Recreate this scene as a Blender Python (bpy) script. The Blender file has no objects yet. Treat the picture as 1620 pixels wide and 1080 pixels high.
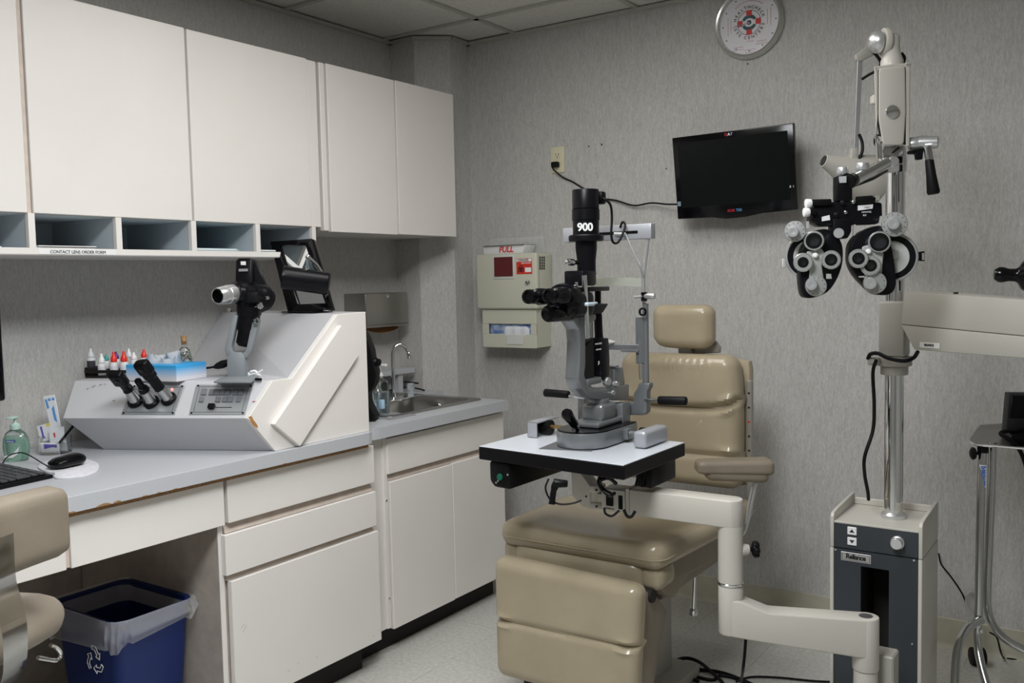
import bpy, bmesh, math, random
from mathutils import Vector, Matrix
from mathutils import noise as mnoise
V = Vector
PI = math.pi
random.seed(7)
S = bpy.context.scene
COL = S.collection

# ------------------------------------------------------------------ camera
CAMH = 1.335
FPX = 1445.28
CR = V((0.82597773, 0.56330302, -0.02122492))
CD = V((0.02010695, -0.06706997, -0.99754565))
CF = V((-0.56334403, 0.82352373, -0.06672461))
cam = bpy.data.cameras.new('camera')
camo = bpy.data.objects.new('camera', cam)
COL.objects.link(camo)
cam.sensor_width = 36.0
cam.lens = 36.0 * FPX / 1620.0
cam.clip_start = 0.05
mw = Matrix.Identity(4)
for i, ax in enumerate((CR, -CD, -CF)):
    for j in range(3):
        mw[j][i] = ax[j]
mw[2][3] = CAMH
camo.matrix_world = mw
S.camera = camo

# ------------------------------------------------------------------ world, view, lights
w = bpy.data.worlds.new('world')
S.world = w
w.use_nodes = True
w.node_tree.nodes['Background'].inputs[0].default_value = (0.5, 0.52, 0.55, 1)
w.node_tree.nodes['Background'].inputs[1].default_value = 0.05
S.view_settings.view_transform = 'Standard'
S.view_settings.look = 'None'
S.view_settings.gamma = 1.0
S.view_settings.use_curve_mapping = False
S.view_settings.exposure = 0.0
CEIL = 2.44
LIGHTS = [(-1.415, 1.98, 0.55, 1.16, 11.0), (-0.805, 0.76, 0.55, 1.16, 50.0)]   # x, y, size x, size y, watts (recessed troffers)
for lx, ly, sx, sy, wt in LIGHTS:
    ld = bpy.data.lights.new('troffer_light', 'AREA')
    ld.shape = 'RECTANGLE'
    ld.size = sx
    ld.size_y = sy
    ld.energy = wt
    ld.color = (1.0, 0.97, 0.92) if ly > 1.5 else (0.94, 0.975, 1.0)
    lo = bpy.data.objects.new('troffer_light', ld)
    lo.location = (lx, ly, CEIL - 0.012)
    COL.objects.link(lo)


# ------------------------------------------------------------------ measuring helpers (pixel of the photo + a real plane -> a real point)
def _ray(px, py):
    d = V(((px - 810) / FPX, (py - 540) / FPX, 1.0))
    return CR * d.x + CD * d.y + CF * d.z


def atX(px, py, X):
    d = _ray(px, py)
    return V((0, 0, CAMH)) + d * (X / d.x)


def atY(px, py, Y):
    d = _ray(px, py)
    return V((0, 0, CAMH)) + d * (Y / d.y)


def atZ(px, py, Z):
    d = _ray(px, py)
    return V((0, 0, CAMH)) + d * ((Z - CAMH) / d.z)


# ------------------------------------------------------------------ materials
MATS = {}


def mat(name, col, rough=0.5, metal=0.0, spec=0.5, trans=0.0, ior=1.45, emis=None, estr=0.0,
        var=0.0, vscale=(20, 20, 20), bump=0.0, bscale=(60, 60, 60), coat=0.0, detail=3.0, col2=None, alpha=1.0, sss=0.0):
    if name in MATS:
        return MATS[name]
    m = bpy.data.materials.new(name)
    m.use_nodes = True
    nt = m.node_tree
    b = nt.nodes['Principled BSDF']
    b.inputs['Base Color'].default_value = (*col, 1)
    b.inputs['Roughness'].default_value = rough
    b.inputs['Metallic'].default_value = metal
    b.inputs['Specular IOR Level'].default_value = spec
    b.inputs['Transmission Weight'].default_value = trans
    b.inputs['IOR'].default_value = ior
    b.inputs['Coat Weight'].default_value = coat
    b.inputs['Alpha'].default_value = alpha
    if emis:
        b.inputs['Emission Color'].default_value = (*emis, 1)
        b.inputs['Emission Strength'].default_value = estr
    tc = None
    if var or bump:
        tc = nt.nodes.new('ShaderNodeTexCoord')
    if var:
        mp = nt.nodes.new('ShaderNodeMapping')
        mp.inputs['Scale'].default_value = vscale
        nz = nt.nodes.new('ShaderNodeTexNoise')
        nz.inputs['Scale'].default_value = 1.0
        nz.inputs['Detail'].default_value = detail
        rp = nt.nodes.new('ShaderNodeValToRGB')
        c2 = col2 if col2 else tuple(c * (1 - var) for c in col)
        c1 = col if col2 else tuple(min(1, c * (1 + var)) for c in col)
        rp.color_ramp.elements[0].position = 0.35
        rp.color_ramp.elements[1].position = 0.65
        rp.color_ramp.elements[0].color = (*c2, 1)
        rp.color_ramp.elements[1].color = (*c1, 1)
        nt.links.new(tc.outputs['Object'], mp.inputs[0])
        nt.links.new(mp.outputs[0], nz.inputs['Vector'])
        nt.links.new(nz.outputs['Fac'], rp.inputs[0])
        nt.links.new(rp.outputs[0], b.inputs['Base Color'])
    if bump:
        mp2 = nt.nodes.new('ShaderNodeMapping')
        mp2.inputs['Scale'].default_value = bscale
        n2 = nt.nodes.new('ShaderNodeTexNoise')
        n2.inputs['Scale'].default_value = 1.0
        n2.inputs['Detail'].default_value = 2.0
        bp = nt.nodes.new('ShaderNodeBump')
        bp.inputs['Strength'].default_value = bump
        bp.inputs['Distance'].default_value = 0.002
        nt.links.new(tc.outputs['Object'], mp2.inputs[0])
        nt.links.new(mp2.outputs[0], n2.inputs['Vector'])
        nt.links.new(n2.outputs['Fac'], bp.inputs['Height'])
        nt.links.new(bp.outputs[0], b.inputs['Normal'])
    MATS[name] = m
    return m


def wallpaper():
    """woven grasscloth style vinyl: short vertical threads in three greys"""
    m = bpy.data.materials.new('wallpaper')
    m.use_nodes = True
    nt = m.node_tree
    b = nt.nodes['Principled BSDF']
    b.inputs['Roughness'].default_value = 0.62
    b.inputs['Specular IOR Level'].default_value = 0.3
    tc = nt.nodes.new('ShaderNodeTexCoord')
    outs = []
    for sc, det in (((430, 430, 80), 3.0), ((150, 150, 26), 3.0), ((1.3, 1.3, 0.9), 2.0)):
        mp = nt.nodes.new('ShaderNodeMapping')
        mp.inputs['Scale'].default_value = sc
        nz = nt.nodes.new('ShaderNodeTexNoise')
        nz.inputs['Scale'].default_value = 1.0
        nz.inputs['Detail'].default_value = det
        nt.links.new(tc.outputs['Object'], mp.inputs[0])
        nt.links.new(mp.outputs[0], nz.inputs['Vector'])
        outs.append(nz.outputs['Fac'])
    a = nt.nodes.new('ShaderNodeMath')
    a.operation = 'MULTIPLY_ADD'
    a.inputs[1].default_value = 0.62
    nt.links.new(outs[0], a.inputs[0])
    a2 = nt.nodes.new('ShaderNodeMath')
    a2.operation = 'MULTIPLY'
    a2.inputs[1].default_value = 0.38
    nt.links.new(outs[1], a2.inputs[0])
    nt.links.new(a2.outputs[0], a.inputs[2])
    rp = nt.nodes.new('ShaderNodeValToRGB')
    e = rp.color_ramp.elements
    e[0].position = 0.36
    e[0].color = (0.41, 0.40, 0.382, 1)
    e[1].position = 0.66
    e[1].color = (0.58, 0.57, 0.553, 1)
    x = e.new(0.5)
    x.color = (0.49, 0.48, 0.462, 1)
    nt.links.new(a.outputs[0], rp.inputs[0])
    nt.links.new(rp.outputs[0], b.inputs['Base Color'])
    bp = nt.nodes.new('ShaderNodeBump')
    bp.inputs['Strength'].default_value = 0.15
    bp.inputs['Distance'].default_value = 0.001
    nt.links.new(a.outputs[0], bp.inputs['Height'])
    nt.links.new(bp.outputs[0], b.inputs['Normal'])
    return m


M_WALL = wallpaper()
M_TILE = mat('ceiling_tile', (0.62, 0.61, 0.57), 0.9, var=0.05, vscale=(60, 60, 60), bump=0.4, bscale=(140, 140, 140))
M_TEE = mat('ceiling_tee', (0.42, 0.42, 0.38), 0.5)
M_FLOOR = mat('vinyl_tile', (0.52, 0.515, 0.48), 0.35, var=0.11, vscale=(75, 75, 75), detail=9, bump=0.05)
M_GROUT = mat('tile_joint', (0.25, 0.25, 0.23), 0.8)
M_BASE = mat('cove_base', (0.47, 0.45, 0.36), 0.45, var=0.05)
M_CREAM = mat('cream_laminate', (0.80, 0.765, 0.73), 0.38, var=0.015, vscale=(3, 3, 3), bump=0.12, bscale=(400, 400, 60))
M_KNEE = mat('beige_knee_panel', (0.44, 0.39, 0.345), 0.5, var=0.08, vscale=(25, 25, 25))
M_EDGE = mat('beige_edge', (0.62, 0.53, 0.46), 0.5, var=0.08)
M_INNER = mat('grey_blue_laminate', (0.50, 0.56, 0.60), 0.5)
M_GREYLAM = mat('grey_laminate', (0.50, 0.51, 0.54), 0.4, var=0.02, vscale=(200, 200, 200))
M_CHIP = mat('bare_chipboard', (0.30, 0.17, 0.08), 0.9, var=0.3, vscale=(300, 300, 300))
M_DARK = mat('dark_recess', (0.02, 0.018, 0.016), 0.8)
M_BLACK = mat('black_plastic', (0.005, 0.005, 0.006), 0.36, spec=0.18)
M_GLOSSBLK = mat('gloss_black', (0.003, 0.003, 0.004), 0.14, spec=0.3)
M_RUBBER = mat('black_rubber', (0.006, 0.006, 0.007), 0.5, spec=0.2)
M_SATBLK = mat('satin_black_paint', (0.005, 0.005, 0.007), 0.3, spec=0.22, bump=0.1, bscale=(500, 500, 500))
M_CHROME = mat('chrome', (0.78, 0.79, 0.80), 0.08, 1.0)
M_STEEL = mat('brushed_steel', (0.40, 0.39, 0.37), 0.36, 1.0, bump=0.1, bscale=(20, 20, 600))
M_ALU = mat('satin_aluminium', (0.70, 0.71, 0.72), 0.30, 0.8)
M_GREYMET = mat('grey_hammered_metal', (0.30, 0.31, 0.32), 0.38, 0.35, bump=0.15, bscale=(500, 500, 500))
M_LTGREY = mat('light_grey_paint', (0.40, 0.41, 0.44), 0.35, 0.3)
M_LEATHER = mat('tan_vinyl', (0.385, 0.325, 0.225), 0.22, var=0.04, vscale=(9, 9, 9), bump=0.12, bscale=(350, 350, 350), coat=0.15)
M_TAUPE = mat('taupe_vinyl', (0.25, 0.21, 0.16), 0.42, var=0.05, vscale=(14, 14, 14), bump=0.15, bscale=(350, 350, 350))
M_BEIGE = mat('cream_enamel', (0.53, 0.505, 0.455), 0.33)
M_BEIGE2 = mat('beige_enamel', (0.39, 0.375, 0.335), 0.4)
M_PUTTY = mat('putty_plastic', (0.56, 0.56, 0.46), 0.5)
M_CHAR = mat('charcoal_panel', (0.035, 0.042, 0.05), 0.42, bump=0.1, bscale=(500, 500, 500))
M_WHITE = mat('white_plastic', (0.80, 0.80, 0.80), 0.4)
M_PAPER = mat('white_paper', (0.82, 0.82, 0.82), 0.8)
M_IVORY = mat('ivory_plastic', (0.68, 0.64, 0.46), 0.4)
M_RED = mat('red_plastic', (0.75, 0.035, 0.02), 0.35)
M_GLASS = mat('clear_glass', (0.97, 1.0, 0.99), 0.02, trans=1.0, ior=1.45)
M_INK = mat('black_ink', (0.02, 0.02, 0.02), 0.6)
M_REDINK = mat('red_ink', (0.60, 0.06, 0.05), 0.6)
M_BLUEINK = mat('blue_ink', (0.05, 0.14, 0.45), 0.5)
M_WHITEINK = mat('white_ink', (0.8, 0.8, 0.8), 0.6)
M_EMIT = mat('troffer_diffuser', (0.9, 0.9, 0.9), 0.6, emis=(1.0, 0.985, 0.97), estr=3.0)

# ------------------------------------------------------------------ mesh building
_scr = bpy.data.meshes.new('scratch')
ORG = {}


def catmull(pts, sub=6, closed=False):
    pts = [V(p) for p in pts]
    n = len(pts)
    if n < 3:
        return pts
    out = []
    rng = range(n if closed else n - 1)
    for i in rng:
        p0 = pts[(i - 1) % n] if (closed or i > 0) else pts[0] * 2 - pts[1]
        p1 = pts[i]
        p2 = pts[(i + 1) % n]
        p3 = pts[(i + 2) % n] if (closed or i + 2 < n) else pts[-1] * 2 - pts[-2]
        for k in range(sub):
            t = k / sub
            out.append(0.5 * ((2 * p1) + (p2 - p0) * t + (2 * p0 - 5 * p1 + 4 * p2 - p3) * t * t + (3 * p1 - p0 - 3 * p2 + p3) * t ** 3))
    if not closed:
        out.append(pts[-1])
    return out


def frame_of(d):
    d = V(d).normalized()
    u = d.cross(V((0, 0, 1)))
    if u.length < 1e-3:
        u = d.cross(V((0, 1, 0)))
    u.normalize()
    return u, d.cross(u).normalized() * -1, d


class MB:
    def __init__(s, M=None):
        s.bm = bmesh.new()
        s.M = M or Matrix.Identity(4)

    def add(s, t, M=None):
        bmesh.ops.transform(t, matrix=s.M @ (M or Matrix.Identity(4)), verts=t.verts)
        _scr.clear_geometry()
        t.to_mesh(_scr)
        s.bm.from_mesh(_scr)
        t.free()
        return s

    def box(s, x0, x1, y0, y1, z0, z1, bev=0.0, seg=2, M=None):
        t = bmesh.new()
        bmesh.ops.create_cube(t, size=1.0)
        for v in t.verts:
            v.co = V(((x0 + x1) / 2 + v.co.x * (x1 - x0), (y0 + y1) / 2 + v.co.y * (y1 - y0), (z0 + z1) / 2 + v.co.z * (z1 - z0)))
        if bev:
            bmesh.ops.bevel(t, geom=t.edges[:], offset=bev, segments=seg, profile=0.5, affect='EDGES', clamp_overlap=True)
        return s.add(t, M)

    def prism(s, poly, vec, bev=0.0, seg=2, M=None):
        t = bmesh.new()
        a = [t.verts.new(V(p)) for p in poly]
        b = [t.verts.new(V(p) + V(vec)) for p in poly]
        t.faces.new(a)
        t.faces.new(b[::-1])
        n = len(a)
        for i in range(n):
            t.faces.new((a[i], b[i], b[(i + 1) % n], a[(i + 1) % n]))
        bmesh.ops.recalc_face_normals(t, faces=t.faces[:])
        if bev:
            bmesh.ops.bevel(t, geom=t.edges[:], offset=bev, segments=seg, profile=0.5, affect='EDGES', clamp_overlap=True)
        return s.add(t, M)

    def lathe(s, prof, o, d, n=28, M=None, caps=True):
        u, v, d = frame_of(d)
        o = V(o)
        t = bmesh.new()
        rings = []
        for r, h in prof:
            if r < 1e-6:
                rings.append([t.verts.new(o + d * h)])
            else:
                rings.append([t.verts.new(o + d * h + (u * math.cos(2 * PI * k / n) + v * math.sin(2 * PI * k / n)) * r) for k in range(n)])
        for a, b in zip(rings, rings[1:]):
            for k in range(n):
                k2 = (k + 1) % n
                if len(a) == 1 and len(b) == 1:
                    continue
                if len(a) == 1:
                    t.faces.new((a[0], b[k2], b[k]))
                elif len(b) == 1:
                    t.faces.new((a[k], a[k2], b[0]))
                else:
                    t.faces.new((a[k], a[k2], b[k2], b[k]))
        if caps:
            for r in (rings[0], rings[-1]):
                if len(r) > 1:
                    t.faces.new(r)
        bmesh.ops.recalc_face_normals(t, faces=t.faces[:])
        return s.add(t, M)

    def cyl(s, p0, p1, r0, r1=None, n=24, bev=0.0, M=None):
        p0, p1 = V(p0), V(p1)
        r1 = r0 if r1 is None else r1
        L = (p1 - p0).length
        if bev:
            pr = [(r0 - bev, 0), (r0 - bev * 0.3, bev * 0.3), (r0, bev), (r1, L - bev), (r1 - bev * 0.3, L - bev * 0.3), (r1 - bev, L)]
        else:
            pr = [(r0, 0), (r1, L)]
        return s.lathe(pr, p0, p1 - p0, n, M)

    def ring(s, c, d, r_out, r_in, h, n=32, bev=0.0, M=None):
        b = bev
        pr = [(r_in, 0), (r_out - b, 0), (r_out, b), (r_out, h - b), (r_out - b, h), (r_in, h), (r_in, 0)]
        return s.lathe(pr, c, d, n, M, caps=False)

    def tube(s, pts, r, n=10, closed=False, smooth=6, M=None, ry=None):
        if smooth:
            pts = catmull(pts, smooth, closed)
        pts = [V(p) for p in pts]
        t = bmesh.new()
        m = len(pts)
        rings = []
        up = None
        for i, p in enumerate(pts):
            if closed:
                d = (pts[(i + 1) % m] - pts[i - 1]).normalized()
            else:
                d = (pts[min(i + 1, m - 1)] - pts[max(i - 1, 0)]).normalized()
            if up is None:
                up = d.cross(V((0.3, 0.2, 1)).normalized()).normalized()
            u = (up - d * up.dot(d)).normalized()
            up = u
            v = d.cross(u)
            rr = r[i * (len(r) - 1) // max(1, m - 1)] if isinstance(r, (list, tuple)) else r
            r2 = ry if ry else rr
            rings.append([t.verts.new(p + u * rr * math.cos(2 * PI * k / n) + v * r2 * math.sin(2 * PI * k / n)) for k in range(n)])
        for i in range(m if closed else m - 1):
            a, b = rings[i], rings[(i + 1) % m]
            for k in range(n):
                t.faces.new((a[k], a[(k + 1) % n], b[(k + 1) % n], b[k]))
        if not closed:
            t.faces.new(rings[0])
            t.faces.new(rings[-1])
        bmesh.ops.recalc_face_normals(t, faces=t.faces[:])
        return s.add(t, M)

    def sphere(s, c, r, sc=(1, 1, 1), u=20, v=12, M=None):
        t = bmesh.new()
        bmesh.ops.create_uvsphere(t, u_segments=u, v_segments=v, radius=r)
        for x in t.verts:
            x.co = V(c) + V((x.co.x * sc[0], x.co.y * sc[1], x.co.z * sc[2]))
        return s.add(t, M)

    def cushion(s, c, size, r, n=16, fn=None, M=None):
        """rounded block on a fine grid; fn(local point, unit coords) -> new point"""
        t = bmesh.new()
        bmesh.ops.create_cube(t, size=2.0)
        bmesh.ops.subdivide_edges(t, edges=t.edges[:], cuts=n, use_grid_fill=True)
        h = V(size) / 2
        for v in t.verts:
            q = V((v.co.x, v.co.y, v.co.z))
            p = V((q.x * h.x, q.y * h.y, q.z * h.z))
            rr = [min(r, h[i]) for i in range(3)]
            inner = V([max(-h[i] + rr[i], min(h[i] - rr[i], p[i])) for i in range(3)])
            d = p - inner
            if d.length > 1e-9:
                k = V([d[i] / rr[i] for i in range(3)])
                k.normalize()
                p = inner + V([k[i] * rr[i] for i in range(3)])
            if fn:
                p = V(fn(p, q))
            v.co = p + V(c)
        return s.add(t, M)

    def grid(s, fn, nu, nv, thick=0.0, M=None):
        t = bmesh.new()
        g = [[t.verts.new(V(fn(i / nu, j / nv))) for j in range(nv + 1)] for i in range(nu + 1)]
        for i in range(nu):
            for j in range(nv):
                t.faces.new((g[i][j], g[i + 1][j], g[i + 1][j + 1], g[i][j + 1]))
        if thick:
            bmesh.ops.solidify(t, geom=t.faces[:], thickness=thick)
        return s.add(t, M)

    def build(s, name, m, parent=None, smooth=True, ang=35):
        org = ORG.get(parent.name, V((0, 0, 0))) if parent else V((0, 0, 0))
        me = bpy.data.meshes.new(name)
        if org.length:
            bmesh.ops.translate(s.bm, vec=-org, verts=s.bm.verts)
        s.bm.to_mesh(me)
        s.bm.free()
        for x in (m if isinstance(m, (list, tuple)) else [m]):
            me.materials.append(x)
        if smooth and me.polygons:
            me.polygons.foreach_set('use_smooth', [True] * len(me.polygons))
            me.set_sharp_from_angle(angle=math.radians(ang))
        o = bpy.data.objects.new(name, me)
        COL.objects.link(o)
        if parent:
            o.parent = parent
            ORG[o.name] = org
        return o


def tag(o, label=None, cat=None, group=None, kind=None):
    if label:
        o['label'] = label
    if cat:
        o['category'] = cat
    if group:
        o['group'] = group
    if kind:
        o['kind'] = kind
    return o


def thing(name, label, cat, loc=(0, 0, 0), group=None, kind=None):
    o = bpy.data.objects.new(name, None)
    o.empty_display_size = 0.05
    o.location = loc
    COL.objects.link(o)
    ORG[o.name] = V(loc)
    tag(o, label, cat, group, kind)
    return o


def solo(mb, name, m, label, cat, loc, group=None, kind=None, **k):
    """a thing that is one mesh, origin at loc"""
    bmesh.ops.translate(mb.bm, vec=-V(loc), verts=mb.bm.verts)
    o = mb.build(name, m, None, **k)
    o.location = loc
    ORG[o.name] = V(loc)
    return tag(o, label, cat, group, kind)


def struct(mb, name, m, **k):
    o = mb.build(name, m, None, **k)
    ORG[o.name] = V((0, 0, 0))
    return tag(o, kind='structure')


def copy_thing(root, delta, label=None, group=None):
    def rec(o, par):
        c = o.copy()
        COL.objects.link(c)
        if par:
            c.parent = par
        for ch in list(o.children):
            rec(ch, c)
        return c
    r = rec(root, None)
    r.location = V(root.location) + V(delta)
    if label:
        r['label'] = label
    if group:
        r['group'] = group
    return r


def text_mesh(name, txt, size, mats, parent, origin, xdir, ydir, depth=0.0004, align='CENTER', spacing=1.0, bold=0.0, shear=0.0):
    """lettering lying on a surface: origin, reading direction, up direction"""
    cu = bpy.data.curves.new(name, 'FONT')
    cu.body = txt
    cu.size = size
    cu.extrude = depth
    cu.align_x = align
    cu.align_y = 'CENTER'
    cu.space_character = spacing
    cu.offset = bold
    cu.shear = shear
    cu.resolution_u = 3
    o = bpy.data.objects.new(name, cu)
    COL.objects.link(o)
    dg = bpy.context.evaluated_depsgraph_get()
    me = bpy.data.meshes.new_from_object(o.evaluated_get(dg))
    bpy.data.objects.remove(o)
    bpy.data.curves.remove(cu)
    x = V(xdir).normalized()
    y = V(ydir).normalized()
    z = x.cross(y)
    mm = Matrix.Identity(4)
    org = ORG.get(parent.name, V((0, 0, 0))) if parent else V((0, 0, 0))
    for i in range(3):
        mm[i][0] = x[i]
        mm[i][1] = y[i]
        mm[i][2] = z[i]
        mm[i][3] = origin[i] - org[i]
    me.transform(mm)
    me.materials.clear()
    me.materials.append(mats)
    ob = bpy.data.objects.new(name, me)
    COL.objects.link(ob)
    if parent:
        ob.parent = parent
    return ob


def axes(o, x, y, z=None):
    """matrix of a local frame at o with unit axes"""
    x = V(x).normalized()
    y = V(y).normalized()
    z = V(z).normalized() if z else x.cross(y)
    m = Matrix.Identity(4)
    for i in range(3):
        m[i][0] = x[i]
        m[i][1] = y[i]
        m[i][2] = z[i]
        m[i][3] = o[i]
    return m


# ================================================================== ROOM
XL, XR, YF, YB = -2.865, 1.94, -2.29, 3.483
fl = MB().box(XL, XR, YF, YB, -0.05, -0.003)
floor = struct(fl, 'floor', M_GROUT)
ts = 0.3048
tile_me = {}
nt_ = 0
x = -0.457 - ts * 8
while x < XR - 0.01:
    y = 3.39 - ts * 19
    while y < YB - 0.01:
        a0, a1, b0, b1 = max(x, XL), min(x + ts, XR), max(y, YF), min(y + ts, YB)
        if a1 - a0 > 0.01 and b1 - b0 > 0.01:
            g = 0.0004
            MB().box(a0 + g, a1 - g, b0 + g, b1 - g, -0.004, 0.0 + random.uniform(-0.0003, 0)).build('tile', M_FLOOR, floor, smooth=False)
        y += ts
    x += ts

struct(MB().box(XL - 0.1, XL, YF, YB + 0.1, 0, CEIL + 0.1), 'wall_left', M_WALL)
struct(MB().box(XL - 0.1, XR + 0.1, YB, YB + 0.1, 0, CEIL + 0.1), 'wall_back', M_WALL)
struct(MB().box(XR, XR + 0.1, YF - 0.1, YB + 0.1, 0, CEIL + 0.1), 'wall_right', M_WALL)
struct(MB().box(XL - 0.1, XR + 0.1, YF - 0.1, YF, 0, CEIL + 0.1), 'wall_front', M_WALL)
# chased corner column of the back left corner
struct(MB().prism([(XL, 3.242, 0), (-2.722, 3.242, 0), (-2.597, 3.344, 0), (-2.597, YB, 0), (XL, YB, 0)], (0, 0, CEIL)), 'wall_corner', M_WALL, smooth=False)
# cove base: back wall pieces with a joint
bb = thing('baseboard_back', None, None, kind='structure')
xj = -0.575
for a, b in ((-2.597, xj - 0.0007), (xj + 0.0007, XR)):
    MB().prism([(a, YB, 0.0), (a, YB - 0.014, 0.0), (a, YB - 0.008, 0.008), (a, YB - 0.004, 0.02), (a, YB - 0.0035, 0.103), (a, YB, 0.106)], (b - a, 0, 0)).build('base_strip', M_BASE, bb)

# ceiling: tee grid with lay-in panels
ceil = struct(MB().box(XL - 0.1, XR + 0.1, YF - 0.1, YB + 0.1, CEIL + 0.1, CEIL + 0.15), 'ceiling', M_TILE)
gx = [XL, -2.33, -1.72, -1.11, -0.50, 0.11, 0.72, 1.33, XR]
gy = [YF, -1.68, -1.07, -0.46, 0.15, 0.76, 1.37, 1.98, 2.60, 3.19, YB]
tee = MB()
for xx in gx[1:-1]:
    tee.box(xx - 0.012, xx + 0.012, YF, YB, CEIL - 0.002, CEIL + 0.02)
for yy in gy[1:-1]:
    tee.box(XL, XR, yy - 0.012, yy + 0.012, CEIL - 0.002, CEIL + 0.02)
tee.box(XL, XL + 0.02, YF, 3.24, CEIL - 0.014, CEIL)
tee.box(-2.597, XR, YB - 0.02, YB, CEIL - 0.014, CEIL)
tee.box(-2.6, -2.577, 3.344, YB, CEIL - 0.014, CEIL)
tee.box(XL, -2.72, 3.222, 3.242, CEIL - 0.014, CEIL)
tee.prism([(-2.722, 3.242, CEIL), (-2.716, 3.222, CEIL), (-2.578, 3.335, CEIL), (-2.597, 3.344, CEIL)], (0, 0, -0.014))
tee.build('grid_tees', M_TEE, ceil, smooth=False)
fixt = []
for i in range(len(gx) - 1):
    for j in range(len(gy) - 1):
        cx, cy = (gx[i] + gx[i + 1]) / 2, (gy[j] + gy[j + 1]) / 2
        if (-1.72 < cx < -1.11 and 1.37 < cy < 2.6) or (-1.11 < cx < -0.5 and 0.15 < cy < 1.37):
            continue
        z0 = CEIL + 0.004 + random.uniform(0, 0.003)
        MB().box(gx[i] + 0.008, gx[i + 1] - 0.008, gy[j] + 0.008, gy[j + 1] - 0.008, z0, z0 + 0.015, 0.002, 1).build('ceiling_panel', M_TILE, ceil, smooth=False)
for (lx, ly, sx, sy, wt), lb in zip(LIGHTS, ('recessed fluorescent ceiling light above the instrument table', 'recessed fluorescent ceiling light in front of the desk')):
    t = thing('ceiling_light', lb, 'light', (lx, ly, CEIL))
    f = MB()
    X_, Y_ = sx / 2 + 0.03, sy / 2 + 0.03
    f.box(lx - X_, lx + X_, ly - Y_, ly - Y_ + 0.025, CEIL - 0.004, CEIL + 0.08)
    f.box(lx - X_, lx + X_, ly + Y_ - 0.025, ly + Y_, CEIL - 0.004, CEIL + 0.08)
    f.box(lx - X_, lx - X_ + 0.025, ly - Y_ + 0.025, ly + Y_ - 0.025, CEIL - 0.004, CEIL + 0.08)
    f.box(lx + X_ - 0.025, lx + X_, ly - Y_ + 0.025, ly + Y_ - 0.025, CEIL - 0.004, CEIL + 0.08)
    f.build('frame', M_WHITE, t, smooth=False)
    MB().box(lx - X_ + 0.025, lx + X_ - 0.025, ly - Y_ + 0.025, ly + Y_ - 0.025, CEIL + 0.002, CEIL + 0.008).build('diffuser', M_EMIT, t, smooth=False)
# ================================================================== CABINETS ON THE LEFT WALL
XU = -2.50           # front of the wall cabinets
t = thing('wall_cabinet', 'long cream wall cabinet with large flat doors above the desk', 'cabinet', (XL, 1.3, 1.55))
MB().box(XL, XU - 0.02, -0.2, 2.40, 1.547, 2.15, 0.001, 1).build('carcass', M_CREAM, t)
for a, b, dz in ((0.30, 0.79, 0), (0.80, 1.331, 0), (1.347, 1.858, 0), (1.870, 2.372, 0)):
    Mr = Matrix.Identity(4)
    if a == 1.870:
        Mr = Matrix.Translation(V((XU - 0.019, b, 0))) @ Matrix.Rotation(math.radians(-0.5), 4, 'Z') @ Matrix.Translation(V((-XU + 0.019, -b, 0)))
    MB(Mr).box(XU - 0.019, XU, a, b, 1.547, 2.152, 0.0012, 1).build('door', M_CREAM, t)
MB().box(XU - 0.022, XU - 0.004, 2.376, 2.422, 1.547, 2.15, 0.001, 1).build('filler_strip', M_CREAM, t)
MB().box(XU - 0.019, XU - 0.008, 1.335, 1.345, 1.54, 2.15).build('edge_strip', M_EDGE, t)

t = thing('wall_cabinet', 'cream two-door wall cabinet above the sink', 'cabinet', (XL, 2.8, 1.538))
MB().box(XL, XU - 0.02, 2.437, 3.235, 1.536, 2.15, 0.001, 1).build('carcass', M_CREAM, t)
MB().box(XU - 0.021, XU - 0.002, 2.437, 2.462, 1.534, 2.152, 0.002, 1).build('face_frame', M_CREAM, t)
MB().box(XU - 0.019, XU, 2.472, 2.846, 1.531, 2.153, 0.0015, 1).build('door', M_CREAM, t)
MB().box(XU - 0.019, XU, 2.856, 3.236, 1.533, 2.155, 0.0015, 1).build('door', M_CREAM, t)
MB().box(XU - 0.018, XU - 0.010, 2.848, 2.854, 1.532, 2.15).build('edge_strip', M_EDGE, t)

# pigeonholes
t = thing('pigeonhole_shelf', 'row of open pigeonholes with blue-grey insides under the long wall cabinet', 'shelf', (XL, 1.3, 1.44))
MB().box(XL, XU - 0.002, -0.2, 2.39, 1.432, 1.450, 0.0008, 1).build('bottom_board', M_CREAM, t)
MB().box(XU - 0.004, XU, -0.2, 2.39, 1.434, 1.452, 0.0008, 1).build('front_edge', M_CREAM, t)
MB().box(XL, XL + 0.012, -0.2, 2.38, 1.45, 1.547).build('back_panel', M_INNER, t)
inn = MB().box(XL, XU - 0.03, -0.2, 2.38, 1.4505, 1.4515)
inn.box(XL, XU - 0.022, -0.2, 2.38, 1.545, 1.5468)
inn.build('lining', M_INNER, t)
for yy in (0.80, 1.07, 1.340, 1.600, 1.862, 2.122, 2.382):
    MB().box(XL + 0.01, XU - 0.016, yy - 0.007, yy + 0.007, 1.451, 1.546).build('divider', M_INNER, t)
    MB().box(XU - 0.016, XU, yy - 0.0095, yy + 0.0095, 1.451, 1.5465, 0.0008, 1).build('divider_edge', M_CREAM, t)
yl = atX(124, 395, XU).y
ls = MB().box(XU, XU + 0.0006, yl - 0.115, yl + 0.115, 1.435, 1.449)
lso = ls.build('label_strip', M_PAPER, t)
text_mesh('lettering', 'CONTACT LENS ORDER FORM', 0.0125, M_INK, lso, V((XU + 0.0012, yl, 1.4415)), (0, 1, 0), (0, 0, 1), spacing=0.95)
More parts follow.
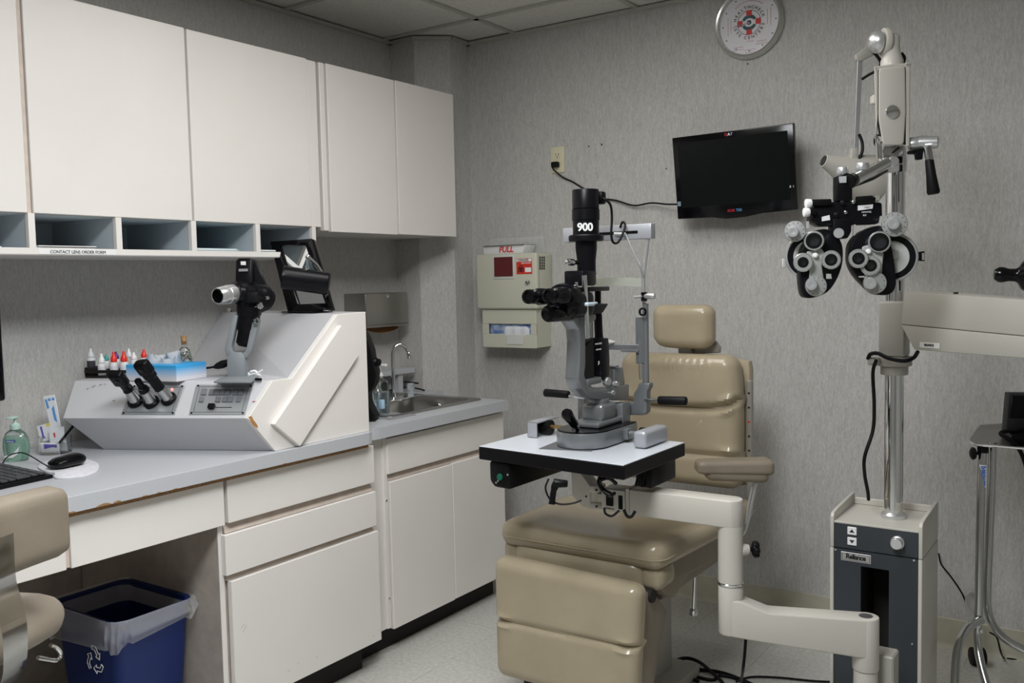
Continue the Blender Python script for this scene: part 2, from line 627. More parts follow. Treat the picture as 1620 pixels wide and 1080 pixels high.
# papers in the pigeonholes
for k, (ya, yb, n, lb) in enumerate(((1.12, 1.27, 3, 'loose white forms in the pigeonhole beside the frame edge'), (1.36, 1.53, 4, 'white order forms lying in the pigeonhole behind the paper label strip'),
                                     (1.88, 2.06, 5, 'white forms in the pigeonhole above the lens instrument'), (2.14, 2.33, 4, 'white and blue forms in the pigeonhole behind the black framed mirror'))):
    tp = thing('paper_stack', lb, 'papers', (-2.65, (ya + yb) / 2, 1.452), group='papers in the pigeonholes')
    for i in range(n):
        a = random.uniform(-0.03, 0.03)
        c = V((-2.66 + random.uniform(-0.015, 0.0), (ya + yb) / 2 + random.uniform(-0.01, 0.01), 0))
        mm = Matrix.Translation(c) @ Matrix.Rotation(a, 4, 'Z')
        hh = 1.4516 + i * 0.0022
        MB(mm).box(-0.14, 0.14, -(yb - ya) / 2, (yb - ya) / 2, hh, hh + 0.002).build('sheet', M_PAPER if i % 3 != 1 or k < 2 else mat('pale_blue_paper', (0.35, 0.55, 0.62), 0.8), tp)

# ------------------------------------------------ desk run
ZC = 0.84
ct = thing('desk_counter', 'grey laminate desk counter with chipped front edge', 'counter', (-2.5, 1.2, 0.80))
MB().prism([(XL, -0.3, 0.80), (-2.10, -0.3, 0.80), (-2.10, 2.215, 0.80), (-2.106, 2.235, 0.80), (-2.13, 2.243, 0.80), (XL, 2.243, 0.80)], (0, 0, 0.04), 0.0008, 1).build('top', M_GREYLAM, ct, smooth=False)
for yy, L, hh in ((1.18, 0.03, 0.005), (1.265, 0.045, 0.007), (1.302, 0.024, 0.008), (1.38, 0.02, 0.003), (1.42, 0.014, 0.004), (1.47, 0.02, 0.003), (1.85, 0.02, 0.003)):
    ch = MB()
    n = 9
    pl = [(-2.0998, yy - L / 2, 0.800)]
    for i in range(n):
        s_ = i / (n - 1)
        pl.append((-2.0998, yy - L / 2 + L * s_, 0.800 + hh * math.sin(PI * min(1, max(0, s_))) ** 0.6 * random.uniform(0.6, 1.0)))
    pl.append((-2.0998, yy + L / 2, 0.800))
    ch.prism(pl, (0.0004, 0, 0))
    ch.build('chipped_edge', M_CHIP, ct, smooth=False)
MB().box(-2.16, -2.118, -0.3, 2.23, 0.787, 0.7998).build('underside_strip', M_CHIP, ct, smooth=False)

XD = -2.13
t = thing('desk_apron', 'cream apron drawers under the desk counter above the knee space', 'drawer unit', (XL, 0.8, 0.65))
MB().box(XL, XD - 0.02, -0.3, 1.645, 0.70, 0.785).build('frame', M_EDGE, t)
for a, b in ((0.70, 1.180), (1.193, 1.648)):
    MB().box(XD - 0.02, XD, a, b, 0.657, 0.786, 0.0012, 1).build('drawer', M_CREAM, t)
MB().box(XD - 0.022, XD - 0.006, 1.1815, 1.1915, 0.660, 0.785).build('edge_strip', M_EDGE, t)
t = thing('base_cabinet', 'cream desk base cabinet with two shallow drawers over one deep drawer', 'cabinet', (-2.5, 1.95, 0.0))
MB().box(XL + 0.004, XD - 0.03, 1.652, 2.262, 0.10, 0.797, 0.001, 1).build('carcass', M_EDGE, t)
MB().box(XL + 0.004, XD - 0.022, 1.636, 1.653, 0.0, 0.797, 0.001, 1).build('side_panel', M_KNEE, t)
MB().box(XD - 0.0215, XD - 0.0205, 1.636, 1.653, 0.0, 0.65).build('edge_strip', M_CREAM, t)
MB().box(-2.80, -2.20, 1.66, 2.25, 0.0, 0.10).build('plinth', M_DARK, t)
for a, b, c, d in ((1.661, 2.268, 0.659, 0.786), (1.645, 2.272, 0.509, 0.627), (1.661, 2.278, 0.107, 0.489)):
    MB().box(XD - 0.02, XD, a, b, c, d, 0.0015, 1).build('drawer', M_CREAM, t)
gr = MB()
for z0, z1 in ((0.629, 0.657), (0.491, 0.507)):
    gr.prism([(XD - 0.030, 1.656, z0), (XD - 0.012, 1.656, z0), (XD - 0.026, 1.656, z1), (XD - 0.030, 1.656, z1)], (0, 0.612, 0))
gr.build('finger_pull', M_EDGE, t)
for px, py, dx, dy in ((381, 995, 5, -8), (384, 1000, 5, -9), (388, 992, 2, -4), (500, 1040, 3, -1), (470, 1050, 3, -2), (590, 1005, 3, 2), (600, 995, 1, 2), (455, 1062, 4, -2)):
    a, b = atX(px, py, XD + 0.0003), atX(px + dx, py + dy, XD + 0.0003)
    MB().cyl(a, b, 0.0004, n=4).build('scratch', mat('scuff', (0.25, 0.23, 0.21), 0.7), t)
struct(MB().box(XL, XL + 0.004, -0.3, 1.63, 0.0, 0.655), 'knee_back_panel_1', M_KNEE)  # back panel of the knee space, flat against the wall

# ------------------------------------------------ sink run
XS = -2.18
t = thing('base_cabinet', 'cream sink base cabinet with false drawer front and two doors', 'cabinet', (-2.5, 2.7, 0.0))
MB().box(XL + 0.004, XS - 0.03, 2.30, 3.10, 0.10, 0.66, 0.001, 1).build('carcass', M_EDGE, t)
MB().box(XS - 0.05, XS - 0.012, 2.287, 2.374, 0.10, 0.795, 0.001, 1).build('stile', M_CREAM, t)
MB().box(XS - 0.05, XS - 0.006, 2.374, 2.392, 0.10, 0.795, 0.001, 1).build('stile', M_CREAM, t)
MB().box(XS - 0.02, XS, 2.392, 3.11, 0.657, 0.785, 0.0015, 1).build('drawer_front', M_CREAM, t)
MB().box(XS - 0.02, XS, 2.398, 2.756, 0.092, 0.628, 0.0015, 1).build('door', M_CREAM, t)
MB().box(XS - 0.02, XS, 2.760, 3.11, 0.094, 0.630, 0.0015, 1).build('door', M_CREAM, t)
MB().prism([(XS - 0.03, 2.395, 0.630), (XS - 0.012, 2.395, 0.630), (XS - 0.026, 2.395, 0.656), (XS - 0.03, 2.395, 0.656)], (0, 0.71, 0)).build('finger_pull', M_EDGE, t)
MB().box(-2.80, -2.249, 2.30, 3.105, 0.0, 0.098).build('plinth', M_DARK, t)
MB().cyl((XS - 0.006, 2.383, 0.565), (XS - 0.004, 2.383, 0.565), 0.004, n=10).build('screw', M_CHROME, t)
MB().cyl((XS - 0.006, 2.383, 0.21), (XS - 0.004, 2.383, 0.21), 0.004, n=10).build('screw', M_CHROME, t)

# sink counter with a rectangular cut-out built from pieces
XSF = -2.152
ct2 = thing('sink_counter', 'grey laminate counter with rounded corner holding the sink', 'counter', (-2.5, 2.7, 0.8))
zb, zt = 0.797, 0.838
sx0, sx1, sy0, sy1 = -2.735, -2.285, 2.515, 3.055    # cut-out
pl = [(sx1, 2.25, zb), (XSF - 0.07, 2.25, zb)]
for k in range(0, 7):
    a = -PI / 2 + PI / 2 * k / 6
    pl.append((XSF - 0.07 + 0.07 * math.cos(a), 2.32 + 0.07 * math.sin(a), zb))
pl += [(XSF, 3.112, zb), (sx1, 3.112, zb)]
top = MB().prism(pl, (0, 0, zt - zb))
top.box(XL, sx1, 2.25, sy0, zb, zt)
top.box(XL, sx1, sy1, 3.112, zb, zt)
top.box(XL, sx0, sy0, sy1, zb, zt)
top.prism([(XL, 3.112, zb), (-2.60, 3.112, zb), (-2.60, 3.242, zb), (XL, 3.242, zb)], (0, 0, zt - zb))
top.build('top', M_GREYLAM, ct2, smooth=False)
# sink bowl
sk = thing('sink', 'stainless steel drop-in sink with a rectangular bowl', 'sink', (-2.5, 2.785, zt))


def rrect(cx, cy, hx, hy, r, z, n=6):
    out = []
    for (sx, sy, a0) in ((1, 1, 0), (-1, 1, PI / 2), (-1, -1, PI), (1, -1, 3 * PI / 2)):
        for k in range(n + 1):
            a = a0 + PI / 2 * k / n
            out.append(V((cx + sx * (hx - r) + r * math.cos(a), cy + sy * (hy - r) + r * math.sin(a), z)))
    return out


def loft(mb, loops, cap_last=True, cap_first=False):
    t_ = bmesh.new()
    vs = [[t_.verts.new(p) for p in L] for L in loops]
    n = len(vs[0])
    for a, b in zip(vs, vs[1:]):
        for k in range(n):
            t_.faces.new((a[k], a[(k + 1) % n], b[(k + 1) % n], b[k]))
    if cap_last:
        t_.faces.new(vs[-1])
    if cap_first:
        t_.faces.new(vs[0])
    bmesh.ops.recalc_face_normals(t_, faces=t_.faces[:])
    return mb.add(t_)


hx, hy = 0.255, 0.295
loft(MB(), [rrect(-2.51, 2.785, hx, hy, 0.03, zt + 0.0005), rrect(-2.51, 2.785, hx - 0.004, hy - 0.004, 0.03, zt + 0.006), rrect(-2.51, 2.785, hx - 0.016, hy - 0.016, 0.028, zt + 0.006)], cap_last=False).build('rim', M_STEEL, sk)
# deck at the wall side, bowl toward the room
bcx, bcy, bhx, bhy = -2.475, 2.785, 0.187, 0.262
deck = MB()
loft(deck, [rrect(-2.51, 2.785, hx - 0.016, hy - 0.016, 0.028, zt + 0.006), rrect(bcx, bcy, bhx, bhy, 0.05, zt + 0.0045)], cap_last=False)
deck.build('deck', M_STEEL, sk)
loft(MB(), [rrect(bcx, bcy, bhx, bhy, 0.05, zt + 0.0045), rrect(bcx, bcy, bhx - 0.006, bhy - 0.006, 0.05, zt - 0.004), rrect(bcx, bcy, bhx - 0.012, bhy - 0.012, 0.055, zt - 0.13), rrect(bcx, bcy, bhx - 0.04, bhy - 0.04, 0.04, zt - 0.15), rrect(bcx, bcy, 0.03, 0.03, 0.028, zt - 0.155)]).build('bowl', M_STEEL, sk)
MB().cyl((bcx, bcy, zt - 0.155), (bcx, bcy, zt - 0.151), 0.035).build('drain', M_CHROME, sk)
ovx = atZ(743, 631, zt - 0.02)
MB().cyl((bcx, bcy + bhy - 0.008, zt - 0.03), (bcx, bcy + bhy - 0.014, zt - 0.03), 0.012).build('overflow', M_CHROME, sk)

# faucet
fx, fy = atZ(623, 634, zt + 0.005)[:2]
fc = thing('faucet', 'chrome gooseneck faucet behind the sink', 'faucet', (fx, fy, zt + 0.005))
d = V((0.62, 0.78, 0)).normalized()
p0 = V((fx, fy, zt + 0.005))
zt_g = 1.02
pts = [p0, p0 + V((0, 0, 0.1)), p0 + V((0, 0, 0.19))]
for k in range(1, 8):
    a = PI - (PI * 0.86) * k / 7
    pts.append(p0 + V((0, 0, 0.19)) + d * (0.034 + 0.034 * math.cos(a)) + V((0, 0, 0.045 * math.sin(a))))
pts.append(pts[-1] + V((0.003, 0.004, -0.012)))
MB().tube(pts, 0.0085, 14, smooth=3).build('spout', M_CHROME, fc)
e = pts[-1]
MB().cyl(e + V((0, 0, 0.004)), e - V((-0.001, -0.001, 0.022)), 0.0125, 0.0125, 20, 0.002).build('aerator', M_CHROME, fc)
MB().box(-0.03, 0.03, -0.105, 0.105, 0.0, 0.008, 0.004, 2, Matrix.Translation(V((fx, fy + 0.04, zt + 0.006)))).build('base_plate', M_CHROME, fc)
MB().cyl(p0, p0 + V((0, 0, 0.016)), 0.02, 0.016, 24, 0.003).build('collar', M_CHROME, fc)
for dy in (-0.07, 0.11):
    hb = V((fx, fy + dy, zt + 0.008))
    h_ = MB().cyl(hb, hb + V((0, 0, 0.03)), 0.015, 0.013, 20, 0.003)
    h_.lathe([(0.012, 0.03), (0.017, 0.036), (0.017, 0.055), (0.012, 0.06), (0, 0.061)], hb, (0, 0, 1), 8)
    h_.build('tap_handle', mat('acrylic_knob', (0.75, 0.8, 0.85), 0.05, trans=0.7, metal=0.0), fc)

# rear bracket shelf over the sink's back
bs = thing('splash_shelf', 'small grey laminate shelf behind the faucet', 'shelf', (-2.8, 2.9, 0.9))
p_a, p_b = atX(580, 630, -2.72), atX(661, 587, -2.72)
zs = 0.945
MB().box(XL, -2.735, 2.50, 3.20, zs - 0.022, zs, 0.001, 1).build('board', M_GREYLAM, bs)
MB().box(XL, -2.745, 3.10, 3.13, zt, zs - 0.022, 0.001, 1).build('support', M_GREYLAM, bs)
MB().box(XL, -2.745, 2.53, 2.56, zt, zs - 0.022, 0.001, 1).build('support', M_GREYLAM, bs)
MB().box(XL, -2.83, 2.56, 3.10, zt, zs - 0.022).build('shade_panel', mat('recess_shade', (0.05, 0.05, 0.052), 0.6), bs)  # dark panel added to stand for the shade under the shelf board
solo(MB().tube([(-2.79, 3.10, zt + 0.03), (-2.76, 3.14, zt + 0.045), (-2.72, 3.17, zt + 0.04), (-2.70, 3.185, zt + 0.037)], 0.004, 8).tube([(-2.79, 3.08, zt + 0.01), (-2.74, 3.14, zt + 0.022), (-2.70, 3.175, zt + 0.014), (-2.67, 3.19, zt + 0.005)], 0.004, 8),
     'rubber_band', M_RUBBER, 'black loops sticking out beside the faucet handle', 'cord', (-2.75, 3.13, zt))
# counter mat, soap dispenser, black coat form
cm = atZ(622, 657, zt)
solo(MB().box(cm.x - 0.10, cm.x + 0.07, cm.y - 0.09, cm.y + 0.05, zt, zt + 0.003, 0.001, 1), 'counter_mat', mat('grey_mat', (0.28, 0.28, 0.30), 0.7), 'thin grey mat on the sink counter', 'mat', (cm.x, cm.y, zt))
sp = atZ(603, 655, zt)
sd = thing('soap_dispenser', 'clear pump bottle with a pale blue label beside the sink', 'soap bottle', (sp.x, sp.y, zt))
MB().lathe([(0, 0.0), (0.027, 0.0), (0.032, 0.005), (0.032, 0.115), (0.028, 0.128), (0.012, 0.138), (0.012, 0.147), (0, 0.147)], sp, (0, 0, 1)).build('bottle', M_GLASS, sd)
MB().lathe([(0, 0.003), (0.026, 0.003), (0.029, 0.008), (0.029, 0.085), (0, 0.085)], sp, (0, 0, 1)).build('liquid', mat('clear_gel', (0.75, 0.85, 0.9), 0.1, trans=0.9, ior=1.33), sd)
MB().box(sp.x + 0.006, sp.x + 0.0325, sp.y - 0.029, sp.y - 0.012, zt + 0.025, zt + 0.06, 0.003).build('label', mat('pale_blue_label', (0.45, 0.65, 0.85), 0.5), sd)
MB().cyl(sp + V((0, 0, 0.147)), sp + V((0, 0, 0.16)), 0.013, 0.009).cyl(sp + V((0, 0, 0.16)), sp + V((0, 0, 0.185)), 0.004).box(sp.x - 0.01, sp.x + 0.035, sp.y - 0.007, sp.y + 0.007, zt + 0.183, zt + 0.193, 0.003).build('pump', M_WHITE, sd)
# black cloth-like form beside the console
bq = V((-2.50, 2.42, 0))
hood = thing('viewer_hood', 'black instrument hood with side knob behind the console', 'instrument', (-2.52, 2.40, zt))
hb = MB()
prof = [(572, 520), (581, 536), (588, 555), (590, 570), (596, 590), (594, 606), (588, 618), (581, 624), (584, 640), (592, 655), (596, 663), (583, 668), (570, 668), (560, 600), (565, 520)]
hb.prism([atY(a_ - 1, b_, 2.40) for a_, b_ in prof], (-0.05, 0.08, 0), 0.008, 2)
hb.build('hood', M_RUBBER, hood)
kp = atY(598, 573, 2.43)
MB().lathe([(0.016, 0), (0.017, 0.01), (0.012, 0.018), (0.013, 0.024), (0, 0.026)], kp - V((0.02, 0, 0)), (1, 0.1, 0)).build('knob', M_BLACK, hood)

# paper towel dispenser on the left wall
td = thing('towel_dispenser', 'stainless steel paper towel dispenser on the wall above the sink', 'dispenser', (XL, 3.0, 1.15))
XT = -2.735
a, b = atX(578, 462, XT), atX(647, 513, XT)
y0, y1 = a.y, b.y
z1, z0 = atX(646, 462, XT).z, atX(646, 514, XT).z
MB().box(XL, XT - 0.003, y0 - 0.0, y1 - 0.002, z0 + 0.005, z1, 0.004, 2).build('housing', M_STEEL, td)
MB().box(XT - 0.004, XT, y0 + 0.002, y1 - 0.004, z0 + 0.012, z1 - 0.003, 0.003, 2).build('cover', M_STEEL, td)
MB().box(XL + 0.01, XT + 0.004, y0, y1 - 0.002, z0, z0 + 0.01, 0.004, 2).build('lip', M_STEEL, td)
lk = atX(613, 468.5, XT)
MB().cyl(lk, lk + V((0.004, 0, 0)), 0.009, 0.008, 16, 0.001).build('lock', M_CHROME, td)
tw = MB().grid(lambda u, v: (XT - 0.03 - 0.05 * v, y0 + 0.02 + (y1 - y0 - 0.05) * u, z0 + 0.004 - 0.028 * math.sin(PI * (1 - u * 0.95)) ** 0.7 * (1 - v) - 0.004), 16, 4, 0.0008)
solo(tw, 'paper_towel', mat('brown_towel', (0.45, 0.27, 0.13), 0.85), 'brown paper towel hanging out of the steel dispenser', 'paper towel', (XT, (y0 + y1) / 2, z0 - 0.02))
# ================================================================== CONSOLE ON THE DESK
def atD(px, py, d):
    return V((0, 0, CAMH)) + _ray(px, py) * d


def atP(px, py, p0, n):
    """pixel -> point on the plane through p0 with normal n"""
    r = _ray(px, py)
    o = V((0, 0, CAMH))
    return o + r * ((V(p0) - o).dot(n) / r.dot(n))


def depth(p):
    return (V(p) - V((0, 0, CAMH))).dot(CF)


XC = -2.135
cons = thing('instrument_console', 'grey and cream wedge-shaped instrument console standing on the desk counter', 'console', (-2.5, 1.95, ZC))
Ra, Rb, Rc, Rd, Re, Rf, Rg = [V((XC, y, z)) for y, z in ((1.83, .8405), (1.733, .952), (1.829, 1.052), (1.905, 1.052), (2.106, 1.238), (2.237, 1.241), (2.237, .8405))]
La, Lb, Lc = V((-2.63, 1.595, .8405)), V((-2.66, 1.487, .950)), V((-2.72, 1.565, 1.052))
Wa, Wb, Wc, Wd, We, Wf, Wg = [V((-2.862, y, z)) for y, z in ((1.95, .8405), (1.87, .95), (1.83, 1.052), (2.087, 1.052), (2.239, 1.238), (2.36, 1.241), (2.36, .8405))]
t_ = bmesh.new()
vv = {k: t_.verts.new(p) for k, p in dict(Ra=Ra, Rb=Rb, Rc=Rc, Rd=Rd, Re=Re, Rf=Rf, Rg=Rg, La=La, Lb=Lb, Lc=Lc, Wa=Wa, Wb=Wb, Wc=Wc, Wd=Wd, We=We, Wf=Wf, Wg=Wg).items()}
for f in ('Ra Rb Rc Rd Re Rf Rg', 'Ra La Lb Rb', 'Rb Lb Lc Rc', 'La Wa Wb Lb', 'Lb Wb Wc Lc', 'Rc Lc Wc Wd Rd', 'Rd Wd We Re', 'Re We Wf Rf', 'Rf Wf Wg Rg', 'Ra Rg Wg Wa La', 'Wa Wg Wf We Wd Wc Wb'):
    t_.faces.new([vv[k] for k in f.split()])
bmesh.ops.recalc_face_normals(t_, faces=t_.faces[:])
bmesh.ops.bevel(t_, geom=[e for e in t_.edges if e.calc_length() > 0.05], offset=0.0012, segments=1, affect='EDGES')
M_CONS = mat('console_grey_laminate', (0.56, 0.56, 0.58), 0.42, var=0.02, vscale=(250, 250, 250))
MB().add(t_).build('body', M_CONS, cons, smooth=False)
sp_ = MB().prism([p for p in (Ra, Rb, Rc, Rd, Re, Rf, Rg)], (0.017, 0, 0), 0.001, 1)
sp_.build('side_panel', M_CREAM, cons, smooth=False)
XP = XC + 0.017
q4 = [atX(434, 671, XP + .018), atX(540, 514, XP + .018), atX(569, 560, XP + .018), atX(475, 706, XP + .018)]
q4[3].z = max(q4[3].z, 0.8415)
MB().prism([V((XP, p.y, p.z)) for p in q4], (0.018, 0, 0), 0.0015, 1).build('flap_panel', M_CREAM, cons, smooth=False)
cb = MB()
pts = [atX(*p, XP + 0.0002) for p in ((393, 659), (398, 658), (401, 664), (407, 672), (408, 677), (402, 674), (397, 667))]
cb.prism([V((XP + 0.0002, p.y, p.z)) for p in pts], (0.0006, 0, 0))
pts = [atP(*p, Rb, (Rc - Rb).cross(Lb - Rb)) for p in ((391, 661), (394, 655), (398, 659), (401, 665))]
cb.build('chip_scar', mat('chipboard_scar', (0.42, 0.20, 0.06), 0.9, var=0.3, vscale=(300, 300, 300)), cons, smooth=False)

# the tilted control face
CU = (Rb - Lb).normalized()
CW = (Rc - Rb)
CN = CU.cross(CW).normalized()
if CN.z < 0:
    CN = -CN
CWn = CN.cross(CU).normalized()
if CWn.z < 0:
    CWn = -CWn


def onface(px, py, off=0.0):
    return atP(px, py, Rb + CN * off, CN)


M_PLATE = mat('anodised_plate', (0.45, 0.47, 0.49), 0.35, 0.6)
for name, cs in (('handle_plate', ((192, 656), (277, 656), (293, 610), (211, 610))), ('control_plate', ((299.5, 656), (388, 656), (401.5, 609), (311, 609)))):
    P4 = [onface(*c) for c in cs]
    pl_ = MB().prism([p - CN * 0.001 for p in P4], CN * 0.004, 0.0006, 1).build(name, M_PLATE, cons, smooth=False)
    s_ = MB()
    cen = sum(P4, V((0, 0, 0))) / 4
    for p in P4:
        q = p + (cen - p) * 0.085
        s_ = MB().cyl(q + CN * 0.003, q + CN * 0.0055, 0.0032, 0.0025, 10)
        s_.build('corner_screw', M_BLACK, pl_)
    fr = MB()
    Q = [p + (cen - p) * 0.14 for p in P4]
    for i in range(4):
        fr.cyl(Q[i] + CN * 0.0031, Q[(i + 1) % 4] + CN * 0.0031, 0.0006, n=4)
    fr.build('printed_border', M_INK, pl_)
    if name == 'control_plate':
        cplate = pl_
    else:
        hplate = pl_
Zf = lambda x_, y_: (180 + x_ / 6.75, 560 + y_ / 6.75)
for x0, y0, x1, y1, n in ((940, 380, 1005, 445, 1), (1025, 385, 1255, 445, 4), (1280, 385, 1395, 445, 2), (920, 465, 975, 520, 1), (1092, 465, 1150, 520, 1), (1165, 465, 1285, 520, 2), (1315, 465, 1370, 520, 1)):
    for k in range(n):
        a0 = x0 + (x1 - x0) * k / n
        a1 = x0 + (x1 - x0) * (k + 1) / n - 4
        P4 = [onface(*Zf(a0 - 8, y1)), onface(*Zf(a1 - 8, y1)), onface(*Zf(a1 + 6, y0)), onface(*Zf(a0 + 6, y0))]
        b_ = MB().prism([p + CN * 0.003 for p in P4], CN * 0.004, 0.0005, 1).build('push_button', mat('button_grey', (0.17, 0.175, 0.19), 0.4), cplate, smooth=False)
sl = MB().cyl(onface(*Zf(1030, 575)) + CN * 0.0034, onface(*Zf(1265, 575)) + CN * 0.0034, 0.0011, n=6)
sl.build('slider_slot', M_BLACK, cplate)
P4 = [onface(*Zf(*c)) for c in ((1015, 598), (1080, 598), (1098, 550), (1030, 550))]
MB().prism([p + CN * 0.003 for p in P4], CN * 0.012, 0.002, 2).build('slider_knob', M_BLACK, cplate)
MB().cyl(onface(273, 617) + CN * 0.003, onface(273, 617) + CN * 0.007, 0.004, 0.003, 12).build('pilot_lamp', mat('pilot_red', (0.9, 0.15, 0.1), 0.3, emis=(1, 0.25, 0.2), estr=2.0), hplate)
MB().sphere(onface(403, 634), 0.006, (1, 1, 0.1), M=Matrix.Identity(4)).build('pink_sticker', mat('pink_dot', (0.85, 0.32, 0.45), 0.6), cons)
for (px, py, dx, dy) in ((145, 612, 6, -3), (157, 609, 4, -2), (137, 615, 3, -1), (178, 634, 4, -1), (165, 607, 2, 0)):
    a, b = onface(px, py, 0.0003), onface(px + dx, py + dy, 0.0003)
    MB().cyl(a, b, 0.0009, n=5).build('scratch', M_CHIP, cons)

# three rechargeable handles standing in wells
M_HCH = mat('handle_chrome', (0.45, 0.46, 0.46), 0.25, 0.9)
spec = [((216, 637), (203, 616), (191, 601), 'otoscope_handle', 'black diagnostic handle with broad flat head, leftmost in the console wells', 'paddle'),
        ((241, 638), (228, 617), (218, 602), 'retinoscope_handle', 'short black diagnostic handle with a slim head, middle one in the console wells', 'slim'),
        ((269, 633), (252, 613), (229, 583), 'ophthalmoscope_handle', 'tall black diagnostic handle with long ribbed head, nearest the control plate', 'long')]
for (b_, m_, h_, nm, lb, kd) in spec:
    B = onface(*b_)
    Mi = onface(*m_, 0.055)
    H = onface(*h_, {'paddle': 0.11, 'slim': 0.09, 'long': 0.13}[kd])
    wl = MB().ring(B + CN * 0.001, (Mi - B).normalized(), 0.0235, 0.0180, 0.012, 28, 0.002)
    wl.build('charging_well', M_BLACK, hplate)
    tt = thing(nm, lb, 'diagnostic handle', B, group='diagnostic handles in the console')
    ax = (Mi - B).normalized()
    MB().lathe([(0.0172, -0.004), (0.0172, 0.014), (0.0160, 0.018), (0.0135, (Mi - B).length)], B, ax, 20).build('chrome_sleeve', M_HCH, tt)
    MB().cyl(Mi - ax * 0.004, Mi + ax * 0.012, 0.0165, 0.0145, 20, 0.002).build('collar', M_BLACK, tt)
    side = CU
    ax2 = (H - Mi).normalized()
    s2 = (side - ax2 * side.dot(ax2)).normalized()
    mm = axes(Mi, s2, ax2)
    L = (H - Mi).length
    if kd == 'paddle':
        MB(mm).cushion((0, 0.026, 0), (0.026, 0.05, 0.024), 0.009, 6).cushion((-0.003, L + 0.008, 0), (0.044, 0.064, 0.028), 0.010, 8).build('head', M_BLACK, tt)
        MB(mm).cyl((0, L + 0.015, 0.012), (0, L + 0.015, 0.016), 0.007, n=16).build('lens', M_GLOSSBLK, tt)
        MB(mm).cyl((0.01, 0.01, 0.0), (0.055, 0.022, 0.012), 0.0015, 0.001, 8).build('probe_rod', M_CHROME, tt)
    elif kd == 'slim':
        MB(mm).cushion((0, L * 0.6, 0), (0.020, L * 1.2, 0.018), 0.008, 8).build('head', M_BLACK, tt)
    else:
        MB(mm).cushion((0, 0.022, 0), (0.028, 0.055, 0.026), 0.009, 6).cushion((0, 0.055, 0), (0.034, 0.03, 0.028), 0.007, 6).cushion((0, 0.075, 0.0), (0.040, 0.026, 0.03), 0.007, 6).cushion((0, L + 0.004, 0), (0.046, 0.05, 0.032), 0.012, 8).build('head', M_BLACK, tt)
        MB(mm).cyl((0, L + 0.006, 0.012), (0, L + 0.006, 0.018), 0.008, n=16).build('lens', M_GLOSSBLK, tt)

ZS = 1.0525
# tray with dropper bottles
tA, tB = atZ(134, 598, ZS), atZ(222, 604, ZS)
M_TRAY = mat('tray_black_acrylic', (0.015, 0.013, 0.012), 0.15)
tr = thing('bottle_tray', 'black tiered tray of eye drop bottles at the left end of the console', 'tray', (tA.x + 0.08, tA.y + 0.03, ZS))
tu = V((math.cos(math.radians(22)), math.sin(math.radians(22)), 0))
tv = V((-tu.y, tu.x, 0))
TM = axes(V((tA.x, tA.y, ZS)), tu, tv)
trb = MB(TM)
trb.box(0.0, 0.25, 0.0, 0.075, 0.0, 0.008, 0.002, 1)
trb.build('lower_tier', M_TRAY, tr)
MB(TM).box(0.0, 0.25, 0.035, 0.075, 0.008, 0.026, 0.002, 1).build('rear_tier', M_TRAY, tr)
MB(TM).box(0.0, 0.25, -0.002, 0.001, 0.016, 0.026, 0.001, 1).box(0.0, 0.003, 0, 0.075, 0.006, 0.034, 0.001, 1).box(0.247, 0.25, 0, 0.075, 0.006, 0.034, 0.001, 1).build('rail', M_TRAY, tr)
dt = depth(tA)


def bottle(px, py_cap, py_bot, capm, lb, bodym=None, row=0, r=0.0125, label=None):
    """dropper bottle: pixel column, cap top and foot row in the photo"""
    base = TM @ V((0, 0.0, 0.008 if row == 0 else 0.026))
    y = 0.018 if row == 0 else 0.055
    p0 = TM @ V((0, y, 0))
    g = atP(px, py_bot, p0, tv)
    loc = V((g.x, g.y, base.z))
    dd = depth(loc)
    H = (py_bot - py_cap) * dd / FPX
    H = max(0.035, atP(px, py_cap, loc, tv).z - loc.z)
    t = thing('dropper_bottle', lb, 'bottle', loc, group='eye drop bottles in the tray')
    hb_ = H * 0.56
    MB().lathe([(0, 0), (r * 0.9, 0), (r, 0.002), (r, hb_ * 0.85), (r * 0.92, hb_ * 0.95), (r * 0.55, hb_), (0, hb_)], loc, (0, 0, 1), 16).build('body', bodym or M_WHITE, t)
    MB().lathe([(r * 0.70, hb_ + 0.0003), (r * 0.82, hb_ + H * 0.03), (r * 0.80, hb_ + H * 0.15), (r * 0.55, hb_ + H * 0.24), (r * 0.40, hb_ + H * 0.29), (r * 0.34, H * 0.95), (r * 0.22, H), (0, H)], loc, (0, 0, 1), 16).build('cap', capm, t)
    if label:
        MB().lathe([(r + 0.0004, hb_ * 0.15), (r + 0.0004, hb_ * 0.7)], loc, (0, 0, 1), 16, caps=False).build('label', label, t)
    return t


M_CLRPL = mat('frosted_plastic', (0.72, 0.74, 0.76), 0.3)
M_LAB1 = mat('print_label', (0.70, 0.68, 0.74), 0.6, var=0.3, vscale=(900, 900, 2500))
bottle(145, 551, 588, mat('translucent_cap', (0.7, 0.72, 0.74), 0.35), 'tall clear-capped dropper bottle with a black label, leftmost in the tray', M_CLRPL, 1, 0.0125, mat('black_label', (0.04, 0.04, 0.05), 0.5))
bottle(162, 559, 597, M_WHITE, 'white dropper bottle with white cap in the front row of the tray', M_WHITE, 0, 0.0125, M_LAB1)
bottle(169, 561, 590, mat('teal_cap', (0.02, 0.30, 0.28), 0.4), 'white dropper bottle with teal cap standing behind a white-capped one', M_WHITE, 1, 0.0105)
bottle(181, 556, 589, M_RED, 'white dropper bottle with red cap, left of the tissue box', M_WHITE, 0, 0.0125, M_LAB1)
bottle(185, 556, 588, mat('purple_cap', (0.09, 0.02, 0.20), 0.4), 'white dropper bottle with dark purple cap half hidden behind a red one', M_WHITE, 1, 0.0105)
bottle(197, 555, 588, M_RED, 'white dropper bottle with red cap, second red cap from the left', M_WHITE, 0, 0.0125, M_LAB1)
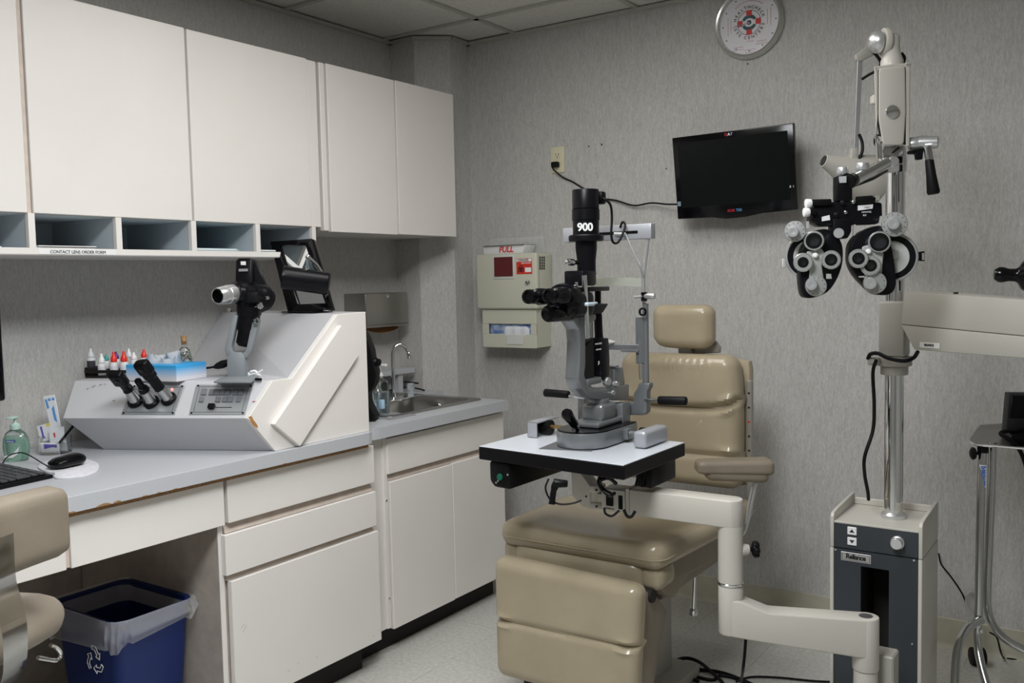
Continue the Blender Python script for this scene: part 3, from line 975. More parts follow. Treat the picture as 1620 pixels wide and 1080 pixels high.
bottle(205, 551, 584, M_CLRPL, 'clear dropper bottle behind the red-capped ones', mat('clear_plastic', (0.8, 0.82, 0.83), 0.2, trans=0.6), 1, 0.011)
bottle(213, 557, 590, M_WHITE, 'small white dropper bottle beside the tissue', M_WHITE, 1, 0.0115)
bottle(229, 552, 590, M_RED, 'red-capped dropper bottle behind the white tissue', M_WHITE, 1, 0.0115)

# tissue box
bA, bB, bC = atZ(200, 602, ZS), atZ(280, 604, ZS), atZ(307, 596.5, ZS)
bxu = (bB - bA).normalized()
W_ = (bB - bA).length
D_ = (bC - bB).length
bxv = V((-bxu.y, bxu.x, 0))
H_ = (atP(280, 578, bB, bxv).z - ZS)
BM = axes(bA, bxu, bxv)
m = bpy.data.materials.new('tissue_box_print')
m.use_nodes = True
nt = m.node_tree
tcn = nt.nodes.new('ShaderNodeTexCoord')
sep = nt.nodes.new('ShaderNodeSeparateXYZ')
rp = nt.nodes.new('ShaderNodeValToRGB')
mr = nt.nodes.new('ShaderNodeMapRange')
mr.inputs['From Min'].default_value = 0.0
mr.inputs['From Max'].default_value = H_
nt.links.new(tcn.outputs['Object'], sep.inputs[0])
nt.links.new(sep.outputs['Z'], mr.inputs['Value'])
nt.links.new(mr.outputs[0], rp.inputs[0])
nt.links.new(rp.outputs[0], nt.nodes['Principled BSDF'].inputs['Base Color'])
rp.color_ramp.elements[0].position = 0.18
rp.color_ramp.elements[0].color = (0.75, 0.75, 0.8, 1)
rp.color_ramp.elements[1].position = 0.85
rp.color_ramp.elements[1].color = (0.05, 0.42, 0.85, 1)
nt.nodes['Principled BSDF'].inputs['Roughness'].default_value = 0.5
tb = thing('tissue_box', 'blue and white tissue box behind the diagnostic handles', 'tissue box', bA)
MB(BM).box(0, W_, 0, D_, 0, H_, 0.001, 1).build('carton', m, tb)
tm = MB(BM)


def tis(u, v):
    a = (u - 0.5) * 0.115
    h = v * (0.040 if u > 0.5 else 0.030) * (0.95 + 0.08 * math.sin(u * 17))
    return (W_ * 0.50 + a * (1 + 0.1 * v), D_ * 0.5 + 0.010 * math.sin(u * 15 + v * 2) * (0.4 + v), H_ + h - 0.002)


tm.grid(tis, 28, 8, 0.0006)
tm.grid(lambda u, v: (W_ * 0.42 + (u - 0.5) * 0.12, D_ * 0.36 + 0.008 * math.cos(u * 14) * (v + 0.2) + 0.01 * v, H_ + v * 0.026 * (0.8 + 0.3 * math.sin(u * 7))), 20, 6, 0.0006)
solo(tm, 'tissue', mat('tissue_paper', (0.85, 0.86, 0.88), 0.9), 'white tissue pulled up out of the blue box', 'tissue', bA + V((0.05, 0.03, H_)), ang=80)

# cork bottle with beads
cbp = atZ(293, 577, ZS + 0.0)
cb0 = atP(293, 585, BM @ V((0, D_ + 0.03, 0)), bxv)
cb0 = V((cb0.x, cb0.y, ZS))
gb = thing('bead_bottle', 'small round glass bottle of coloured beads with a cork, behind the tissue box', 'bottle', cb0)
Hc = atP(293, 531, cb0, bxv).z - ZS
MB().lathe([(0, 0), (0.02, 0), (0.023, 0.004), (0.023, Hc * 0.45), (0.018, Hc * 0.62), (0.0085, Hc * 0.72), (0.0085, Hc * 0.85), (0.010, Hc * 0.87), (0, Hc * 0.87)], cb0, (0, 0, 1), 24).build('glass', M_GLASS, gb)
MB().cyl(cb0 + V((0, 0, Hc * 0.78)), cb0 + V((0, 0, Hc)), 0.0075, 0.010, 16).build('cork', mat('cork', (0.45, 0.27, 0.12), 0.9, var=0.3, vscale=(300, 300, 300)), gb)
mbd = bpy.data.materials.new('bead_colours')
mbd.use_nodes = True
vo = mbd.node_tree.nodes.new('ShaderNodeTexVoronoi')
vo.inputs['Scale'].default_value = 170
hs = mbd.node_tree.nodes.new('ShaderNodeHueSaturation')
hs.inputs['Saturation'].default_value = 0.55
hs.inputs['Value'].default_value = 0.6
tcn = mbd.node_tree.nodes.new('ShaderNodeTexCoord')
mbd.node_tree.links.new(tcn.outputs['Object'], vo.inputs['Vector'])
mbd.node_tree.links.new(vo.outputs['Color'], hs.inputs['Color'])
mbd.node_tree.links.new(hs.outputs[0], mbd.node_tree.nodes['Principled BSDF'].inputs['Base Color'])
bd = MB()
rr = random.Random(4)
for k in range(150):
    z = rr.uniform(0.004, Hc * 0.58)
    R_ = 0.019 if z < Hc * 0.45 else 0.015
    a = rr.uniform(0, 2 * PI)
    q = R_ * math.sqrt(rr.uniform(0.35, 1))
    bd.sphere(cb0 + V((q * math.cos(a), q * math.sin(a), z)), 0.0032, u=6, v=4)
tag(bd.build('beads', mbd, gb), kind='stuff')

# lens instrument on its fork stand
lz = atZ(378, 598, ZS)
dl = depth(lz) + 0.02
fu = V((CR.x, CR.y, 0)).normalized()      # parallel to the instrument's broad side
fn = V((CF.x, CF.y, 0)).normalized()
li = thing('lensometer', 'black lens-reading instrument with silver eyepiece on a grey fork stand', 'instrument', (lz.x, lz.y, ZS))
M_FORK = mat('grey_fork_paint', (0.23, 0.25, 0.265), 0.45)
bs_ = MB()
a, b, c, e = atZ(338, 606, ZS), atZ(398, 606, ZS), atZ(412, 594, ZS), atZ(365, 592, ZS)
bs_.prism([a, b, c, e], (0, 0, 0.006), 0.002, 2)
bs_.build('base_plate', M_FORK, li)
P = lambda px, py, dd=0.0: atD(px, py, dl + dd)
bk = MB().prism([P(359, 603, -.03), P(387, 603, -.03), P(387, 565, -.03), P(381, 557, -.03), P(366, 557, -.03), P(359, 565, -.03)], fn * 0.06, 0.003, 2)
bk.build('pedestal', M_FORK, li)
fkp = [(368, 497), (376, 499), (366, 548), (368, 556), (374, 559), (384, 559), (389, 554), (399, 506), (410, 506), (397, 556), (391, 565), (381, 569), (366, 568), (357, 562), (355, 552)]
fk = MB().prism([P(*c, -.028) for c in fkp], fn * 0.03, 0.003, 2)
fk.build('fork', M_FORK, li)
# body: swollen barrel, tapering grip below, fin above
MB().tube([P(376, 464, -.04), P(384, 465, -.03), P(395, 467, -.01), P(407, 470, 0.01), P(417, 473, 0.03), P(421, 475, 0.04)], [0.028, 0.036, 0.043, 0.045, 0.038, 0.022], 24, smooth=5).build('barrel', M_SATBLK, li)
MB().tube([P(394, 478, 0.0), P(394, 500, 0.0), P(391, 525, 0.0), P(387, 548, 0.0)], [0.038, 0.034, 0.028, 0.020], 20, smooth=5).build('grip', M_SATBLK, li)
MB().prism([P(372, 446, -.03), P(373, 412, -.02), P(377, 408, -.02), P(396, 408, -.02), P(399, 411, -.02), P(399, 450, -.03)], fn * 0.035, 0.004, 3).build('upper_housing', M_SATBLK, li)
MB().prism([P(398, 409, -.01), P(402, 411, 0.0), P(421, 455, 0.01), P(423, 478, 0.01), P(400, 470, 0.0)], fn * 0.03, 0.005, 3).build('rear_fin', M_SATBLK, li)
ey0, ey1 = P(345, 468, -0.10), P(386, 462, 0.0)
ed = (ey1 - ey0).normalized()
MB().lathe([(0.026, 0.055), (0.032, 0.07), (0.040, 0.09), (0.044, 0.12)], ey0, ed, 28).build('snout', M_SATBLK, li)
MB().lathe([(0.019, 0.012), (0.019, 0.0), (0.023, -0.003), (0.0255, 0.003), (0.0275, 0.02), (0.0275, 0.034), (0.029, 0.036), (0.029, 0.065), (0.026, 0.068)], ey0, ed, 32, caps=False).build('eyepiece', M_ALU, li)
MB().ring(ey0 - ed * 0.004, ed, 0.021, 0.0165, 0.01, 28, 0.001).cyl(ey0 + ed * 0.008, ey0 + ed * 0.010, 0.019).build('eyepiece_ring', M_GLOSSBLK, li)
for (px, py, dx, dy, r) in ((404, 485, 9, -2, 0.011), (414, 472, 10, -1, 0.006), (401, 508, 6, -1, 0.010), (365, 492, -3, -2, 0.007)):
    a, b = P(px, py, -0.03), P(px + dx, py + dy, -0.045)
    dd_ = (b - a).normalized()
    L = (b - a).length
    MB().lathe([(r * 0.45, -0.004), (r * 0.45, L * 0.45), (r * 0.7, L * 0.55), (r, L * 0.8), (r * 0.9, L), (0, L * 1.05)], a, dd_, 16).build('knob', M_CHROME, li)
MB().box(-.016, .016, -.016, .016, 0, .03, .003, 2, axes(P(403, 470, -.03), fu, (0, 0, 1))).build('gear_box', M_RUBBER, li)
lp0 = P(381.5, 416, -.0112)
lab = MB(axes(P(385, 418, -.0215), fu, (0, 0, 1))).box(-0.008, 0.008, -0.009, 0.009, 0, 0.001, 0.0004, 1).build('maker_badge', M_WHITE, li)
MB(axes(P(385, 427, -.0315), fu, (0, 0, 1))).box(-0.014, 0.014, -0.004, 0.004, 0, 0.001).build('label_plate', M_ALU, li)
MB().cyl(P(396, 540, -.01), P(396, 512, -.015), 0.0045).build('chrome_rod', M_CHROME, li)
# power cable of it
c0 = atZ(308, 582, ZS + 0.004)
solo(MB().tube([atD(308, 580, dl + .06), atD(325, 582, dl + .05), atD(340, 580, dl + .03)], 0.0035, 8).lathe([(0.004, 0), (0.010, 0.012), (0.013, 0.03), (0.010, 0.048), (0.006, 0.058)], atD(338, 581, dl + .03), (P(358, 574) - P(338, 581)), 14),
     'power_cable', M_RUBBER, 'black cord with a thick plug running to the lens instrument', 'cord', (c0.x, c0.y, ZS))
cl = MB()
c1 = atZ(400, 596, ZS)
dl1 = depth(c1)
cl.tube([atD(388, 596, dl1), atD(398, 592, dl1), atD(407, 590, dl1), atD(415, 585, dl1)], 0.005, 8, ry=0.003)
cl.tube([atD(390, 590, dl1), atD(400, 596, dl1), atD(412, 592, dl1)], 0.004, 8, ry=0.006)
cl.tube([atD(396, 588, dl1), atD(404, 587, dl1), atD(409, 594, dl1)], 0.005, 8, ry=0.004)
solo(cl, 'crumpled_wipe', mat('wipe', (0.78, 0.8, 0.82), 0.8), 'small crumpled white wipe beside the grey fork stand', 'wipe', (c1.x, c1.y, ZS))
cp = atZ(404, 602, ZS)
solo(MB().cyl(cp + V((0, 0, .004)), cp + V((0.02, 0.006, .004)), 0.0045, n=12, bev=0.001), 'pen_cap', M_BLACK, 'short black pen cap lying by the foot of the grey fork stand', 'pen cap', cp)  # loose cap of a pen

# framed mirror leaning on top of the console
ZT = 1.2415
mfr = [(427, 382), (493, 377), (524, 489), (456, 497)]
dm = depth(atP(490, 494, (0, 2.15, ZT), V((0, 1, 0))))
mb0 = atZ(458, 497, ZT)
B0, B1 = V((-2.52, 2.17, ZT)), V((-2.34, 2.19, ZT))
n0 = V((0.05, -1, 0.28)).normalized()
pc = atY(490, 494, 2.17)
pc = V((pc.x, 2.17, ZT))
up_ = V((0, 0.27, 1)).normalized()
mp = [atP(*c, pc, n0) for c in mfr]
mt = thing('framed_mirror', 'black framed rectangular mirror leaning on top of the console', 'mirror', pc)
cen = sum(mp, V((0, 0, 0))) / 4
mi = [atP(*c, pc, n0) for c in ((442, 388), (483, 388), (514, 479), (471, 481))]
for i in range(4):
    a, b, ai, bi = mp[i], mp[(i + 1) % 4], mi[i], mi[(i + 1) % 4]
    MB().prism([a, b, bi, ai], -n0 * 0.022, 0.002, 2).build('frame_rail', M_GLOSSBLK, mt)
MB().prism([p - (cen - p) * 0.03 - n0 * 0.008 for p in mi], -n0 * 0.006).build('mirror_glass', mat('mirror_glass', (0.8, 0.82, 0.82), 0.03, 1.0), mt, smooth=False)
MB().prism([mp[0], mp[0] + V((-0.02, 0.04, 0)), mp[3] + V((-0.02, 0.04, 0)), mp[3]], -n0 * 0.02, 0.004, 2).build('side_edge', M_GLOSSBLK, mt)
MB().box(-0.12, 0.05, -0.02, 0.06, 0, 0.003, 0.001, 1, Matrix.Translation(V((pc.x, pc.y, ZT)))).build('foot_plate', M_BLACK, mt)
# small spot lamp
ld_ = depth(pc) - 0.08
lamp = thing('spot_lamp', 'black cylinder spot lamp on a chrome arm in front of the framed mirror', 'lamp', atD(518, 490, ld_ + 0.06))
a, b = atD(447, 438, ld_), atD(521, 449, ld_ + 0.02)
ad = (b - a).normalized()
L = (b - a).length
MB().lathe([(0.034, 0.006), (0.037, 0.0), (0.039, 0.002), (0.039, 0.012), (0.038, 0.014), (0.038, L - 0.006), (0.034, L), (0, L)], a, ad, 36).build('shade', M_SATBLK, lamp)
MB().tube([atD(517, 491, ld_ + .06), atD(517, 470, ld_ + .06), atD(516, 445, ld_ + .06)], 0.005, 12, smooth=0).build('post', M_CHROME, lamp)
MB().tube([atD(516, 445, ld_ + .06), atD(503, 422, ld_ + .045), atD(489, 408, ld_ + .02)], 0.006, 12, smooth=4).sphere(atD(487, 406, ld_ + .01), 0.0085).cyl(atD(487, 406, ld_ + .01), atD(486, 426, ld_ + .01), 0.0035).cyl(atD(486, 421, ld_ + .01), atD(486, 427, ld_ + .01), 0.007).build('arm', M_CHROME, lamp)
MB().cyl(atD(518, 492, ld_ + .06) - V((0, 0, 0.0)), atD(518, 488, ld_ + .06), 0.014).build('lamp_base', M_ALU, lamp)
# ================================================================== DESK TOP THINGS
# monitor edge
mo = thing('monitor', 'black computer monitor, only its right edge in view at the far left', 'monitor', (-2.62, 1.05, ZC))
mc = atX(3, 560, -2.60)
MB().box(-2.63, -2.60, mc.y - 0.50, mc.y + 0.005, 1.03, 1.30, 0.008, 3).build('bezel', M_GLOSSBLK, mo)
MB().box(-2.601, -2.598, mc.y - 0.49, mc.y - 0.012, 1.045, 1.287).build('screen', mat('screen_glass', (0.01, 0.01, 0.012), 0.08), mo)
MB().box(-2.65, -2.63, mc.y - 0.28, mc.y - 0.22, ZC + 0.01, 1.15, 0.004).build('stand_neck', M_BLACK, mo)
MB().cyl((-2.62, mc.y - 0.25, ZC), (-2.62, mc.y - 0.25, ZC + 0.014), 0.10, 0.09, 32, 0.003).build('stand_foot', M_BLACK, mo)

# hand soap bottle
sb = atZ(27, 728, ZC)
ss = thing('hand_soap', 'clear pump bottle of pale green hand soap on the desk', 'soap bottle', (sb.x, sb.y, ZC))
yd = V((CR.x, CR.y, 0)).normalized()
SM = axes(V((sb.x, sb.y, ZC)), yd, V((0, 0, 1)))
Hs = atP(27, 675, sb, CF).z - ZC


def oval(mb, prof, f=0.62, n=36):
    t_ = bmesh.new()
    rings = []
    for r, h in prof:
        rings.append([t_.verts.new(V((r * math.cos(2 * PI * k / n), h, r * f * math.sin(2 * PI * k / n)))) for k in range(n)])
    for a, b in zip(rings, rings[1:]):
        for k in range(n):
            t_.faces.new((a[k], a[(k + 1) % n], b[(k + 1) % n], b[k]))
    t_.faces.new(rings[0])
    t_.faces.new(rings[-1])
    bmesh.ops.recalc_face_normals(t_, faces=t_.faces[:])
    return mb.add(t_)


oval(MB(SM), [(0.028, 0), (0.033, 0.004), (0.034, 0.010), (0.038, 0.03), (0.0385, 0.045), (0.036, 0.065), (0.028, 0.082), (0.016, 0.091), (0.012, 0.094)]).build('bottle', mat('clear_bottle', (0.93, 0.97, 0.95), 0.03, trans=0.95), ss)
oval(MB(SM), [(0.027, 0.002), (0.031, 0.006), (0.032, 0.011), (0.036, 0.03), (0.0365, 0.045), (0.034, 0.062), (0.030, 0.068)]).build('soap', mat('green_soap', (0.50, 0.83, 0.68), 0.1, trans=0.75, ior=1.33), ss)
M_PUMP = mat('pump_green', (0.50, 0.68, 0.60), 0.35)
MB(SM).lathe([(0.013, 0.092), (0.014, 0.096), (0.014, 0.106), (0.006, 0.110), (0.004, 0.112), (0.004, 0.125)], (0, 0, 0), (0, 1, 0), 20).box(-0.010, 0.010, 0.125, 0.131, -0.006, 0.03, 0.002, 2).build('pump', M_PUMP, ss)
lbm = MB(SM).box(-0.018, 0.010, 0.056, 0.064, 0.0215, 0.023, 0.0006, 1).build('brand_panel', mat('navy_label', (0.03, 0.08, 0.25), 0.4), ss)
text_mesh('lettering', 'Softsoap', 0.0062, M_WHITEINK, ss, SM @ V((-0.004, 0.060, 0.0236)), yd, (0, 0, 1), depth=0.0003)
MB(SM).prism([(-0.022, 0.018, 0.0245), (0.0, 0.022, 0.0245), (0.022, 0.045, 0.0235), (0.016, 0.022, 0.0245), (0.0, 0.012, 0.0245), (-0.02, 0.012, 0.0245)], (0, 0, 0.0006)).build('label_swoosh', M_WHITE, ss)

# acrylic cup with sample packets
cu = atZ(88, 716, ZC)
cpm = thing('acrylic_cup', 'clear acrylic cup holding sample packets', 'cup', (cu.x, cu.y, ZC))
cw = (108 - 60) / 2 * depth(cu) / FPX
MB().lathe([(0, 0), (cw * 0.92, 0), (cw, 0.004), (cw, 0.052), (cw - 0.002, 0.052), (cw - 0.002, 0.005), (0, 0.004)], cu, (0, 0, 1), 32, caps=False).build('cup', mat('clear_acrylic', (0.97, 0.98, 0.98), 0.03, trans=1.0, ior=1.3), cpm)
du = depth(cu)


def packet(name, corners, dd, m_, lb, cat='packet', prints=()):
    ps = [atD(*c, du + dd) for c in corners]
    c0 = sum(ps, V((0, 0, 0))) / len(ps)
    nrm = (ps[1] - ps[0]).cross(ps[2] - ps[0]).normalized()
    if nrm.dot(CF) > 0:
        nrm = -nrm
    t = thing(name, lb, cat, (c0.x, c0.y, c0.z), group='sample packets in the acrylic cup')
    MB().prism(ps, -nrm * 0.003, 0.0008, 1).build('sachet', m_, t)
    for cs, pm in prints:
        MB().prism([atP(*c, ps[0], nrm) + nrm * 0.0004 for c in cs], nrm * 0.0002).build('print', pm, t, smooth=False)


M_PKW = mat('packet_white', (0.78, 0.79, 0.82), 0.35)
M_PKB = mat('packet_blue', (0.10, 0.32, 0.68), 0.4)
M_PKY = mat('packet_yellow', (0.75, 0.62, 0.15), 0.4)
M_PKV = mat('packet_violet', (0.14, 0.10, 0.45), 0.4)
packet('sample_tube', ((68, 627), (86, 624), (100, 690), (84, 695)), 0.02, M_PKW, 'tall white and blue sealed sample tube standing up out of the acrylic cup',
       prints=((((71, 632), (74, 631), (78, 645), (75, 647)), M_PKB), (((82, 646), (85, 641), (91, 668), (86, 664)), M_PKB), (((76, 630), (80, 630), (80, 634), (76, 634)), M_PKB), (((82, 629), (86, 629), (86, 633), (82, 633)), M_PKB)))
packet('sample_packet', ((58, 674), (79, 668), (84, 694), (64, 700)), 0.01, M_PKW, 'white square packet with violet print, upper left in the acrylic cup',
       prints=((((63, 675), (66, 674), (70, 690), (73, 692), (68, 693)), M_PKV), (((72, 670), (79, 668), (80, 673), (74, 675)), M_PKY)))
packet('sample_packet', ((77, 678), (101, 674), (102, 698), (79, 702)), -0.005, M_PKW, 'white packet with a small red mark in the middle of the acrylic cup',
       prints=((((84, 685), (87, 684), (88, 691), (86, 692)), M_REDINK),))
packet('sample_packet', ((61, 700), (93, 701), (95, 722), (66, 724)), -0.015, M_PKW, 'packet with violet and yellow bands at the front of the acrylic cup',
       prints=((((69, 702), (90, 703), (90, 708), (84, 707), (78, 708), (70, 710)), M_PKV), (((71, 718), (84, 716), (94, 719), (95, 722), (71, 723)), M_PKY)))
packet('sample_packet', ((93, 700), (103, 690), (108, 716), (96, 720)), 0.01, M_PKW, 'plain white folded packet at the right side of the acrylic cup')
a, b = atD(118, 671, du - .0), atD(94, 700, du - .012)
pen = thing('pen', 'black pen leaning in the acrylic cup', 'pen', b)
MB().cyl(b, a, 0.0036, 0.0042, 12, 0.001).build('barrel', M_BLACK, pen)
MB().cyl(b - (a - b).normalized() * 0.008, b, 0.0012, 0.0036, 12).build('tip', M_CHROME, pen)

# keyboard
kA, kB, kC = atZ(50, 736, ZC), atZ(85, 756, ZC), atZ(0, 775, ZC)
kv = (kC - kB).normalized()       # along the front edge, toward the left of the picture
kB2 = kB
kd_ = (kA - kB)
kperp = (kd_ - kv * kd_.dot(kv)).normalized()
kW, kD = 0.44, kd_.dot(kperp)
KM = axes(V((kB.x, kB.y, ZC)), kv, kperp)
if KM.to_3x3().determinant() < 0 or KM[2][2] < 0:
    KM = axes(V((kB.x, kB.y, ZC)) + kv * kW, -kv, kperp)
kb = thing('keyboard', 'black computer keyboard at the edge of the desk', 'keyboard', (kB.x, kB.y, ZC))
MB(KM).prism([(0, 0, 0), (0, 0, 0.010), (0, kD, 0.024), (0, kD, 0)], (kW, 0, 0), 0.003, 2).build('case', M_BLACK, kb)
M_KEY = mat('key_cap', (0.028, 0.028, 0.034), 0.3)
cols = 20
rows = 6
kw = (kW - 0.02) / cols
kh = (kD - 0.025) / rows
sh = (0.024 - 0.010) / kD
key_me = {}
for r_ in range(rows):
    c_ = 0
    while c_ < cols:
        if c_ in (15,) and r_ in (1, 2):
            pass
        wk = 1
        if r_ == 0 and c_ == 4:
            wk = 5
        if r_ == 0 and c_ == 16:
            wk = 2
        x0 = 0.010 + c_ * kw
        y0 = 0.012 + r_ * kh
        z = 0.010 + sh * y0
        key = (wk,)
        if key not in key_me:
            q = MB()
            q.box(0.0012, kw * wk - 0.0012, 0.0012, kh - 0.0012, 0, 0.006, 0.0018, 1)
            me_ = bpy.data.meshes.new('key')
            q.bm.to_mesh(me_)
            q.bm.free()
            me_.materials.append(M_KEY)
            key_me[key] = me_
        ko = bpy.data.objects.new('key', key_me[key])
        COL.objects.link(ko)
        ko.parent = kb
        ko.matrix_local = Matrix.Translation(-V((kB.x, kB.y, ZC))) @ KM @ Matrix.Translation(V((x0, y0, z))) @ Matrix.Rotation(math.atan(sh), 4, 'X')
        c_ += wk
# mouse and its mat
mm_ = atZ(112, 745, ZC)
mpad = []
for px, py in ((60, 740), (78, 729), (105, 726), (135, 728), (152, 733), (157, 740), (152, 748), (130, 755), (100, 758), (86, 757), (86, 750), (74, 748)):
    mpad.append(atZ(px, py, ZC))
mpad = catmull(mpad, 4, True)
solo(MB().prism(mpad, (0, 0, 0.005), 0.0015, 2), 'mouse_pad', mat('pad_white', (0.72, 0.71, 0.75), 0.6, var=0.08, vscale=(60, 60, 60)), 'white rounded mouse pad on the desk', 'mouse pad', mm_)
mu = (atZ(129, 738, ZC) - atZ(84, 748, ZC)).normalized()
mm_ = atZ(107, 741, ZC)
MMt = axes(V((mm_.x, mm_.y, ZC + 0.005)), mu, V((0, 0, 1)).cross(mu))
ms = thing('computer_mouse', 'glossy black computer mouse on the white pad', 'mouse', (mm_.x, mm_.y, ZC + 0.005))
MB(MMt).cushion((0, 0, 0.017), (0.105, 0.060, 0.034), 0.028, 14, lambda p, q: (p.x, p.y, p.z * (1.05 - 0.35 * max(0, -q.x)) if p.z > 0 else p.z)).build('shell', M_GLOSSBLK, ms)
MB(MMt).cyl((-0.03, -0.004, 0.023), (-0.03, 0.004, 0.023), 0.008, n=16).build('wheel', M_RUBBER, ms)
cpts = [MMt @ V((-0.048, 0, 0.006))] + [atZ(px, py, z) for px, py, z in ((68, 733, ZC + .006), (50, 722, ZC + .02), (35, 716, ZC + .03), (20, 718, ZC + .03), (10, 724, ZC + .015), (4, 733, ZC + .003))]
MB().tube(cpts, 0.0018, 8).build('cable', M_RUBBER, ms)

# ------------------------------------------------------------------ office chair, back toward us
oc = thing('office_chair', 'beige upholstered office chair with chrome back bracket pushed up to the desk', 'chair', (-1.9, 0.75, 0.0))
od = V((-0.40, 0.916, 0)).normalized()       # along the backrest to the far end
on = V((0.916, 0.40, 0)).normalized()        # out of the back, to the room
tr_ = atD(96, 766, 1.80)
br_ = atP(103, 884, tr_, on)
far = V((tr_.x, tr_.y, 0))
BW, zt_, zb_ = 0.40, tr_.z + 0.006, 0.0
zb_ = atP(60, 900, tr_, on).z
c = tr_ + od * 0.006 - od * (BW / 2)
c.z = (zt_ + zb_) / 2
OM = axes(c, od, V((0, 0, 1)))      # x along, y up, z out
if (OM.to_3x3() @ V((0, 0, 1))).dot(on) < 0:
    OM = axes(c, -od, V((0, 0, 1)))
    sgn = -1
else:
    sgn = 1
hh_ = zt_ - zb_
MB(OM).cushion((0, 0, -0.035), (BW, hh_, 0.06), 0.03, 14, lambda p, q: (p.x, p.y * (1 - 0.06 * abs(q.x)) + 0.0, p.z - 0.03 * (q.x ** 2) * -1)).build('backrest', M_TAUPE, oc)
ex = sgn
zc_ = zb_ - 0.02
# seat, seen beyond the bracket
s_top = atP(60, 936, tr_ - on * 0.12, on)
s_bot = atP(60, 1038, tr_ - on * 0.06, on)
sc_ = c - on * 0.27
sc_.z = (s_top.z + s_bot.z) / 2
se = atP(104, 985, tr_ - on * 0.09, on)
sw_ = 2 * abs((V((se.x, se.y, 0)) - V((c.x, c.y, 0))).dot(od))
OM2 = axes(sc_, od, on)
if OM2[2][2] < 0:
    OM2 = axes(sc_, -od, on)
MB(OM2).cushion((0, 0, 0), (sw_, 0.42, s_top.z - s_bot.z), 0.06, 14).build('seat', mat('beige_seat_vinyl', (0.33, 0.28, 0.225), 0.45, var=0.05, vscale=(14, 14, 14)), oc)
# chrome flat-bar bracket
gb_ = []
for px, py, off in ((2, 850, 0.004), (4, 905, 0.006), (8, 935, 0.01), (18, 965, 0.012), (24, 1000, 0.012), (25, 1035, 0.0), (22, 1062, -0.05), (10, 1085, -0.14)):
    gb_.append(atP(px, py, tr_ + on * off, on))
hw = 0.031
t_ = bmesh.new()
pr = []
cg = catmull(gb_, 5)
for p in cg:
    pr.append((t_.verts.new(p - od * hw), t_.verts.new(p + od * hw)))
for a_, b_ in zip(pr, pr[1:]):
    t_.faces.new((a_[0], a_[1], b_[1], b_[0]))
bmesh.ops.solidify(t_, geom=t_.faces[:], thickness=0.006)
MB().add(t_).build('back_bracket', M_CHROME, oc)
lv = [atP(px, py, tr_ - on * 0.2, on) for px, py in ((60, 1040), (78, 1043), (88, 1044), (95, 1040), (96, 1033), (90, 1024), (80, 1020))]
MB().tube(lv, 0.005, 8).build('height_lever', M_CHROME, oc)
MB().cyl(V((sc_.x, sc_.y, 0.09)), V((sc_.x, sc_.y, s_bot.z)), 0.028, 0.02).build('gas_column', M_BLACK, oc)
for k in range(5):
    a = 2 * PI * k / 5 + 0.3
    dv = V((math.cos(a), math.sin(a), 0))
    f0 = V((sc_.x, sc_.y, 0.10))
    f1 = f0 + dv * 0.27 - V((0, 0, 0.03))
    lg = MB().cyl(f0, f1, 0.022, 0.014, 12).build('base_leg', M_CHROME, oc)
    cs = V((f1.x, f1.y, 0.026))
    sv = V((-dv.y, dv.x, 0))
    MB().cyl(cs - sv * 0.012, cs + sv * 0.012, 0.026, n=16, bev=0.003).build('caster', M_BLACK, lg)

# ------------------------------------------------------------------ recycling bin with liner
M_BIN = mat('blue_bin_plastic', (0.008, 0.022, 0.12), 0.45)
ZB = 0.42
rbn = thing('recycling_bin', 'blue plastic recycling bin in the knee space under the desk', 'bin', (-2.43, 1.505, 0.0))
cxy = V((-2.43, 1.505, 0))
RM = axes(cxy, V((1, 0, 0)), V((0, 1, 0)))


def rr2(hx, hy, r, z, n=5):
    return [RM @ p for p in rrect(0, 0, hx, hy, r, z, n)]


bw, bd_ = 0.165, 0.122
bb_ = MB()
loft(bb_, [rr2(bw * 0.80, bd_ * 0.78, 0.03, 0.002), rr2(bw, bd_, 0.04, ZB), rr2(bw + 0.008, bd_ + 0.008, 0.045, ZB + 0.001), rr2(bw + 0.008, bd_ + 0.008, 0.045, ZB + 0.01), rr2(bw - 0.003, bd_ - 0.003, 0.04, ZB + 0.008), rr2(bw * 0.80 - 0.004, bd_ * 0.78 - 0.004, 0.03, 0.008)], True, True)
bb_.build('bucket', M_BIN, rbn)
# recycling mark: three chasing arrows on the side facing us
for sgn_ in (1,):
    fnv = V((0, -1, 0))
    xd = V((1, 0, 0))
    mk_c = atP(153, 1043, V((-2.43, 1.505 - bd_ * 0.90 - 0.004, 0)), fnv)
    for k in range(3):
        a0 = PI / 2 + k * 2 * PI / 3
        rot = Matrix.Rotation(a0 - PI / 2, 4, 'Z')
        Mk = axes(mk_c, xd, V((0, 0, 1)), fnv) @ rot
        z_ = 0.006
        seg = MB(Mk)
        out = [(-0.012, 0.040), (0.008, 0.040), (0.020, 0.022), (0.027, 0.026), (0.024, 0.006), (0.006, 0.012), (0.012, 0.016), (0.002, 0.030), (-0.012, 0.030)]
        for i in range(len(out)):
            p, q = out[i], out[(i + 1) % len(out)]
            seg.cyl((p[0], p[1], z_), (q[0], q[1], z_), 0.0012, n=5)
        seg.build('recycling_arrow', M_WHITEINK, rbn)
# liner folded over the rim
lp = MB()
NL = 96
out_pts = rr2(bw + 0.011, bd_ + 0.011, 0.048, 0.0, 24)
NL = len(out_pts)
rl = random.Random(3)


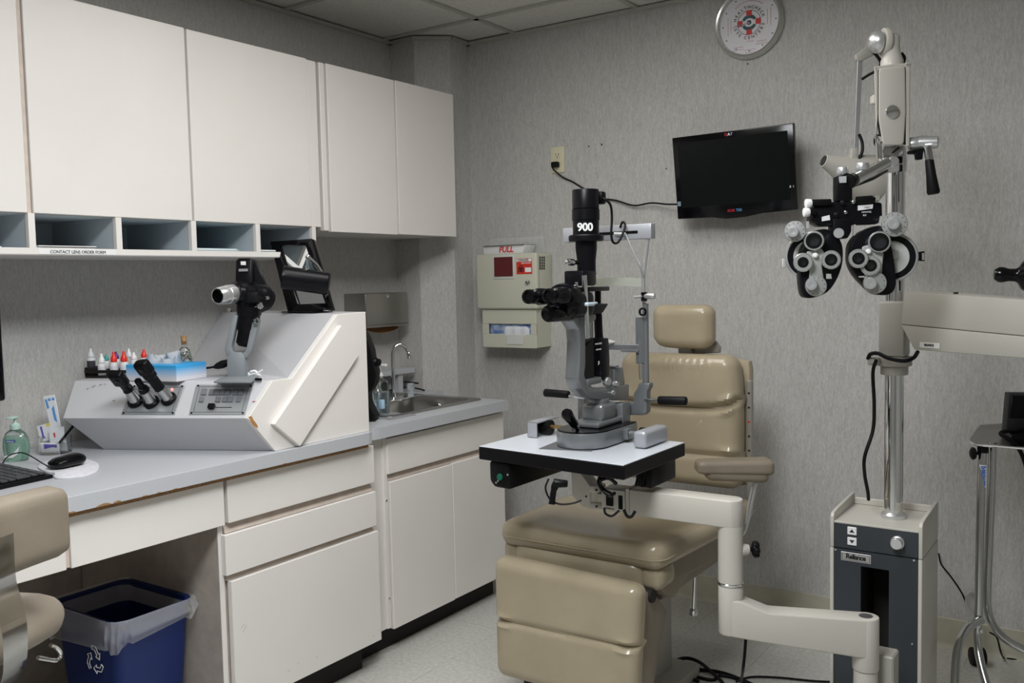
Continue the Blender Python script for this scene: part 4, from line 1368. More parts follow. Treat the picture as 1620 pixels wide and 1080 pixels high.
def lin(u, v):
    i = int(round(u * NL)) % NL
    p = out_pts[i]
    d_ = (V((p.x, p.y, 0)) - V((cxy.x, cxy.y, 0))).normalized()
    drop = 0.075 + 0.05 * max(0, -d_.y) - 0.03 * max(0, d_.x * 0.9) + 0.010 * math.sin(u * 2 * PI * 5)
    if v < 0.2:
        s = v / 0.2
        return V((p.x, p.y, ZB + 0.014 - (1 - s) * 0.06)) - d_ * (0.03 * (1 - s) + 0.01)
    s = (v - 0.2) / 0.8
    wob = 0.006 * math.sin(u * 2 * PI * 17 + s * 3) * s + 0.004 * mnoise.noise(V((u * 40, s * 4, 0)))
    return V((p.x, p.y, ZB + 0.016 - drop * s)) + d_ * (0.004 + 0.012 * math.sin(PI * s) + wob)


lp.grid(lin, NL, 14)
m = mat('bin_liner', (0.80, 0.80, 0.82), 0.28, trans=0.0, alpha=0.28, bump=0.6, bscale=(90, 90, 90))
solo(lp, 'bin_liner', m, 'translucent white plastic liner folded over the rim of the blue bin', 'bin liner', (cxy.x, cxy.y, ZB), ang=90)

# ================================================================== BACK WALL THINGS
def box_px(c1, c2, Y):
    a, b = atY(*c1, Y), atY(*c2, Y)
    return a, b


# sharps cabinet
YS = 3.345
a, b = atY(752, 405, YS), atY(850, 489, YS)
x0, x1, z1, z0 = a.x, atY(849, 440, YS).x, atY(800, 401, YS).z, b.z
sh_ = thing('sharps_cabinet', 'putty locking sharps disposal cabinet on the back wall', 'sharps cabinet', (x0, YB, z0))
MB().box(x0 + 0.004, x1 - 0.003, YS + 0.012, YB, z0, z1 - 0.002, 0.012, 3).build('housing', M_PUTTY, sh_)
MB().box(x0, x1, YS, YS + 0.03, z0, z1, 0.010, 3).build('front_cover', M_PUTTY, sh_)
w0, w1 = atY(782, 407, YS), atY(812, 437, YS)
MB().box(w0.x - 0.010, w1.x + 0.010, YS - 0.003, YS + 0.004, w1.z - 0.012, w0.z + 0.010, 0.003, 2).build('window_frame', mat('putty_light', (0.58, 0.60, 0.56), 0.4), sh_)
MB().box(w0.x, w1.x, YS - 0.0045, YS, w1.z, w0.z, 0.001, 1).build('window_pane', mat('red_window', (0.12, 0.022, 0.024), 0.35), sh_)
g0, g1 = atY(817, 409, YS), atY(842, 433, YS)
st = MB().box(g0.x, g1.x, YS - 0.0012, YS, g1.z, g0.z).build('biohazard_label', mat('hazard_red', (0.62, 0.035, 0.02), 0.5), sh_)
MB().box(g0.x + 0.002, g1.x - 0.002, YS - 0.0018, YS - 0.0012, g0.z - 0.014, g0.z - 0.002).build('white_band', M_PAPER, st)
MB().box(g0.x + 0.045, g1.x - 0.004, YS - 0.0018, YS - 0.0012, g1.z + 0.008, g1.z + 0.028).build('white_panel', M_PAPER, st)
text_mesh('lettering', 'DANGER', 0.014, M_INK, st, V(((g0.x + g1.x) / 2 - 0.004, YS - 0.002, g0.z - 0.008)), (1, 0, 0), (0, 0, 1), bold=0.0002)
text_mesh('lettering', 'BIOHAZARD', 0.009, M_WHITEINK, st, V(((g0.x + g1.x) / 2 + 0.012, YS - 0.002, g0.z - 0.021)), (1, 0, 0), (0, 0, 1))
bc = V((g0.x + 0.024, YS - 0.002, g1.z + 0.022))
for k in range(3):
    a_ = PI / 2 + k * 2 * PI / 3
    MB().ring(bc + V((math.cos(a_) * 0.008, 0, math.sin(a_) * 0.008)), (0, 1, 0), 0.0095, 0.0058, 0.0008, 20).build('biohazard_ring', M_INK, st)
MB().ring(bc, (0, 1, 0), 0.0095, 0.0075, 0.0008, 20).build('biohazard_ring', M_INK, st)
lk = atY(835, 447, YS)
MB().cyl(lk, lk - V((0, 0.008, 0)), 0.0125, 0.010, 20, 0.002).box(lk.x - 0.001, lk.x + 0.001, lk.y - 0.009, lk.y - 0.008, lk.z - 0.004, lk.z + 0.004).build('lock', M_CHROME, sh_)
vx = x1 - 0.003
for i in range(4):
    for j in range(5):
        v0 = atX(851.5 + i * 3.2, 407 + j * 4.3, vx + 0.0005)
        MB().box(vx - 0.001, vx + 0.0012, v0.y - 0.006, v0.y + 0.003, v0.z - 0.006, v0.z + 0.004).build('vent_slot', M_DARK, sh_, smooth=False)
# clear lid tray lettered FULL on top
lx0, lx1 = atY(762, 396, YS + 0.02), atY(828, 389, YS + 0.02)
ft = thing('sharps_tray_lid', 'clear and white tray lid lettered in red on top of the sharps cabinet', 'lid', (lx0.x, YB - 0.07, z1))
MB().prism([(lx0.x + 0.01, YS + 0.02, z1), (lx1.x - 0.005, YS + 0.02, z1), (lx1.x, YS + 0.03, z1 + 0.038), (lx0.x, YS + 0.03, z1 + 0.038)], (0, 0.09, 0), 0.003, 2).build('tray', mat('milky_plastic', (0.70, 0.70, 0.70), 0.3), ft)
MB().box(lx0.x - 0.002, lx1.x + 0.002, YS + 0.012, YB - 0.01, z1 + 0.0385, z1 + 0.043, 0.002, 1).build('lid_plate', mat('clear_lid', (0.85, 0.87, 0.88), 0.1, trans=0.5), ft)
MB().box(lx0.x - 0.02, lx1.x + 0.05, YB - 0.025, YB - 0.02, z1, z1 + 0.075, 0.002, 1).build('clear_backplate', mat('clear_sheet', (0.8, 0.82, 0.82), 0.1, alpha=0.15), ft)
text_mesh('lettering', 'FULL', 0.036, M_REDINK, ft, V(((lx0.x + lx1.x) / 2 + 0.02, YS + 0.0225, z1 + 0.018)), (1, 0, 0), (0, 0.25, 1), bold=0.0012)
# glove dispenser below
YG = 3.36
gx0, gx1 = atY(763, 500, YG).x, atY(848, 500, YG).x
gz1, gz0 = z0, atY(800, 550, YG).z
gd = thing('glove_dispenser', 'putty glove box holder under the sharps cabinet', 'glove dispenser', (gx0, YB, gz0))
op = [atY(773, 512, YG), atY(840, 529, YG)]
hx0, hx1, hz0, hz1 = op[0].x, op[1].x, op[1].z, op[0].z
MB().prism([(gx0, YG, gz0), (gx1, YG, gz0), (gx1, YG, gz1), (gx0 - 0.004, YG, gz1)], (0, 0.001, 0)).bm.free()
g_ = MB()
g_.box(gx0, gx1, YG, YG + 0.006, gz0, hz0, 0.002, 1).box(gx0, gx1, YG, YG + 0.006, hz1, gz1 - 0.001, 0.002, 1).box(gx0, hx0, YG, YG + 0.006, hz0, hz1).box(hx1, gx1, YG, YG + 0.006, hz0, hz1)
g_.box(gx0, gx0 + 0.005, YG + 0.002, YB, gz0, gz1 - 0.001, 0.002, 1).box(gx1 - 0.005, gx1, YG + 0.002, YB, gz0, gz1 - 0.001, 0.002, 1).box(gx0, gx1, YG + 0.002, YB, gz0, gz0 + 0.005, 0.002, 1)
g_.build('holder', M_PUTTY, gd, smooth=False)
gp = atY(815, 535, YG - 0.002)
MB().box(gp.x - 0.045, gp.x + 0.04, YG - 0.003, YG - 0.0005, gp.z - 0.028, gp.z + 0.016, 0.002, 1).build('sticker', mat('sticker_clear', (0.62, 0.62, 0.60), 0.3), gd)
gx = thing('glove_box', 'blue and white carton of gloves inside the putty holder', 'glove box', (hx0, YG + 0.02, gz0 + 0.006))
MB().box(gx0 + 0.035, gx1 - 0.008, YG + 0.012, YB - 0.01, gz0 + 0.006, gz1 - 0.02, 0.001, 1).build('carton', mat('glove_box_print', (0.06, 0.14, 0.36), 0.5, var=0.9, vscale=(22, 22, 40), col2=(0.55, 0.62, 0.72)), gx)
MB().cushion(((hx0 + hx1) / 2 + 0.03, YG + 0.012, hz0 + 0.006), (0.14, 0.02, 0.058), 0.02, 10, lambda p, q: (p.x, p.y - 0.004 * math.cos(q.x * 9), p.z)).build('gloves', mat('glove_white', (0.68, 0.70, 0.74), 0.6), gx)

# outlet with plug and the screen's power cord
a, b = atY(872.5, 232, YB), atY(893.5, 274, YB)
oz = (a.z + b.z) / 2
ox = (a.x + b.x) / 2
ou = thing('wall_outlet', 'ivory duplex wall outlet on the back wall', 'outlet', (ox, YB, oz))
MB().box(ox - 0.035, ox + 0.035, YB - 0.006, YB, oz - 0.057, oz + 0.057, 0.003, 2).build('cover_plate', M_IVORY, ou)
for s_ in (0.02, -0.02):
    rc = MB().lathe([(0.0165, 0), (0.0165, 0.002), (0, 0.002)], (ox, YB - 0.006, oz + s_), (0, -1, 0), 24).build('receptacle', M_IVORY, ou)
    MB().box(ox - 0.008, ox - 0.006, YB - 0.0088, YB - 0.0078, oz + s_ - 0.002, oz + s_ + 0.008).box(ox + 0.006, ox + 0.008, YB - 0.0088, YB - 0.0078, oz + s_ - 0.002, oz + s_ + 0.007).cyl((ox, YB - 0.0088, oz + s_ - 0.008), (ox, YB - 0.0078, oz + s_ - 0.008), 0.0025).build('slot', M_DARK, rc)
MB().cyl((ox, YB - 0.0075, oz), (ox, YB - 0.006, oz), 0.003).build('screw', M_ALU, ou)
pz = oz - 0.022
tvl = atY(1076, 323, 3.40)
cc = MB().box(ox - 0.018, ox + 0.014, YB - 0.035, YB - 0.0085, pz - 0.012, pz + 0.012, 0.005, 2)
cc.tube([(ox - 0.015, YB - 0.03, pz - 0.004), atY(876, 268, YB - .022), atY(890, 280, YB - .012), atY(905, 287, YB - .006), atY(915, 293, YB - .006), atY(935, 305, YB - .008), atY(955, 314, YB - .01), atY(975, 317, YB - .012), atY(1003, 325, YB - .02), atY(1030, 321, YB - .03), atY(1055, 323, YB - .05), tvl], 0.0035, 8)
solo(cc, 'power_cable', M_RUBBER, 'black power cord plugged into the ivory outlet and running to the wall screen', 'cord', (ox, YB - 0.02, oz - 0.02))

# old screw holes
for px, py, r, lb in ((931.5, 231.5, .0035, 'dark screw hole right of the wall outlet, left end of the top row of holes'), (942, 230, .0015, 'tiny pinhole in the middle of the top row of holes beside the outlet'),
                      (952, 228.5, .004, 'largest dark screw hole, right end of the top row beside the outlet'), (943, 275, .0018, 'small hole above the slit lamp, upper one of a close pair'),
                      (945.5, 281, .0018, 'small hole above the slit lamp, lower one of a close pair'), (1054, 267, .003, 'lone dark screw hole just left of the wall screen'), (1183, 101, .003, 'lone dark screw hole just under the wall clock')):
    p = atY(px, py, YB)
    solo(MB().cyl(p - V((0, 0.0008, 0)), p + V((0, 0.001, 0)), r, n=10), 'screw_hole', M_DARK, lb, 'screw hole', p, group='screw holes in the back wall')

# wall screen, tipped forward
tvc = [V(atY(1061.8, 218.5, 3.30)), None, None, None]
n_tv = V((0, -1, -0.13)).normalized()
pt = atY(1163, 270, 3.345)
c4 = [atP(*c, pt, n_tv) for c in ((1061.8, 218.5), (1253.4, 194.6), (1263, 333), (1073.5, 346.5))]
cen = sum(c4, V((0, 0, 0))) / 4
tvx = ((c4[1] - c4[0]) + (c4[2] - c4[3])).normalized()
tvy = ((c4[0] - c4[3]) + (c4[1] - c4[2]))
tvy = (tvy - tvx * tvy.dot(tvx)).normalized()
TW = ((c4[1] - c4[0]).length + (c4[2] - c4[3]).length) / 2
TH = ((c4[0] - c4[3]).length + (c4[1] - c4[2]).length) / 2
TVM = axes(cen, tvx, tvy)
tv_ = thing('wall_screen', 'black flat screen television tilted forward on the back wall', 'television', cen)
ol = [(-TW / 2, TH / 2), (TW / 2, TH / 2), (TW / 2, -TH / 2 + 0.004), (TW * 0.22, -TH / 2), (TW * 0.08, -TH / 2 - 0.010), (-TW * 0.08, -TH / 2 - 0.012), (-TW * 0.2, -TH / 2 - 0.003), (-TW / 2, -TH / 2)]
MB(TVM).prism([(x_, y_, -0.025) for x_, y_ in ol], (0, 0, 0.025), 0.003, 2).build('bezel', M_GLOSSBLK, tv_)
MB(TVM).box(-TW / 2 + 0.022, TW / 2 - 0.022, -TH / 2 + 0.042, TH / 2 - 0.024, -0.001, 0.0006).build('screen', mat('dark_lcd', (0.003, 0.0042, 0.0042), 0.25, spec=0.25), tv_)
MB(TVM).box(-TW * 0.36, TW * 0.36, -TH * 0.36, TH * 0.36, -0.06, -0.024, 0.012, 2).build('rear_shell', M_BLACK, tv_)
wm = MB().cyl(cen + (0.05 * -n_tv), V((cen.x, YB, cen.z + 0.01)), 0.02)
wm.box(cen.x - 0.05, cen.x + 0.05, YB - 0.006, YB, cen.z - 0.05, cen.z + 0.06, 0.002)
wm.build('wall_bracket', M_BLACK, tv_)
zz = V((TVM[0][2], TVM[1][2], TVM[2][2]))
lo_ = TVM @ V((0.0, -TH / 2 + 0.018, 0.0006))
text_mesh('lettering', 'KOR', 0.014, mat('tv_red', (0.45, 0.02, 0.04), 0.4), tv_, lo_ - tvx * 0.015, tvx, tvy, bold=0.0003)
text_mesh('lettering', 'TEK', 0.014, mat('tv_blue', (0.08, 0.25, 0.45), 0.4), tv_, lo_ + tvx * 0.016, tvx, tvy, bold=0.0003)
lo2 = TVM @ V((-0.006, TH / 2 - 0.012, 0.0006))
text_mesh('lettering', 'Q', 0.014, MATS['tv_red'], tv_, lo2 - tvx * 0.012, tvx, tvy, bold=0.0004)
text_mesh('lettering', 'A', 0.014, M_WHITEINK, tv_, lo2, tvx, tvy, bold=0.0004)
text_mesh('lettering', '7', 0.014, mat('tv_lilac', (0.35, 0.38, 0.7), 0.4), tv_, lo2 + tvx * 0.010, tvx, tvy, bold=0.0004)
stq = MB(TVM).box(-TW / 2 + 0.004, -TW / 2 + 0.018, -TH / 2 + 0.050, -TH / 2 + 0.068, 0, 0.0008).build('energy_sticker', mat('sticker_blue', (0.20, 0.28, 0.33), 0.4), tv_)
MB(TVM).box(TW / 2 - 0.024, TW / 2 - 0.019, -TH / 2 + 0.085, -TH / 2 + 0.093, 0, 0.0008).build('indicator', mat('indicator', (0.5, 0.5, 0.5), 0.4), tv_)
MB(TVM).box(TW / 2 - 0.011, TW / 2 - 0.009, -TH / 2 + 0.085, -TH / 2 + 0.093, 0, 0.0008).build('indicator', MATS['indicator'], tv_)

# clock
ck_l, ck_r, ck_b = atY(1129, 28, YB - .03), atY(1238, 20, YB - .03), atY(1183, 92, YB - .03)
cx_ = (ck_l.x + ck_r.x) / 2
R_ = (ck_r.x - ck_l.x) / 2
cz_ = ck_b.z + R_
ck = thing('wall_clock', 'round white advertising wall clock with silver rim high on the back wall', 'clock', (cx_, YB, cz_))
o_ = V((cx_, YB, cz_))
MB().lathe([(R_ * 0.86, 0.001), (R_ * 0.97, 0.0), (R_, 0.008), (R_ * 0.985, 0.022), (R_ * 0.94, 0.032), (R_ * 0.89, 0.030), (R_ * 0.865, 0.018), (R_ * 0.86, 0.012)], o_, (0, -1, 0), 64, caps=False).build('rim', mat('silver_rim', (0.62, 0.63, 0.60), 0.2, 0.85), ck)
dial = MB().cyl(o_ - V((0, 0.0005, 0)), o_ - V((0, 0.012, 0)), R_ * 0.87, n=64).build('dial', mat('clock_dial', (0.72, 0.70, 0.74), 0.5), ck)
yf = YB - 0.0125


def cpt(ax_, az_):
    return V((cx_ + ax_ * R_, yf, cz_ + az_ * R_))


for k in range(12):
    a_ = PI / 2 - k * PI / 6
    p = cpt(math.cos(a_) * 0.77, math.sin(a_) * 0.77)
    MB().cyl(p + V((0, .0003, 0)), p - V((0, .0008, 0)), 0.0025, n=8).build('hour_mark', M_INK, dial)
# ring logo: white ring with four red blocks and an eye
lgc = (0.0, 0.02)
for a_ in (0, 90, 180, 270):
    ar = math.radians(a_)
    d1 = V((math.cos(ar), 0, math.sin(ar)))
    d2 = V((-math.sin(ar), 0, math.cos(ar)))
    c_ = cpt(*lgc)
    q = [c_ + d1 * R_ * 0.19 - d2 * R_ * 0.075, c_ + d1 * R_ * 0.34 - d2 * R_ * 0.085, c_ + d1 * R_ * 0.34 + d2 * R_ * 0.085, c_ + d1 * R_ * 0.19 + d2 * R_ * 0.075]
    MB().prism(q, (0, -0.0008, 0)).build('logo_block', M_REDINK, dial, smooth=False)
M_TEAL = mat('dark_teal_ink', (0.03, 0.09, 0.10), 0.5)
for a0, a1 in ((25, 155), (205, 335)):
    q = [cpt(lgc[0] + math.cos(math.radians(a0 + (a1 - a0) * k / 12)) * 0.22, lgc[1] + math.sin(math.radians(a0 + (a1 - a0) * k / 12)) * 0.22) for k in range(13)]
    q += [cpt(lgc[0] + math.cos(math.radians(a1 - (a1 - a0) * k / 12)) * 0.15, lgc[1] - (0.0) + math.sin(math.radians(a1 - (a1 - a0) * k / 12)) * 0.12) for k in range(13)]
    MB().prism(q, (0, -0.0006, 0)).build('logo_arc', M_TEAL, dial, smooth=False)
MB().ring(cpt(*lgc) + V((0, 0.0002, 0)), (0, -1, 0), R_ * 0.345, R_ * 0.33, 0.0006, 48).build('logo_ring', M_TEAL, dial)
MB().cyl(cpt(*lgc), cpt(*lgc) - V((0, 0.0012, 0)), R_ * 0.065, n=20).build('logo_pupil', M_TEAL, dial)


def arc_text(txt, rad, a_mid, step, size, m_, inward=False):
    n = len(txt)
    for i, ch in enumerate(txt):
        if ch == ' ':
            continue
        off = (i - (n - 1) / 2) * step
        a_ = math.radians(a_mid - off if not inward else a_mid + off)
        p = cpt(lgc[0] + math.cos(a_) * rad, lgc[1] + math.sin(a_) * rad) - V((0, 0.0002, 0))
        rd = V((math.cos(a_), 0, math.sin(a_)))
        if inward:
            text_mesh('letter', ch, size, m_, dial, p, V((-math.sin(a_), 0, math.cos(a_))), -rd, depth=0.0003, bold=0.0002)
        else:
            text_mesh('letter', ch, size, m_, dial, p, V((math.sin(a_), 0, -math.cos(a_))), rd, depth=0.0003, bold=0.0002)


arc_text('HEALTHCHECK', 0.425, 90, 14.5, 0.0165, M_INK)
arc_text('EYE', 0.425, 215, 15, 0.0165, M_INK, True)
arc_text('CENTERS', 0.425, 300, 15, 0.0165, M_INK, True)
M_PINK = mat('faded_red_ink', (0.50, 0.22, 0.24), 0.6)
for a_ in range(50, 131, 6):
    p = cpt(lgc[0] + math.cos(math.radians(a_)) * 0.6, lgc[1] + math.sin(math.radians(a_)) * 0.6)
    MB().cyl(p, cpt(lgc[0] + math.cos(math.radians(a_ + 4)) * 0.6, lgc[1] + math.sin(math.radians(a_ + 4)) * 0.6), 0.0013, n=4).build('small_print', M_PINK, dial)
rp2 = random.Random(9)


def print_line(cx0, cz0, half, vertical=False):
    mb_ = MB()
    q = -half
    while q < half:
        w_ = rp2.uniform(0.02, 0.05)
        p0 = cpt(cx0, cz0 + q) if vertical else cpt(cx0 + q, cz0)
        p1 = cpt(cx0, cz0 + min(half, q + w_)) if vertical else cpt(cx0 + min(half, q + w_), cz0)
        mb_.cyl(p0, p1, 0.0011, n=4)
        q += w_ + 0.018
    tag(mb_.build('small_print', M_PINK, dial), kind='stuff')


for a0 in ((0.03, -0.50, 0.09), (-0.33, -0.63, 0.14), (-0.31, -0.70, 0.17), (0.36, -0.54, 0.13), (0.36, -0.61, 0.17), (0.02, -0.74, 0.17), (0.02, -0.81, 0.14)):
    print_line(*a0)
for a0 in ((-0.62, 0.0, 0.25), (-0.54, 0.0, 0.20), (0.62, 0.10, 0.25), (0.53, 0.10, 0.20)):
    print_line(*a0, vertical=True)
for L_, a_ in ((0.45, 183), (0.50, 188)):
    ar = math.radians(a_)
    MB().cyl(o_ - V((0, 0.016, 0)), o_ + V((math.cos(ar) * R_ * L_, -0.016, math.sin(ar) * R_ * L_)), 0.0012, 0.0008, 6).build('hand', mat('hand_grey', (0.35, 0.35, 0.4), 0.4), ck)
MB().cyl(o_ - V((0, 0.012, 0)), o_ - V((0, 0.018, 0)), 0.004, n=12).build('hub', mat('hand_grey', (0.35, 0.35, 0.4), 0.4), ck)
MB().lathe([(R_ * 0.87, 0.022), (R_ * 0.86, 0.0235), (0, 0.0235)], o_, (0, -1, 0), 64, caps=False).build('glass', mat('clock_glass', (1, 1, 1), 0.02, trans=1.0, ior=1.1), ck)
# ================================================================== EXAMINATION CHAIR
XCH = -1.335
ec = thing('exam_chair', 'tan vinyl reclining examination chair with headrest and footrest', 'chair', (XCH, 2.7, 0.0))
sf = 2.235
sl_, sr_ = atY(787, 838, sf).x, -1.055
szt, szb = atY(900, 828, sf).z, atY(792, 858, sf).z
szt = 0.612


def seatfn(p, q):
    z = p.z
    if q.z > 0:
        z -= 0.030 * max(0, 1 - q.x ** 2) * max(0, 1 - (q.y * 0.9) ** 2) + 0.012 * (q.y + 1) * 0.5
        z += 0.003 * mnoise.noise(V((p.x * 14, p.y * 5, 1.0)))
    k_ = min(1.0, (q.y + 1) / 1.1)
    return (p.x + (0.028 * k_ if q.x > 0 else -0.02 * k_) * abs(q.x), p.y, z)


scn = MB().cushion(((sl_ + sr_) / 2, (sf + 2.93) / 2, 0.567), (sr_ - sl_, 2.93 - sf, 0.085), 0.038, 26, seatfn).build('seat_cushion', M_LEATHER, ec)
pip = []
hx_, hy_ = (sr_ - sl_) / 2 + 0.0005, (2.93 - sf) / 2 + 0.0005
for p in rrect((sl_ + sr_) / 2, (sf + 2.93) / 2, hx_, hy_, 0.04, 0.560, 5):
    k_ = min(1.0, max(0.0, (p.y - sf) / (2.93 - sf) * 2 / 1.1))
    qx_ = (p.x - (sl_ + sr_) / 2) / hx_
    pip.append(V((p.x + (0.028 * k_ if qx_ > 0 else -0.02 * k_) * abs(qx_), p.y, p.z)))
MB().tube(pip, 0.0022, 6, closed=True, smooth=0).build('piping', M_LEATHER, scn)
# seat frame: padded front roll, end caps and right side skirt
MB().cushion((XCH + 0.0, 2.30, 0.495), (0.44, 0.12, 0.105), 0.04, 14).build('front_roll', M_LEATHER, ec)
MB().cushion((sl_ + 0.035, 2.31, 0.505), (0.075, 0.11, 0.075), 0.03, 8).build('front_corner', M_LEATHER, ec)
MB().cushion((sr_ - 0.045, 2.31, 0.500), (0.075, 0.11, 0.075), 0.03, 8).build('front_corner', M_LEATHER, ec)
skx = sr_ - 0.02
sk_ = [atX(px, py, skx) for px, py in ((1046, 886), (1137, 846), (1155, 875), (1120, 893), (1092, 907), (1078, 928), (1068, 946), (1054, 941), (1044, 925))]
MB().prism(sk_, (-0.05, 0, 0), 0.006, 3).build('side_skirt', M_TAUPE, ec)
MB().box(sl_ + 0.03, sr_ - 0.05, 2.36, 2.92, 0.40, 0.53, 0.02, 2).build('seat_frame', M_TAUPE, ec)
# footrest pad
FY = 2.13
fl_, fr2 = atY(778, 905, FY).x, atY(1011, 948, FY).x
ftz = atY(880, 903, FY).z
fbz = atY(784, 1070, FY).z
cz_f = (ftz + fbz) / 2


def footfn(p, q):
    x, y, z = p
    w_ = p.x / ((fr2 - fl_) / 2)
    zc = 0.0 + 0.004 * w_
    if q.y < 0.9:
        d_ = abs(z - zc)
        edge = max(0.0, (abs(w_) - 0.72) / 0.28)
        y += (0.010 + 0.010 * edge) * math.exp(-(d_ / 0.0075) ** 2)
        for s_ in (-1, 1):
            y -= 0.006 * math.exp(-((w_ - s_ * 0.84) / 0.11) ** 2) * math.exp(-((d_ - 0.014) / 0.008) ** 2)
        y += 0.004 * math.exp(-(w_ + 0.05) ** 2 / 0.004) * max(0, -(z - zc) / 0.15)
    x -= 0.022 * max(0, w_) * (1 - q.z) / 2
    z -= 0.006 * w_ * max(0, q.z)
    return (x, y, z)


MB().cushion(((fl_ + fr2) / 2, FY + 0.035, cz_f), (fr2 - fl_, 0.075, ftz - fbz), 0.033, 44, footfn).build('footrest_pad', M_LEATHER, ec)
XH = atY(1016, 940, FY + 0.075).x
lg = [atX(px, py, XH) for px, py in ((1016, 932), (1038, 940), (1057, 966), (1053, 985), (1036, 1080), (1028, 1115), (1012, 1100))]
MB().prism(lg, (-0.06, 0, 0), 0.006, 2).build('footrest_housing', M_TAUPE, ec)
MB().box(XCH - 0.17, XCH + 0.09, 2.44, 2.74, 0.0, 0.42, 0.03, 3).build('pedestal', M_BEIGE2, ec)
MB().box(XCH - 0.19, XCH + 0.16, 2.40, 2.80, 0.0, 0.05, 0.02, 2).build('pedestal_foot', M_BEIGE2, ec)
MB().box(XCH - 0.16, XCH + 0.16, FY + 0.07, 2.45, 0.10, 0.20, 0.01, 1).build('linkage', M_DARK, ec)
MB().cyl((fr2 - 0.02, 2.26, 0.455), (fr2 - 0.075, 2.26, 0.455), 0.02, n=16).build('hinge', M_DARK, ec)
# backrest
BY = 2.965
bl, br = atY(976, 640, BY).x, atY(1168, 640, BY).x
btz = atY(1075, 560, BY).z
bbz = 0.60
zc1, zc2 = atY(1070, 643, BY).z, atY(1075, 716, BY).z


def backfn(p, q):
    x, y, z = p
    Z = z + (btz + bbz) / 2
    w_ = q.x
    if q.y < 0.9:
        for zz, dep, lift in ((zc1, 0.026, 0.030), (zc2, 0.014, 0.0)):
            zl = zz + lift * abs(w_) ** 4
            d_ = Z - zl
            y += dep * math.exp(-(d_ / 0.012) ** 2)
            y -= 0.010 * math.exp(-((abs(w_) - 0.86) / 0.14) ** 2) * math.exp(-((abs(d_) - 0.022) / 0.012) ** 2)
        y -= 0.012 * (1 if Z > zc1 else 0.2) * max(0, 1 - w_ ** 2)
        if Z > zc1 + 0.05:
            y += 0.003 * math.sin(w_ * 52) * math.exp(-((Z - (btz - 0.045)) / 0.03) ** 2) * (1 if abs(w_) < 0.6 else 0)
    if Z > zc1 + 0.02:
        x *= 1 - 0.10 * ((Z - zc1 - 0.02) / (btz - zc1)) ** 2
    return (x, y, z)


MB().cushion(((bl + br) / 2, BY + 0.045, (btz + bbz) / 2), (br - bl, 0.10, btz - bbz), 0.042, 56, backfn).build('backrest', M_LEATHER, ec)
MB().cushion(((bl + br) / 2, BY + 0.105, (btz + bbz) / 2 - 0.01), (br - bl + 0.025, 0.05, btz - bbz - 0.02), 0.02, 12).build('back_shell', M_LEATHER, ec)
rl_ = MB().box(br + 0.002, br + 0.018, BY + 0.075, BY + 0.10, 0.50, atY(1166, 605, BY).z, 0.002, 1)
rlo = rl_.build('side_rail', mat('rail_grey', (0.42, 0.40, 0.36), 0.4, 0.5), ec)
for k in range(6):
    MB().cyl((br + 0.010, BY + 0.074, 0.68 + k * 0.05), (br + 0.010, BY + 0.0765, 0.68 + k * 0.05), 0.004, n=10).build('rail_hole', M_DARK if k != 3 else M_RED, rlo)
# headrest
HY = 2.985
hl_, hr_ = atY(1029, 515, HY).x, atY(1125, 515, HY).x
hz1_, hz0_ = atY(1075, 482, HY).z, atY(1075, 552, HY).z


def headfn(p, q):
    w_ = q.x
    z = p.z
    if z < 0:
        z *= 1 - 0.12 * max(0, -w_) ** 2 - 0.0
        z += 0.012 * max(0, abs(w_) - 0.6)
    return (p.x, p.y - 0.008 * (1 - w_ * w_), z)


MB().cushion(((hl_ + hr_) / 2, HY + 0.035, (hz1_ + hz0_) / 2), (hr_ - hl_, 0.075, hz1_ - hz0_), 0.036, 22, headfn).build('headrest', M_LEATHER, ec)
hb_ = MB().prism([atY(px, py, HY + 0.07) for px, py in ((1112, 532), (1128, 536), (1138, 548), (1138, 558), (1100, 560), (1088, 556), (1095, 545))], (0, 0.02, 0), 0.003, 1)
hb_.box(XCH - 0.02, XCH + 0.03, HY + 0.05, HY + 0.075, btz - 0.05, hz0_ + 0.03, 0.003, 1)
hb_.cyl(atY(1126, 521, HY + 0.07), atY(1131, 521, HY + 0.07), 0.008)
hb_.build('headrest_bracket', MATS['rail_grey'], ec)
# armrest swung outward
da = 2.93
ar_c = atD(1161, 741, da)
hd = V((CR.x, CR.y, 0)).normalized()
fd = V((CF.x, CF.y, 0)).normalized()
AM = axes(ar_c, hd, fd)
AL = (1220 - 1100) * da / FPX


def armfn(p, q):
    k = (1 - q.x) / 2
    z = p.z
    if z < 0:
        z *= 1 - 0.35 * k
    return (p.x, p.y * (1 - 0.1 * k), z)


MB(AM).cushion((0, 0, 0.006), (AL, 0.085, 0.050), 0.016, 16, armfn).build('armrest', M_TAUPE, ec)
MB(AM).cushion((0.0, 0.0, -0.022), (AL * 0.82, 0.07, 0.045), 0.018, 12, lambda p, q: (p.x + 0.006, p.y, p.z + 0.012 * ((1 - q.x) / 2) * 1.0)).build('armrest_underside', M_TAUPE, ec)
st_ = MB().tube([atD(1196, 765, da), atD(1190, 795, da), atD(1181, 835, da), atD(1172, 850, da + .02)], 0.009, 10, smooth=3, ry=0.004)
st_.tube([atD(1191, 768, da + .01), atD(1184, 800, da + .01), atD(1180, 828, da + .01)], 0.004, 8, smooth=2)
st_.build('arm_strut', M_ALU, ec)
MB().cyl(atY(1099, 905, 2.72), atY(1097, 962, 2.72), 0.006, 0.009, 12).cyl(atY(1097, 962, 2.72), atY(1096.5, 972, 2.72), 0.014, 0.015, 16, 0.002).build('lever', M_CHROME, ec)

